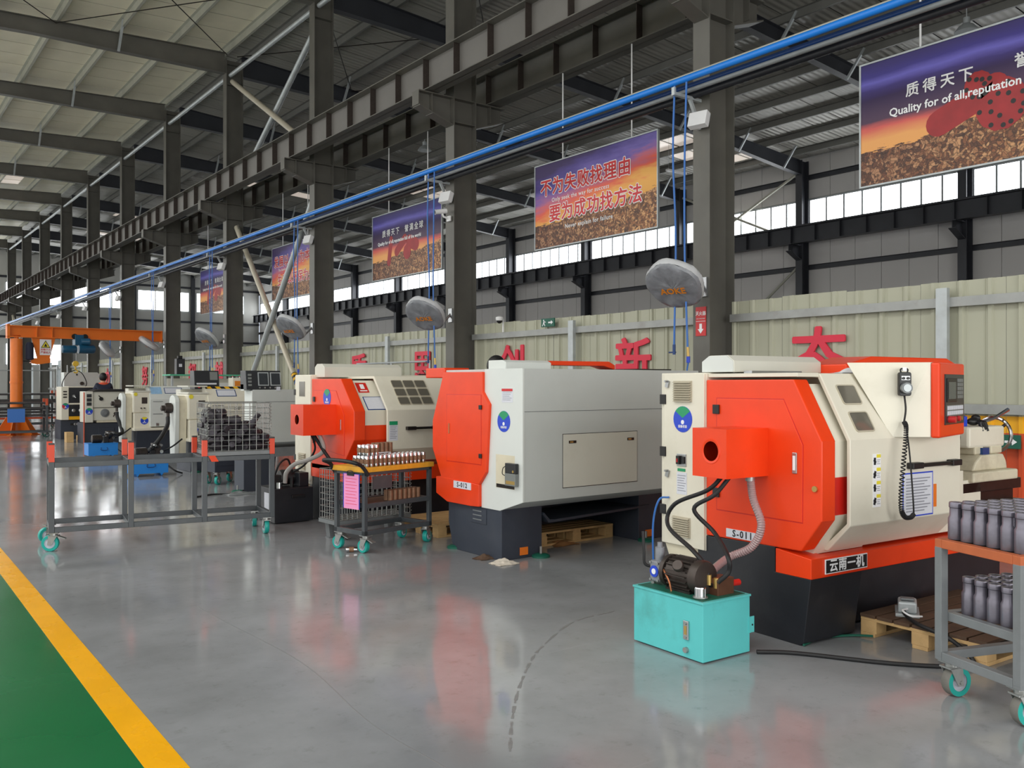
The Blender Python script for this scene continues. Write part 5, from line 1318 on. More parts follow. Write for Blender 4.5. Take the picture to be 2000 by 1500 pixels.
# black hydraulic unit of the third lathe
hb = thing('hydraulic_power_unit', 'black hydraulic tank with pumps on the floor beside the wire crate', 'hydraulic unit', (3.95, 9.66, 0), 0)
b = MB(); b.box(0, .47, 0, .50, .01, .40); tk = b.build('tank', 'black_paint', hb, .004)
MB().box(-.004, 0, .12, .30, .12, .34).build('worn_label', 'paper', tk); MB().cyl((-.02, .25, .06), (0, .25, .06), .02, 12).build('drain_plug', 'zinc', tk)
MB().box(.2, .36, -.02, 0, .29, .32).build('tank_handle', 'black', tk, .004)
b = MB(); b.lathe([(.08, 0), (.09, .02), (.09, .22), (.07, .24)], (.18, .3, .50), (1, 0, 0), 20); b.build('motor', 'black', hb)
MB().box(.02, .12, .08, .2, .40, .55).build('valve_block', 'black', hb, .006); MB().box(.34, .46, .1, .3, .40, .56).build('valve_block', 'black_paint', hb, .006)
MB().cyl((.08, .06, .40), (.08, .06, .47), .034, 14).build('filler_cap', 'chrome', hb); MB().cyl((.25, .1, .40), (.25, .1, .52), .02, 10).build('fitting', 'black', hb)
MB().tube(curve([(.14, .04, .46), (.15, .02, .58), (.22, -.06, .68), (.34, -.2, .74), (.44, -.34, .84), (.40, -.34, 1.0), (.36, -.30, 1.06)]), .026, 12).build('clear_hose', 'hose_grey', hb)
MB().tube(curve([(.06, .14, .55), (.1, .1, .68), (.22, .15, .72), (.3, .2, .56)]), .012, 8).build('hose', 'rubber', hb)
MB().tube(curve([(.3, .2, .56), (.36, .0, .66), (.40, -.2, .85), (.32, -.26, 1.05)]), .012, 8).build('hose', 'rubber', hb)
# ================================================================= TROLLEYS, CRATES AND WORKPIECES
# ---------------------------------------------------------------- grey parts trolley at the right edge
ct = thing('parts_trolley', 'grey steel trolley with orange-brown top edge carrying machined blanks at the right edge', 'trolley', (4.50, 2.318, 0), -19.3)
CW, CD = .95, .52
def sq(b, x, y, z0, z1, s=.045): b.box(x - s / 2, x + s / 2, y - s / 2, y + s / 2, z0, z1)
for (x, y) in ((.022, -.022), (CW - .022, -.022), (.022, -CD + .022), (CW - .022, -CD + .022)):
    b = MB(); sq(b, x, y, .2, .765); b.build('post', 'cart_light', ct, .003)
def ring_frame(parent, nm, z0, z1, m, w=.045, x0=0, x1=CW, y0=-CD, y1=0):
    for (a, c_, d, e) in ((x0, x1, y1 - w, y1), (x0, x1, y0, y0 + w), (x0, x0 + w, y0 + w, y1 - w), (x1 - w, x1, y0 + w, y1 - w)):
        MB().box(a, c_, d, e, z0, z1).build(nm, m, parent, .003)
ring_frame(ct, 'top_rail', .76, .805, 'rust_orange'); ring_frame(ct, 'shelf_rail', .385, .43, 'cart_light', .045, .045, CW - .045, -CD, 0); ring_frame(ct, 'bottom_rail', .185, .23, 'cart_light')
MB().box(.045, CW - .045, -CD + .045, -.045, .782, .800).build('top_sheet', 'wood_top', ct); MB().box(.09, CW - .09, -CD + .045, -.045, .400, .425).build('shelf_sheet', 'wood_top', ct)
for (x, y, r) in ((.06, -.05, 2), (.06, -CD + .05, -6), (CW - .06, -.05, 10), (CW - .06, -CD + .05, 5)): caster(ct, x, y, .185, .076, r, tread='wheel_tread', hw=.026)
bl = MB(); bl.lathe([(.02, 0), (.036, 0), (.037, .004), (.037, .108), (.030, .122), (.0295, .160), (.033, .164), (.033, .186), (.031, .190), (.019, .190), (.019, .16), (.001, .16)], n=18)
blm = bl.mesh('drill_blank', 'blank')
ctm = Matrix.Translation(ct.location) @ Matrix.Rotation(R_(-19.3), 4, 'Z')
rn = random.Random(21)
ORD2 = ['first', 'second', 'third', 'fourth', 'fifth', 'sixth', 'seventh', 'eighth', 'ninth', 'tenth', 'eleventh', 'twelfth', 'thirteenth', 'fourteenth']
def blanks(z, nx, ny, x0, y0, px, py, label, group):
    for i in range(nx):
        for j in range(ny):
            p = ctm @ Vector((x0 + i * px + rn.uniform(-.002, .002), y0 - j * py + rn.uniform(-.002, .002), z))
            o = inst('drill_blank', blm, None, tuple(p), (0, 0, rn.uniform(0, 6)))
            tag(o, label % (ORD2[i], ORD2[j]), 'blank', group)
blanks(.805, 10, 6, .085, -.055, .084, .080, 'steel blank on the trolley top, %s row from the aisle, %s from the far post', 'blanks on the top of the trolley')
blanks(.426, 9, 5, .13, -.095, .084, .080, 'steel blank on the lower shelf, %s row from the aisle, %s from the far post', 'blanks on the lower shelf of the trolley')

# ---------------------------------------------------------------- pallets
def pallet(name, label, loc, rz, L=1.15, W=.80, top='wood_top', top_n=7):
    t = thing(name, label, 'pallet', loc, rz)
    for i in range(3):
        for j in range(3):
            x = .0 + (L - .11) / 2 * i; y = (W - .11) / 2 * j
            MB().box(x, x + .11, y, y + .11, .022, .10).build('block', 'wood', t, .003)
    for j in range(3): MB().box(0, L, (W - .1) / 2 * j, (W - .1) / 2 * j + .1, 0, .022).build('bottom_board', 'wood', t, .002)
    for i in range(3): MB().box((L - .1) / 2 * i, (L - .1) / 2 * i + .1, 0, W, .10, .12).build('stringer_board', 'wood', t, .002)
    w = (W - .012 * (top_n - 1)) / top_n
    for k in range(top_n): MB().box(random.uniform(-.008, .004), L + random.uniform(-.004, .008), k * (w + .012), k * (w + .012) + w, .12, .14).build('deck_board', top, t, .002)
    return t
pallet('wooden_pallet', 'oil-darkened wooden pallet on the floor in front of lathe S-011', (5.16, 2.36, 0), -3)
pallet('wooden_pallet', 'pale wooden pallet on the floor between the nine-window lathe and lathe S-012', (4.95, 7.78, 0), 0, 1.2, .8, 'wood', 6)
pallet('wooden_pallet', 'low pale pallet pushed between the pedestals of lathe S-012', (5.45, 6.74, 0), 0, 1.0, .40, 'wood', 4)
# foot switch with cable
fs_ = thing('foot_switch', 'grey cast foot switch with cable on the oily pallet', 'foot switch', (5.42, 2.97, .14), 30)
b = MB(); b.box(-.12, .12, -.07, .07, 0, .02); b.build('base_plate', 'galv', fs_, .004); b = MB(); b.prism([(-.10, .02), (-.10, .09), (-.02, .105), (.05, .08), (.05, .02)], 'y', -.055, .055); b.build('housing', 'galv', fs_, .012)
b = MB(); b.prism([(.05, .03), (.05, .05), (.13, .03), (.13, .02)], 'y', -.05, .05); b.build('pedal', 'steel', fs_, .003); b = MB(); b.box(-.09, -.03, -.04, .04, .10, .112); b.build('cover', 'cart_light', fs_, .004)
MB().tube(curve([(-.10, 0, .05), (-.2, .03, .06), (-.24, -.02, .04), (-.18, -.08, .03)]), .006, 6).build('cable', 'white_print', fs_)
pts = [(4.33, 3.30, .014), (4.5, 3.14, .012), (4.75, 2.72, .012), (5.0, 2.45, .012), (5.14, 2.42, .02), (5.13, 2.55, .12), (5.16, 2.75, .155), (5.28, 2.90, .165), (5.34, 2.95, .175)]
tag(MB().tube(curve(pts), .013, 8).build('power_cable', 'rubber'), 'black cable lying on the floor from the teal tank to the oily pallet', 'cable')
tag(MB().tube(curve([(4.68, 3.22, .01), (4.9, 3.25, .008), (5.1, 3.16, .01), (5.16, 3.05, .02)]), .008, 6).build('coolant_hose', 'green_dark'), 'dark green hose lying on the floor beneath lathe S-011', 'hose')

# ---------------------------------------------------------------- yellow-topped trolley with turned pieces
yt = thing('parts_trolley', 'dark grey trolley with worn yellow top, black push handle and pink clipboard', 'trolley', (3.93, 7.46, 0), 11.5)
YW, YD = .87, .46
for (x, y) in ((.02, .02), (YW - .02, .02), (.02, YD - .02), (YW - .02, YD - .02)):
    b = MB(); sq(b, x, y, .17, .765, .04); b.build('post', 'cart_grey', yt, .003)
ring_frame(yt, 'bottom_rail', .17, .215, 'cart_grey', .04, 0, YW, 0, YD); ring_frame(yt, 'shelf_rail', .425, .47, 'cart_grey', .04, .04, YW - .04, 0, YD); ring_frame(yt, 'top_rail', .735, .765, 'cart_grey', .04, 0, YW, 0, YD)
MB().box(.08, YW - .08, .04, YD - .04, .45, .462).build('shelf_sheet', 'wood_top', yt); MB().box(-.015, YW + .02, -.012, YD + .012, .765, .812).build('top_board', 'wood_yellow', yt, .004)
b = MB(); b.tube(curve([(.03, -.02, .74), (-.04, -.01, .83), (-.13, .01, .87), (-.14, YD / 2, .88), (-.13, YD - .01, .87), (-.04, YD + .01, .83), (.03, YD + .02, .74)], 6), .019, 10); b.build('push_handle', 'black', yt)
MB().box(.10, .34, -.003, .002, .60, .72).build('name_plate', 'cart_grey', yt)
for (x, y, r) in ((.05, .04, 95), (.05, YD - .04, 100), (YW - .05, .04, 20), (YW - .05, YD - .04, 15)): caster(yt, x, y, .17, .062, r, brake=(x < .2))
ytm = Matrix.Translation(yt.location) @ Matrix.Rotation(R_(11.5), 4, 'Z')
cb = thing('clipboard', 'pink sheet on a blue clipboard hung on the end of the yellow-topped trolley', 'clipboard', (0, 0, 0)); cb.matrix_world = ytm @ Matrix.Translation((-.022, .17, .60))
MB().box(.0, .006, -.12, .12, -.18, .15).build('board', 'blue_print', cb); sh = MB().box(-.004, 0.0, -.115, .105, -.185, .145).build('sheet', 'pink', cb)
for i in range(9): MB().box(-.0048, -.004, -.09 + .02 * (i % 2), .08, .10 - i * .03, .104 - i * .03).build('print_line', 'char_red', sh)
b = MB(); b.box(-.012, .004, -.05, .05, .13, .155); b.tube(curve([(-.01, -.045, .15), (-.012, -.03, .175), (-.012, .03, .175), (-.01, .045, .15)], 4), .004, 6); b.build('clip', 'black', cb)
pc = MB(); pc.lathe([(.012, 0), (.021, 0), (.022, .003), (.022, .030), (.025, .032), (.025, .072), (.022, .074), (.022, .101), (.021, .104), (.012, .104)], n=14, mats=[0, 0, 0, 1, 1, 1, 0, 0, 0])
pcm = pc.mesh('turned_sleeve', ['chrome', 'brown_steel'])
pr_ = MB(); pr_.lathe([(.012, 0), (.026, 0), (.026, .10), (.012, .10)], n=12); prm = pr_.mesh('raw_sleeve', 'brown_steel')
rn = random.Random(4)
def pieces(me, name, z, spots, label, group):
    xs_ = sorted({x for x, _ in spots}); ys_ = sorted({y for _, y in spots})
    for (x, y) in spots:
        p = ytm @ Vector((x + rn.uniform(-.002, .002), y + rn.uniform(-.002, .002), z)); tag(inst(name, me, None, tuple(p), (0, 0, rn.uniform(0, 6))), label + ', %s from the handle in the %s row' % (ORD2[xs_.index(x)], ORD2[ys_.index(y)]), 'sleeve', group)
pieces(pcm, 'turned_sleeve', .8125, [(.05 + .056 * i, .03 + .056 * j) for i in range(14) for j in range(4) if not (i in (5, 6, 7) and j > 2)], 'bright-ended sleeve on the yellow trolley top', 'sleeves on the yellow trolley top')
pieces(pcm, 'turned_sleeve', .917, [(.06 + .056 * i, .03 + .056 * j) for i in range(3) for j in range(3)], 'bright-ended sleeve in the second layer', 'second layer of sleeves')
pieces(prm, 'raw_sleeve', .8125, [(.33 + .056 * i, .29 + .056 * j) for i in range(7) for j in range(2)], 'raw brown sleeve at the trolley top back', 'raw sleeves at the back of the trolley top')
pieces(prm, 'raw_sleeve', .9135, [(.40 + .056 * i, .29 + .056 * j) for i in range(4) for j in range(2)], 'raw brown sleeve in the upper layer', 'upper layer of raw sleeves')
pieces(prm, 'raw_sleeve', .463, [(.38 + .06 * i, .07 + .06 * j) for i in range(7) for j in range(2)], 'raw brown sleeve on the lower shelf', 'raw sleeves on the lower shelf')
o = inst('turned_sleeve', pcm, None, (3.84, 7.66, .025), (R_(90), 0, R_(62))); tag(o, 'single brown sleeve with a bright end lying on the floor by the trolley wheel', 'sleeve')
tag(MB().box(0, .2, 0, .06, 0, .006).build('notepad', 'paper', None), 'white notepad lying among the sleeves on the yellow trolley', 'notepad').matrix_world = ytm @ Matrix.Translation((.30, .20, .918))

# ---------------------------------------------------------------- wire crates
def wire_crate(label, loc, rz, W, D, z0, z1, n1, n2, nz, foot, foot_m='cart_light'):
    t = thing('wire_crate', label, 'crate', loc, rz)
    def wall(p, q, nm, n):
        b = MB(); P = Vector(p); Q = Vector(q)
        for i in range(n + 1):
            a = P.lerp(Q, i / n); b.tube([(a.x, a.y, z0), (a.x, a.y, z1)], .0035, 5)
        for k in range(nz + 1):
            z = z0 + (z1 - z0) * k / nz; b.tube([(P.x, P.y, z), (Q.x, Q.y, z)], .0035 if 0 < k < nz else .0055, 5)
        b.build(nm, 'zinc', t)
    wall((0, 0, 0), (W, 0, 0), 'wire_side', n1); wall((0, D, 0), (W, D, 0), 'wire_side', n1); wall((0, 0, 0), (0, D, 0), 'wire_side', n2); wall((W, 0, 0), (W, D, 0), 'wire_side', n2)
    b = MB()
    for i in range(n1 + 1): b.tube([(W * i / n1, 0, z0), (W * i / n1, D, z0)], .003, 5)
    for i in range(n2 + 1): b.tube([(0, D * i / n2, z0), (W, D * i / n2, z0)], .003, 5)
    b.build('wire_floor', 'zinc', t)
    b = MB(); b.box(-.01, W + .01, -.01, .03, z0 - .045, z0 - .006); b.box(-.01, W + .01, D - .03, D + .01, z0 - .045, z0 - .006); b.box(-.01, .03, .03, D - .03, z0 - .045, z0 - .006); b.box(W - .03, W + .01, .03, D - .03, z0 - .045, z0 - .006); b.build('base_frame', foot_m, t)
    for (x, y) in ((.04, .03), (W - .13, .03), (.04, D - .11), (W - .13, D - .11)):
        b = MB(); b.prism([(x, z0 - .045), (x + .09, z0 - .045), (x + .07, foot), (x + .02, foot)], 'y', y, y + .08); b.box(x + .005, x + .085, y - .005, y + .085, foot, foot + .008); b.build('foot', foot_m, t, .002)
    for (x) in (0, W):
        b = MB(); pts = []
        for i in range(90):
            a = i * 1.0; pts.append((x + .012 * math.cos(a), -.012 + .012 * math.sin(a) , z0 + (z1 - z0) * i / 89))
        b.tube(pts, .0025, 4); b.build('coil_hinge', 'zinc', t)
    return t
wire_crate('empty folding wire crate standing behind the yellow-topped trolley', (4.02, 8.22, 0), 3, .88, .36, .21, .72, 15, 7, 8, 0)

# ---------------------------------------------------------------- long rack trolley
rk = thing('rack_trolley', 'long empty dark grey rack trolley with orange post tops and teal casters', 'trolley', (1.616, 9.383, 0), -8)
RL, RD = 2.09, .60
xs = [0, .70, 1.40, RL]
for j, y in enumerate((0, RD)):
    for x in xs:
        b = MB(); b.box(x - .025, x + .025, y - .025, y + .025, .18, .855); p = b.build('post', 'cart_grey', rk, .003)
        MB().box(x - .0255, x + .0255, y - .0255, y + .0255, .855, 1.02).build('painted_top', 'post_red', p, .002); MB().box(x - .026, x + .026, y - .026, y + .026, 1.02, 1.036).build('end_cap', 'cap_dark', p, .002)
    for i in range(3):
        MB().box(xs[i] + .025, xs[i + 1] - .025, y - .022, y + .022, .80, .85).build('top_rail', 'cart_grey', rk, .003); MB().box(xs[i] + .025, xs[i + 1] - .025, y - .022, y + .022, .18, .23).build('bottom_rail', 'cart_grey', rk, .003)
for x in xs:
    MB().box(x - .022, x + .022, .025, RD - .025, .80, .85).build('cross_rail', 'cart_grey', rk, .003); MB().box(x - .022, x + .022, .025, RD - .025, .18, .23).build('cross_rail', 'cart_grey', rk, .003)
for (x, y, r, br_) in ((.02, .03, 160, True), (-.0, RD - .02, 200, True), (RL - .05, .03, 90, False), (RL - .05, RD - .03, 80, False)): caster(rk, x, y, .18, .078, r, brake=br_)
rkm = Matrix.Translation(rk.location) @ Matrix.Rotation(R_(-8), 4, 'Z')
wc_ = wire_crate('wire crate full of dark forgings sitting on the end of the long rack trolley', (0, 0, 0), 0, .64, .60, .90, 1.40, 9, 8, 9, .80)
wc_.matrix_world = rkm @ Matrix.Translation((1.43, .0, 0))
MB().add([(0.0, -.03, .86), (.07, -.03, .86), (.10, -.06, .80), (.03, -.06, .80), (0.0, -.027, .86), (.07, -.027, .86), (.10, -.057, .80), (.03, -.057, .80)], [(0, 1, 2, 3), (7, 6, 5, 4), (0, 4, 5, 1), (1, 5, 6, 2), (2, 6, 7, 3), (3, 7, 4, 0)]).build('tag_plate', 'post_red', wc_)
fg_ = []
for k in range(3):
    b = MB(); L0 = .15 + .02 * k
    b.lathe([(.01, 0), (.040, .004), (.044, .03), (.044, .06 + .01 * k), (.029, .085 + .01 * k), (.027, L0 - .02), (.032, L0 - .01), (.03, L0), (.008, L0 + .003)], (0, 0, -L0 / 2), n=12); fg_.append(b.mesh('forged_blank', 'forging'))
rn = random.Random(11)
for k in range(150):
    # heap highest at the back left, lowest at the front right
    lay = k // 24; i = k % 24
    x = 1.50 + .098 * (i % 6) + rn.uniform(-.02, .02); y = .08 + .145 * (i // 6) + rn.uniform(-.02, .02); z = .945 + lay * .068 + rn.uniform(-.008, .008)
    hmax = 1.30 - .26 * max(0, (x - 1.60) / .48) + .04 * (y - .3)
    if z > hmax: continue
    p = rkm @ Vector((x, y, z))
    tag(inst('forged_blank', fg_[k % 3], None, tuple(p), (R_(90) + rn.uniform(-.25, .25), rn.uniform(-.3, .3), rn.uniform(0, 6.28))), 'dark forged steel blank heaped in the wire crate', 'forging', 'forged blanks in the wire crate')
p = rkm @ Vector((1.93, .12, 1.20)); tag(inst('forged_blank', fg_[2], None, tuple(p), (.35, .45, 0)), 'dark forged blank standing up from the right side of the heap in the crate', 'forging')
# ================================================================= MACHINES FARTHER DOWN THE ROW
# ---------------------------------------------------------------- grey enclosed lathe behind the rack trolley
m4 = thing('cnc_lathe', 'pale grey enclosed lathe with black twin-window control box, behind the wire crate', 'lathe', (4.9, 12.8, 0), 0)
MB().prism([(0, 1.516), (0, .72), (.25, .62), (.32, .62), (.32, 1.516)], 'x', 0, 2.1).build('back_cover', 'pale_grey', m4, .006)
MB().box(-.02, .0, -.005, .30, .72, 1.50).build('end_panel', 'white_paint', m4, .004); MB().box(.5, 2.1, .32, 1.2, .62, 1.45).build('housing', 'pale_grey', m4, .006); MB().box(.002, 2.1, -.003, .001, 1.33, 1.334).build('seam', 'navy', m4)
MB().box(-.12, .3, .06, .45, 0, .62).build('pedestal', 'navy', m4, .004); MB().box(1.5, 2.0, .2, 1.0, 0, .62).build('pedestal', 'navy', m4, .004)
MB().box(.1, 1.6, .05, 1.05, .50, .64).build('chip_tray', 'cart_light', m4)
cb4 = MB().prism([(.0, 1.516), (.04, 1.80), (.26, 1.80), (.26, 1.516)], 'x', -.10, .44).build('control_box', 'panel_black', m4, .006)
for x in (.08, .27):
    f_ = MB().prism([(-.004, 1.575), (.026, 1.775), (.034, 1.775), (.004, 1.575)], 'x', x, x + .165).build('control_window', 'galv', cb4); MB().prism([(-.007, 1.59), (.021, 1.762), (.03, 1.762), (.002, 1.59)], 'x', x + .014, x + .15).build('pane', 'screen', f_)
for i in range(4): MB().cyl((.1 + .08 * i, -.012, 1.545), (.1 + .08 * i, .01, 1.545), .012, 8).build('button', 'steel', cb4)
for i in range(4): MB().box(-.07, -.02, -.0 + .004 * i, .02 + .004 * i, 1.57 + .05 * i, 1.60 + .05 * i).build('switch', 'key_grey', cb4)
MB().box(.36, .42, -.012, .0, 1.50, 1.56).build('paper_tag', 'paper', cb4)
MB().box(-.10, .02, .12, .25, 1.50, 1.60).build('lamp_box', 'white_paint', m4, .004)
for (x, y) in ((-.2, .1), (.3, .1)): levelling_foot(m4, x, y)
tag(MB().tube(curve([(4.0, 12.6, .012), (4.3, 12.75, .012), (4.6, 12.6, .012), (4.75, 12.8, .03)]), .012, 6).build('power_cable', 'rubber'), 'black cable on the floor at the foot of the grey enclosed lathe', 'cable')
rag('rag', (4.62, 12.62, 0), (.4, .25, .08), 'cart_light', 'grey rag on the floor at the foot of the grey enclosed lathe', 31)
# small navy trolley in front of the white lathe
st = thing('tool_trolley', 'small navy tool trolley on teal casters behind the long rack trolley', 'trolley', (4.72, 13.95, 0), 10)
MB().box(0, .5, 0, .4, .20, .42).build('body', 'navy', st, .006); MB().box(.02, .48, -.006, 0, .30, .40).build('drawer', 'navy', st, .004)
for (x, y) in ((.06, .05), (.44, .05), (.06, .35), (.44, .35)): caster(st, x, y, .20, .07, 30)
tag(MB().box(0, .2, 0, .2, 0, .12).build('wooden_block', 'orange', None, .004), 'small orange-brown block on the floor beside the navy tool trolley', 'block').location = (5.4, 14.2, 0)

# ---------------------------------------------------------------- white bar-feed lathes
def bar_lathe(loc, label, kind):
    t = thing('cnc_lathe', label, 'lathe', loc, 0)
    MB().prism([(.12, 0), (.0, .5), (0, .58), (.95, .58), (.95, 0)], 'x', .30, 1.9).build('base', 'navy', t, .006)
    MB().box(.22, 2.0, -.10, 1.0, .56, .62).build('tray', 'cream', t, .01)
    # belt cover, tall with a rounded head
    pts = [(.02, .30), (.20, .30), (.235, 1.0)] + [(.115 + .12 * math.cos(a), 1.28 + .12 * math.sin(a)) for a in [R_(i * 18) for i in range(0, 11)]] + [(-.005, 1.0)]
    MB().prism([(p[0] * 1.5 + .1, p[1]) for p in pts], 'x', .02, .10).build('belt_cover', 'white_paint', t, .01)
    MB().prism([(p[0] * 1.35 + .12, p[1] - .01) for p in pts], 'x', .10, .23).build('belt_cover', 'cream_dirty', t, .006)
    # rotating chuck cylinder
    b = MB(); b.lathe([(.03, -.18), (.05, -.17), (.05, -.12), (.085, -.11), (.095, -.06), (.095, 0.0), (.07, .01), (.07, .07), (.055, .08), (.055, .25)], (0, .27, 1.165), (1, 0, 0), 18); cy = b.build('chuck_cylinder', 'iron', t)
    for i in range(3): MB().lathe([(.058, 0), (.062, .01), (.058, .02)], (.12 + .035 * i, .27, 1.165), (1, 0, 0), 16).build('ring', 'dark_metal', cy)
    MB().cyl((-.05, .27, 1.08), (-.05, .27, .99), .03, 10).build('hose_nipple', 'iron', cy)
    MB().box(.23, .60, .05, .75, .95, 1.42).build('headstock', 'cream', t, .03); MB().lathe([(.13, 0), (.15, .02), (.15, .06)], (.20, .30, 1.165), (1, 0, 0), 20).build('spindle_flange', 'cream_dirty', t)
    MB().prism([(.23, 1.42), (.62, 1.42), (.60, 1.45), (.25, 1.45)], 'y', .05, .7).build('headstock_cap', 'grey_warm', t)
    MB().lathe([(.04, 0), (.04, .004)], (.29, .046, 1.37), (0, -1, 0), 14).build('round_label', 'yellow_print', t)
    MB().box(.42, .54, .044, .05, 1.16, 1.30).build('gauge_plate', 'iron', t, .002)
    for x in (.40, .47): MB().cyl((x, -.02, 1.06), (x, .05, 1.06), .014, 8).build('knob', 'iron', t)
    MB().box(.25, .62, .02, .8, .60, .95).build('gearbox', 'cream', t, .012)
    sticker(t, .47, .02, .78, .085, 'yellow_print', 'y')
    # slanted guard
    b = MB(); b.prism([(.35, 1.55), (.18, 1.55), (.02, 1.36), (-.04, 1.25), (-.04, .64), (.30, .64)], 'x', .58, 1.55 if kind else 1.32); g = b.build('guard', 'white_paint' if kind else 'cream', t, .008)
    MB().box(-.10 + .35, .6, .10, .75, 1.545, 1.57).build('guard_roof', 'grey_warm', t, .004)
    d = Vector((0, -.16, -.19)).normalized()
    def pl_(nm, x0, x1, t0, t1, m, off=.004):
        q = MB(); nrm = Vector((0, -.19, .16)).normalized(); v = []
        for o in (0, off):
            for (a, s_) in ((x0, t0), (x1, t0), (x1, t1), (x0, t1)): v.append(tuple(Vector((a, .18, 1.55)) + d * s_ + nrm * o))
        q.add(v, [(0, 1, 2, 3), (7, 6, 5, 4), (0, 4, 5, 1), (1, 5, 6, 2), (2, 6, 7, 3), (3, 7, 4, 0)]); return q.build(nm, m, g)
    if kind == 0:
        pl_('hazard_strip', .58, 1.32, 0, .05, 'hazard_small'); s1 = pl_('instruction_sheet', .76, 1.12, .075, .235, 'blue_dark'); q = s1
    else:
        pl_('blue_sheet', .62, .86, .03, .23, 'paper_blue'); pl_('paper_sheet', .92, 1.32, .05, .22, 'blue_dark')
    pl_('page', (.775 if kind == 0 else .935), (1.105 if kind == 0 else 1.305), (.088 if kind == 0 else .063), (.222 if kind == 0 else .207), 'paper', .006)
    if kind: text('lettering', 'S-00', .085, 'ink', g, (1.12, -.042, 1.12), FY, bold=.001, shear=.25)
    else: text('lettering', 'S-0', .085, 'ink', g, (1.1, -.042, 1.15), FY, bold=.001, shear=.25)
    for z in (1.20, .92): MB().box(.64, .85, -.048, -.04, z, z + .012).build('guard_groove', 'cart_light', g)
    MB().box(.70, .76, -.055, -.04, .66, .72).build('guard_latch', 'steel', g, .003)
    MB().box(1.34, 2.0, .15, .7, .85, .98).build('bed', 'dark_metal', t, .006); MB().box(1.45, 1.75, .1, .65, .98, 1.25).build('carriage', 'cream_dirty', t, .02)
    MB().box(1.34, 2.0, .72, .95, .62, 1.5).build('splash_back', 'black', t)
    MB().box(.3, 1.9, .72, 1.0, .58, 1.50).build('rear_housing', 'grey_warm', t, .01)
    for (x, y) in ((.36, .0), (1.2, -.02)): levelling_foot(t, x, y)
    return t
m5 = bar_lathe((4.78, 16.2, 0), 'cream bar lathe with hazard-striped guard top behind the wire crate of forgings', 0)
m6 = bar_lathe((4.98, 20.75, 0), 'pale grey bar lathe with two sheets on its guard, beyond the hazard-striped one', 1)
# control boxes standing above the bar lathes
c5 = thing('control_console', 'black control console with small screen above the hazard-striped bar lathe', 'console', (5.45, 17.25, 1.50), 0)
MB().prism([(0, 0), (.05, .36), (.3, .36), (.3, 0)], 'x', 0, .48).build('housing', 'panel_black', c5, .008); s_ = MB().prism([(.004 + .02, .17), (.04, .335), (.05, .335), (.03, .17)], 'x', .30, .45).build('screen', 'key_grey', c5); MB().box(.04, .42, -.006, .04, .09, .12).build('key_strip', 'paper', c5)
for x in (.08, .24, .36): MB().cyl((x, -.02, .04), (x, .02, .04), .02, 10).build('knob', 'red_print' if x == .08 else 'black', c5)
MB().box(.16, .32, .1, .25, -1.0, 0).build('stand', 'panel_black', c5)
c6 = thing('meter_box', 'cream meter box with amber display standing by the brace foot', 'box', (6.1, 17.0, 1.5), 0)
MB().box(0, .32, 0, .25, 0, .22).build('housing', 'cream', c6, .008); MB().box(.04, .28, -.005, .001, .06, .16).build('display', 'orange_text', c6); MB().box(.1, .2, .05, .15, -.1, 0.0).build('foot', 'cream', c6)
MB().box(0.08, .24, .05, .2, -1.5, -.1).build('post', 'cream', c6)

# blue hydraulic tanks of the bar lathes
def blue_unit(loc, label, tgt, W=.62, D=.42, H=.30):
    t = thing('hydraulic_power_unit', label, 'hydraulic unit', loc, 0)
    k = MB().prism([(0, .05), (0, H), (W, H), (W, .05), (W - .08, .05), (W - .11, .0), (W - .14, .05), (.14, .05), (.11, .0), (.08, .05)], 'y', 0, D).build('tank', 'blue_tank', t, .004)
    MB().box(-.006, W + .006, -.006, D + .006, H, H + .012).build('lid', 'blue_tank', t, .002)
    b = MB(); b.tube(curve([(W * .42, 0, H * .72), (W * .42, -.03, H * .7), (W * .42, -.03, H * .55), (W * .62, -.03, H * .55), (W * .62, -.03, H * .7), (W * .62, 0, H * .72)], 3), .007, 6); b.build('tank_handle', 'blue_dark', k)
    b = MB(); b.lathe([(.05, 0), (.085, .01), (.085, .2), (.06, .22)], (.10, .2, H + .1), (1, 0, 0), 18); mo_ = b.build('motor', 'iron', t)
    for i in range(10): MB().lathe([(.086, 0), (.094, .003), (.086, .006)], (.12 + .018 * i, .2, H + .1), (1, 0, 0), 16).build('cooling_fin', 'dark_metal', mo_)
    MB().box(.34, .44, .12, .28, H + .012, H + .15).build('pump', 'black', t, .01); MB().box(.40, .54, .16, .3, H + .012, H + .26).build('valve_block', 'iron', t, .006)
    for i in range(4): MB().cyl((.36 + .05 * i, .10, H + .2 + .03 * (i % 2)), (.36 + .05 * i, .02, H + .2 + .03 * (i % 2)), .022, 10).build('solenoid', 'steel' if i % 2 else 'black', t)
    MB().lathe([(.03, 0), (.03, .02)], (.5, .0, H + .12), (0, -1, .2), 14).build('pressure_gauge', 'chrome', t)
    MB().tube(curve(tgt), .038, 10).build('hose', 'rubber', t)
    MB().tube(curve([(.56, .2, H + .1), (.72, .1, H + .2), (.9, .15, H + .32)]), .014, 8).build('hose', 'rubber', t); MB().tube(curve([(W - .03, .05, .2), (W + .1, -.05, .08), (W + .25, .05, .02)]), .014, 8).build('hose', 'rubber', t)
    return t
blue_unit((3.98, 16.0, 0), 'blue hydraulic tank with thick black hose beside the hazard-striped bar lathe', [(.30, .2, .42), (.36, .15, .46), (.55, .2, .66), (.70, .35, .86), (.74, .45, 1.0)])
blue_unit((4.28, 20.7, 0), 'blue hydraulic tank with pump beside the pale grey bar lathe, farther back', [(.45, .2, .40), (.5, .1, .52), (.62, .05, .50), (.72, .15, .55), (.66, .3, .85), (.65, .32, .98)], .60, .42, .30)

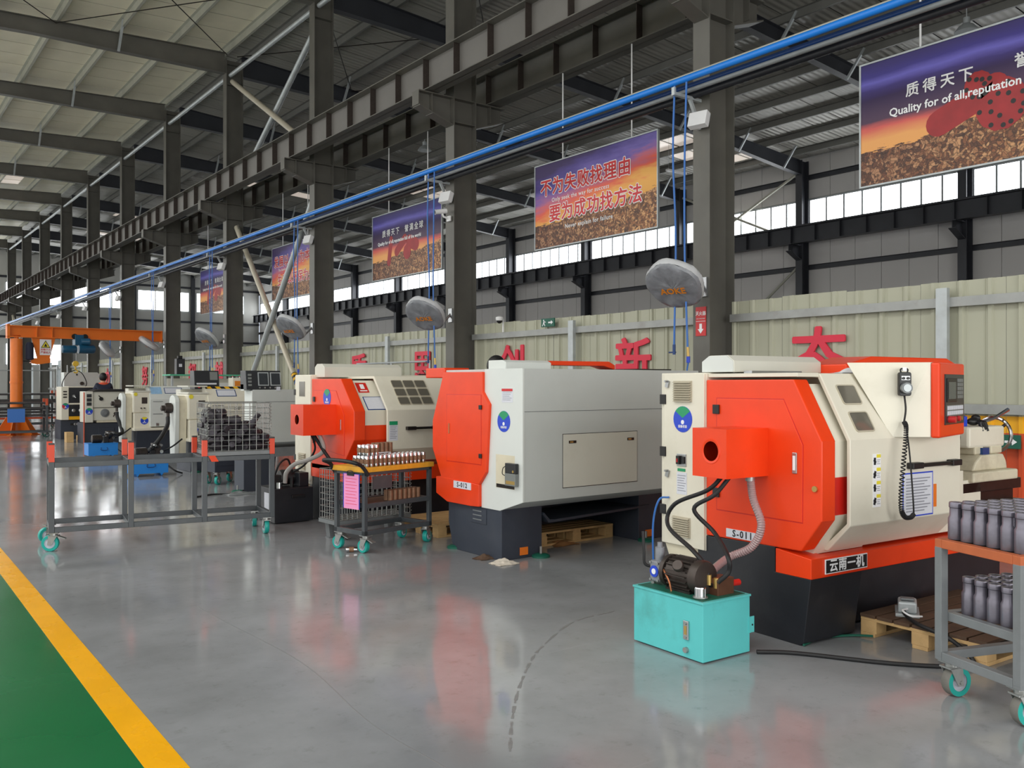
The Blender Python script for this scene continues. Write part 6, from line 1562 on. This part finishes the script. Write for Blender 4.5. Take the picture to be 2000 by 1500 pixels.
# ---------------------------------------------------------------- manual lathes
l1 = thing('manual_lathe', 'grey-green manual lathe with big dial and dark grey base, behind the blue tank', 'lathe', (5.22, 25.7, 0), 0)
MB().box(0, 2.2, .05, .9, 0, .55).build('base', 'navy', l1, .01); MB().box(.35, .75, .03, .05, .10, .42).build('base_door', 'navy', l1, .006)
MB().box(0, .20, -.06, .6, .57, 1.40).build('control_column', 'grey_warm', l1, .012)
for i in range(3): MB().box(.04, .16, -.068, -.06, 1.02 + .11 * i, 1.11 + .11 * i).build('switch_panel', 'panel_black', l1, .003)
sticker(l1, .10, -.06, .87, .09, 'green_print', 'y')
MB().box(.20, 1.02, -.02, .7, .96, 1.40).build('headstock', 'grey_warm', l1, .03); MB().box(.20, 1.02, -.01, .6, .62, .95).build('feed_box', 'grey_warm', l1, .012)
MB().prism([(.18, 1.40), (1.0, 1.40), (.95, 1.46), (.30, 1.45)], 'y', -.08, .72).build('rubber_mat', 'black', l1, .01)
MB().box(.30, .90, -.026, -.02, 1.06, 1.34).build('index_plate', 'grey_warm', l1, .004)
b = MB(); b.cyl((.40, -.07, 1.2), (.40, -.02, 1.2), .05, 16); b.bar((.40, -.07, 1.22), (.33, -.10, 1.29), .02, .02); b.build('speed_lever', 'black', l1)
b = MB(); b.cyl((.86, -.10, 1.2), (.86, -.02, 1.2), .07, 16); b.bar((.86, -.1, 1.22), (.93, -.12, 1.31), .02, .02); b.build('speed_lever', 'black', l1)
b = MB(); b.lathe([(.11, 0), (.11, .02), (.085, .03), (.085, .02), (.05, .03), (.05, .05)], (.50, -.01, .82), (0, -1, 0), 24); b.build('feed_dial', 'cart_light', l1)
b = MB(); b.cyl((.76, -.05, .80), (.76, -.01, .80), .04, 14); b.bar((.76, -.05, .80), (.70, -.07, .72), .02, .02); b.bar((.76, -.05, .80), (.84, -.06, .84), .015, .015); b.build('feed_lever', 'iron', l1)
MB().box(.3, 2.2, .0, .5, .56, .62).build('chip_tray', 'cream_dirty', l1, .01); MB().box(1.02, 2.2, .1, .5, .85, .98).build('bed', 'dark_metal', l1, .01)
MB().prism([(-.04, .0), (-.04, 1.38), (.0, 1.38), (.0, 0)], 'x', -.03, -.01).build('side_post', 'rack_orange', l1)
l2 = thing('manual_lathe', 'cream manual lathe with black control face and yellow strip, farthest of the lathes', 'lathe', (5.10, 28.2, 0), 0)
MB().box(0, 2.2, .05, .9, 0, .56).build('base', 'navy', l2, .01); MB().box(0, .20, -.05, .7, .56, 1.52).build('control_column', 'cream', l2, .012)
MB().box(.20, .9, -.02, .7, .66, 1.50).build('headstock', 'black_paint', l2, .01); MB().box(.20, .9, -.03, .7, 1.495, 1.53).build('headstock_lid', 'cream', l2, .006); MB().box(.20, .9, -.035, -.02, 1.0, 1.05).build('trim_bar', 'cream', l2, .004); MB().box(.20, .9, -.035, .6, .565, .66).build('yellow_strip', 'fence_yellow', l2, .004)
for (x, z, r) in ((.33, .83, .05), (.52, .83, .055)): MB().lathe([(r, 0), (r, .02), (r * .5, .03), (r * .5, .06)], (x, -.02, z), (0, -1, 0), 18).build('dial', 'steel', l2)
b = MB(); b.cyl((.33, -.06, 1.25), (.33, -.02, 1.25), .04, 14); b.bar((.33, -.06, 1.25), (.38, -.08, 1.20), .02, .02); b.build('speed_lever', 'steel', l2)
for i in range(3): MB().box(.05, .15, -.056, -.05, 1.20 + .08 * i, 1.24 + .08 * i).build('button_plate', 'iron', l2)
sticker(l2, .11, -.05, .96, .09, 'green_print', 'y', 'red_print')
MB().box(.26, .66, .044, .05, .40, .46).build('maker_strip', 'black', l2); text('lettering', 'C D E 6', .07, 'white_print', l2, (.46, .043, .43), FY, bold=.002)
MB().box(.9, 2.2, .1, .5, .85, .98).build('bed', 'dark_metal', l2, .01); MB().box(.1, .2, .04, .05, .08, .14).build('vent_hole', 'black', l2)
tag(MB().box(0, .18, 0, .3, 0, .28).build('wooden_block', 'wood', None, .004), 'pale wooden block on the floor between the two manual lathes', 'block').location = (4.95, 26.6, 0)
pallet('wooden_pallet', 'wooden pallet footboard between the two manual lathes', (5.4, 26.85, 0), 0, 1.2, .8, 'wood', 6)
tag(MB().prism([(0, 0), (0, .12), (.3, .10), (.34, 0)], 'y', 0, .14).build('wooden_block', 'wood', None, .004), 'wooden wedge on the floor behind the farther blue tank', 'block').location = (5.35, 21.4, 0)

# white machine head and bench behind the manual lathes
wm_ = thing('milling_machine', 'white machine head with cut corner rising behind the manual lathes', 'machine', (6.1, 33.2, 0), 0)
MB().prism([(0, 1.45), (0, 2.0), (1.05, 2.0), (1.25, 1.85), (1.25, 1.45)], 'y', 0, .5).build('head', 'white_paint', wm_, .01); MB().box(.1, 1.2, .05, .8, 0, 1.45).build('column', 'grey_warm', wm_, .01)
MB().cyl((.55, -.1, 1.62), (.55, 0, 1.62), .06, 14).build('spindle', 'iron', wm_); MB().cyl((.40, -.01, 1.92), (.40, 0, 1.92), .03, 12).build('port', 'black', wm_)
MB().cyl((.15, .25, 2.0), (.15, .25, 2.25), .02, 8).build('stalk', 'galv', wm_)
gb_ = thing('work_bench', 'bench with mint-green top and black unit standing beyond the bar lathes', 'bench', (7.0, 24.2, 0), 0)
MB().box(0, 1.9, 0, .7, 1.82, 1.86).build('top', 'mint', gb_, .004)
for x in (.05, 1.8):
    for y in (.05, .6): MB().box(x, x + .05, y, y + .05, 0, 1.82).build('leg', 'galv', gb_)
MB().box(.0, 1.9, .3, .32, 1.0, 1.75).build('back_panel', 'grey_warm', gb_)
ub = thing('control_unit', 'upright black control unit standing on the mint-green bench', 'control unit', (7.2, 24.3, 1.86), 0); MB().box(0, .22, 0, .2, 0, .42).build('housing', 'panel_black', ub, .008); MB().box(.06, .14, -.005, 0, .2, .28).build('label', 'paper', ub); MB().box(.05, .17, .05, .15, .42, .5).build('cap', 'black', ub, .01)
cbx = thing('storage_box', 'long white storage box behind the bar lathes', 'box', (7.3, 21.4, 0), 0); MB().box(0, 1.25, 0, .6, 1.46, 1.62).build('body', 'white_paint', cbx, .006); MB().box(.02, 1.23, .02, .58, 1.62, 1.63).build('lid', 'grey_warm', cbx)
for x in (.05, 1.15): MB().box(x, x + .05, .1, .5, 0, 1.46).build('leg', 'galv', cbx)
for i, (x, c_) in enumerate(((.45, 'white_print'), (.62, 'white_print'))):
    bt = thing('bottle', 'small white bottle on the storage box, %s one' % ('left' if i == 0 else 'right'), 'bottle', (7.3 + x, 21.6, 1.63)); MB().lathe([(.03, 0), (.03, .1), (.012, .13), (.012, .15)], n=12).build('body', c_, bt); MB().lathe([(.015, .15), (.015, .17)], n=10).build('cap', 'red_print', bt)
pf = thing('pipe_stand', 'thin galvanized pipe frame standing against the fence above the nine-window lathe', 'frame', (9.1, 14.6, 0), 0)
for y in (0, 1.5, 3.0): MB().tube([(0, y, 0), (0, y, 2.06)], .02, 8).build('upright', 'galv', pf)
for z in (2.04, 1.2): MB().tube([(0, 0, z), (0, 3.0, z)], .02, 8).build('cross_tube', 'galv', pf)

# ---------------------------------------------------------------- jib crane
jc = thing('jib_crane', 'orange jib crane with hoist beam and warning sign at the far left', 'crane', (4.42, 31.4, 0), 6)
MB().cyl((0, 0, 0), (0, 0, 3.02), .175, 20).build('column', 'orange', jc); MB().lathe([(.19, 1.62), (.19, 1.68)], n=20).build('collar', 'orange', jc)
MB().lathe([(.30, 0), (.30, .03)], n=20).build('base_plate', 'orange', jc)
for i in range(6):
    a = i * math.pi / 3; b = MB(); b.xf(Matrix.Rotation(a, 4, 'Z')); b.prism([(.17, .03), (.62, .03), (.17, .75)], 'y', -.012, .012); b.box(.17, .66, -.08, .08, 0, .03); b.build('base_gusset', 'orange', jc)
bm_ = MB(); bm_.box(-.28, 4.5, -.10, .10, 3.40, 3.43); bm_.box(-.28, 4.5, -.10, .10, 3.06, 3.09); bm_.box(-.28, 4.5, -.008, .008, 3.09, 3.40); bm_.box(-.28, -.2, -.10, .10, 3.02, 3.46)
for x in (.55, 1.0): bm_.box(x, x + .02, -.10, .10, 3.09, 3.40)
jb = bm_.build('beam', 'orange', jc); MB().box(4.5, 4.53, -.11, .11, 3.02, 3.44).build('end_plate', 'orange', jb)
MB().prism([(.42, 3.06), (1.12, 3.06), (.92, 2.28), (.62, 2.28)], 'y', -.02, .0).build('hanger_plate', 'orange', jc); MB().prism([(.40, 2.26), (.40, 2.42), (.95, 2.42), (.95, 2.28), (.62, 2.22)], 'y', -.1, .1).build('slewing_arm', 'orange', jc)
MB().box(.18, .42, -.03, .03, 2.30, 2.34).build('roller_arm', 'black', jc); MB().lathe([(.06, 3.02), (.06, 3.1), (.12, 3.12)], n=14).build('pivot', 'orange', jc)
b = MB(); b.lathe([(.06, 2.35), (.12, 2.38), (.12, 2.8), (.09, 2.9), (.04, 2.92)], (.36, -.05, 0), n=16); b.build('slewing_motor', 'cloth_navy', jc)
sg_ = MB().box(.66, 1.0, -.03, -.02, 2.52, 3.02).build('warning_sign', 'white_print', jc)
MB().add([(.69, -.033, 2.75), (.97, -.033, 2.75), (.83, -.033, 2.99)], [(0, 1, 2)]).build('triangle', 'ink', sg_); MB().add([(.72, -.035, 2.77), (.94, -.035, 2.77), (.83, -.035, 2.955)], [(0, 1, 2)]).build('triangle_field', 'yellow_print', sg_)
MB().prism([(.78, 2.79), (.88, 2.79), (.86, 2.83), (.84, 2.88), (.82, 2.88), (.80, 2.83)], 'y', -.037, -.036).build('pictogram', 'ink', sg_)
text('lettering', '吊物下方', .075, 'red_print', sg_, (.83, -.034, 2.69), FY, bold=.001); text('lettering', '严禁站人', .075, 'red_print', sg_, (.83, -.034, 2.60), FY, bold=.001)
hz_ = thing('chain_hoist', 'blue electric hoist hanging from the orange jib beam', 'hoist', (4.42, 31.4, 0), 6)
b = MB(); b.lathe([(.06, 0), (.12, .02), (.13, .06), (.13, .40), (.10, .44)], (1.28, -.12, 2.72), (1, 0, 0), 18); b.build('drum_motor', 'motor_blue', hz_); b = MB(); b.lathe([(.15, 0), (.15, .45), (.12, .5)], (1.78, -.12, 2.74), (1, 0, 0), 18); b.build('drum', 'motor_blue', hz_)
b = MB(); b.lathe([(.05, 0), (.11, .02), (.11, .26), (.06, .3)], (1.85, -.16, 2.98), (.95, -.3, 0), 16); b.build('travel_motor', 'motor_blue', hz_); MB().box(1.68, 1.95, -.14, .14, 2.86, 3.2).build('trolley_frame', 'motor_blue', hz_, .01)
for x in (1.68, 2.0):
    for y in (-.09, .09): MB().cyl((x, y - .02, 3.14), (x, y + .02, 3.14), .09, 14).build('trolley_wheel', 'black', hz_)
MB().tube([(1.72, -.12, 2.6), (1.72, -.12, 2.24)], .012, 6).build('chain', 'steel', hz_)
hk = thing('lifting_hook', 'yellow lifting hook hanging below the blue hoist', 'hook', (6.12, 31.46, 2.06), 0)
b = MB(); b.box(-.07, .07, -.04, .04, .12, .26); b.cyl((0, -.06, .2), (0, .06, .2), .09, 14); b.build('block', 'hook_yellow', hk, .01); b = MB(); b.tube(curve([(0, 0, .12), (0, 0, .02), (.06, 0, -.04), (.02, 0, -.1), (-.06, 0, -.07)]), [.02] * 33, 8); b.build('hook', 'hook_yellow', hk)
sl = MB(); sl.tube(curve([(0, 0, 0), (.2, .02, -.12), (.34, .05, -.42), (.28, .1, -.62)]), .014, 6); sl.tube(curve([(0, 0, 0), (-.22, .02, -.12), (-.38, .05, -.42), (-.36, .1, -.66)]), .014, 6); sl.build('sling', 'rubber', hk)

# ---------------------------------------------------------------- bar stock on racks at the far left
def bar_rack(loc, rz, L, D, levels, label, blabel, group, frame, n_per, seed, casters=True):
    t = thing('bar_rack', label, 'rack', loc, rz)
    zt_ = levels[-1] + .16
    for x in (.1, L / 2, L - .1):
        for y in (0, D): MB().box(x - .03, x + .03, y - .03, y + .03, .14, zt_).build('post', frame[0], t); 
        for z in levels: MB().box(x - .03, x + .03, .03, D - .03, z - .05, z).build('cross_rail', frame[0], t)
        for y in (0, D): MB().box(x - .032, x + .032, y - .032, y + .032, zt_ - .2, zt_).build('painted_top', frame[1], t)
    for y in (0, D): MB().box(0, L, y - .025, y + .025, .14, .19).build('bottom_rail', frame[0], t)
    if casters:
        for x in (.12, L - .12):
            for y in (.05, D - .05): caster(t, x, y, .14, .065, 20, wheel='green_dark')
    rr_ = random.Random(seed); M = Matrix.Translation(loc) @ Matrix.Rotation(R_(rz), 4, 'Z')
    for li, z in enumerate(levels):
        for k in range(n_per):
            r = .03; y = .06 + (D - .12) * k / max(1, n_per - 1)
            o = MB().tube([(rr_.uniform(-.3, .1), y, z + r), (L - rr_.uniform(-.1, .5), y, z + r)], r, 8).build('steel_bar', 'pipe_steel'); o.matrix_world = M
            tag(o, '%s, %s level, %s from the front' % (blabel, ORD2[li], ORD2[k]), 'steel bar', group)
    return t
bar_rack((.9, 29.9, 0), -2, 4.2, .62, (.62, .84, 1.0), 'dark rack trolley stacked with long steel bars in front of the jib crane', 'long steel bar on the front rack', 'bars on the front rack', ('cart_grey', 'rack_orange'), 6, 3)
bar_rack((1.2, 35.6, 0), 0, 5.2, .9, (.55, .95, 1.2), 'dark rack stacked with steel bars behind the jib crane', 'long steel bar on the rack behind the crane', 'bars on the rack behind the crane', ('cart_grey', 'rack_orange'), 7, 8)
bar_rack((2.0, 41.5, 0), 0, 6.0, 1.0, (.5, .9), 'orange rack with bars at the far end, behind the other racks', 'long steel bar on the far orange rack', 'bars on the far orange rack', ('rack_orange', 'rack_orange'), 6, 9, False)
bs = thing('notice_board', 'blue sheet-metal board hung on the front bar rack', 'board', (3.95, 29.72, .46), 0); MB().box(0, .46, -.01, .01, 0, .40).build('plate', 'blue_sheet', bs, .004); MB().box(-.01, .47, -.006, .006, .40, .42).build('hanger', 'cart_grey', bs)
fe = thing('fire_extinguisher', 'red fire extinguisher standing among the bar racks', 'extinguisher', (5.3, 38.0, 0), 0); MB().lathe([(.08, 0), (.08, .42), (.05, .48), (.03, .5)], n=16).build('cylinder', 'red_print', fe); MB().box(-.02, .09, -.015, .015, .5, .56).build('valve', 'black', fe)
for (x0, y0, w, z, lab) in ((1.0, 48, 7.4, 2.25, 'upper'), (1.0, 48, 7.4, 1.15, 'lower')):
    tag(MB().tube([(x0, y0, z), (x0 + w, y0, z)], .025, 8).build('barrier_rail', 'galv'), '%s thin grey barrier rail across the far bay' % lab, 'rail')
gp = thing('barrier', 'row of thin grey posts carrying the barrier rails across the far bay', 'barrier', (1.0, 48.0, 0))
for x in (0, 2.5, 5, 7.4): MB().tube([(x, .05, 0), (x, .05, 2.3)], .03, 8).build('post', 'galv', gp)

# ---------------------------------------------------------------- people
def skin_mesh(name, verts, edges, radii, m, parent, sub=2):
    me = bpy.data.meshes.new(name); me.from_pydata(verts, edges, []); me.materials.append(MATS[m])
    o = bpy.data.objects.new(name, me); COL.objects.link(o)
    if parent is not None: o.parent = parent
    md = o.modifiers.new('skin', 'SKIN'); md.use_smooth_shade = True
    for i, r in enumerate(radii):
        sv = me.skin_vertices[0].data[i]; sv.radius = (r, r) if not isinstance(r, tuple) else r; sv.use_root = (i == 0)
    s = o.modifiers.new('smooth', 'SUBSURF'); s.levels = sub; s.render_levels = sub
    return o
def person(label, loc, rz, lean, jacket, yoke, reach=.34):
    t = thing('person', label, 'person', loc, rz)
    J = dict(pel=(0, 0, .95), sp=(0, .02 + lean * .25, 1.12), ch=(0, lean * .65, 1.32), nk=(0, lean, 1.475), h0=(0, lean + .02, 1.56), h1=(0, lean + .035, 1.65), h2=(0, lean + .03, 1.70),
             sl=(-.17, lean * .85, 1.42), sr=(.17, lean * .85, 1.42), el=(-.25, lean + .08, 1.16), er=(.25, lean + .08, 1.16), wl=(-.19, lean + reach, 1.10), wr=(.19, lean + reach, 1.10),
             pl=(-.185, lean + reach + .08, 1.10), pr=(.185, lean + reach + .08, 1.10), hl=(-.10, 0, .90), hr=(.10, 0, .90), kl=(-.11, .03, .49), kr=(.11, .03, .49), al=(-.11, -.03, .09), ar=(.11, -.03, .09), tl=(-.12, .13, .035), tr=(.12, .13, .035))
    order = list(J); idx = {k: i for i, k in enumerate(order)}
    E_ = [('pel', 'sp'), ('sp', 'ch'), ('ch', 'nk'), ('nk', 'h0'), ('h0', 'h1'), ('h1', 'h2'), ('ch', 'sl'), ('ch', 'sr'), ('sl', 'el'), ('sr', 'er'), ('el', 'wl'), ('er', 'wr'), ('wl', 'pl'), ('wr', 'pr'), ('pel', 'hl'), ('pel', 'hr'), ('hl', 'kl'), ('hr', 'kr'), ('kl', 'al'), ('kr', 'ar'), ('al', 'tl'), ('ar', 'tr')]
    Rd = dict(pel=.13, sp=.12, ch=.14, nk=.058, h0=.075, h1=.092, h2=.08, sl=.06, sr=.06, el=.042, er=.042, wl=.028, wr=.028, pl=(.04, .02), pr=(.04, .02), hl=.085, hr=.085, kl=.055, kr=.055, al=.038, ar=.038, tl=.03, tr=.03)
    body = skin_mesh('body', [J[k] for k in order], [(idx[a], idx[b_]) for a, b_ in E_], [Rd[k] for k in order], 'skin', t)
    def shell(nm, keys, ed, g, m):
        ks = [k for k in order if k in keys]; ii = {k: i for i, k in enumerate(ks)}
        return skin_mesh(nm, [J[k] for k in ks], [(ii[a], ii[b_]) for a, b_ in ed], [(Rd[k][0] + g if isinstance(Rd[k], tuple) else Rd[k] + g) for k in ks], m, t)
    shell('jacket', ('pel', 'sp', 'ch', 'sl', 'sr', 'el', 'er', 'wl', 'wr'), [('pel', 'sp'), ('sp', 'ch'), ('ch', 'sl'), ('ch', 'sr'), ('sl', 'el'), ('sr', 'er'), ('el', 'wl'), ('er', 'wr')], .03, jacket)
    shell('trousers', ('pel', 'hl', 'hr', 'kl', 'kr', 'al', 'ar'), [('pel', 'hl'), ('pel', 'hr'), ('hl', 'kl'), ('hr', 'kr'), ('kl', 'al'), ('kr', 'ar')], .022, jacket)
    shell('shoes', ('al', 'tl'), [('al', 'tl')], .018, 'black'); shell('shoes', ('ar', 'tr'), [('ar', 'tr')], .018, 'black')
    if yoke:
        skin_mesh('shoulder_yoke', [(0, lean * .80, 1.42), (-.17, lean * .86, 1.43), (.17, lean * .86, 1.43), (0, lean * .95, 1.475)], [(0, 1), (0, 2), (0, 3)], [.13, .088, .088, .085], yoke, t)
    hr = MB(); hr.sphere((0, lean + .008, 1.662), .118, 16, 12, (.92, 1.0, 1.08)); hr.build('hair', 'hair', t)
    f = MB(); f.sphere((0, lean + .128, 1.63), .018, 8, 6, (.8, 1, 1.3)); f.sphere((-.095, lean + .03, 1.63), .025, 8, 6, (.4, .8, 1.2)); f.sphere((.095, lean + .03, 1.63), .025, 8, 6, (.4, .8, 1.2)); f.build('nose_and_ears', 'skin', t)
    e = MB(); e.sphere((-.035, lean + .118, 1.655), .011, 8, 6); e.sphere((.035, lean + .118, 1.655), .011, 8, 6); e.build('eyes', 'ink', t)
    for s_ in (-1, 1):
        b = MB(); px_, py_, pz_ = s_ * .185, lean + reach + .08, 1.10
        for i, ln in enumerate((.07, .08, .075, .06)):
            x = px_ + (i - 1.5) * .02; b.tube([(x, py_ + .02, pz_), (x, py_ + .02 + ln * .6, pz_ - .008), (x, py_ + .02 + ln, pz_ - .035)], [.0095, .0085, .0065], 7)
        b.tube([(px_ - s_ * .03, py_ - .02, pz_), (px_ - s_ * .055, py_ + .02, pz_ - .01), (px_ - s_ * .055, py_ + .05, pz_ - .02)], [.011, .0095, .007], 7); b.build('fingers', 'skin', t)
    return t
person('worker in navy jacket with orange shoulders bending over a manual lathe, seen from behind', (6.07, 27.3, .14), 0, .16, 'cloth_navy', 'cloth_orange')
person('dark-haired worker behind lathe S-012, hair showing above its white cover', (5.95, 8.15, .14), 180, .02, 'cloth_navy', None, .22)
person('second dark-haired worker behind the orange end of lathe S-012, bending low', (5.50, 8.12, .14), 175, .10, 'cloth_navy', None, .16).scale = (.9, .9, .9)
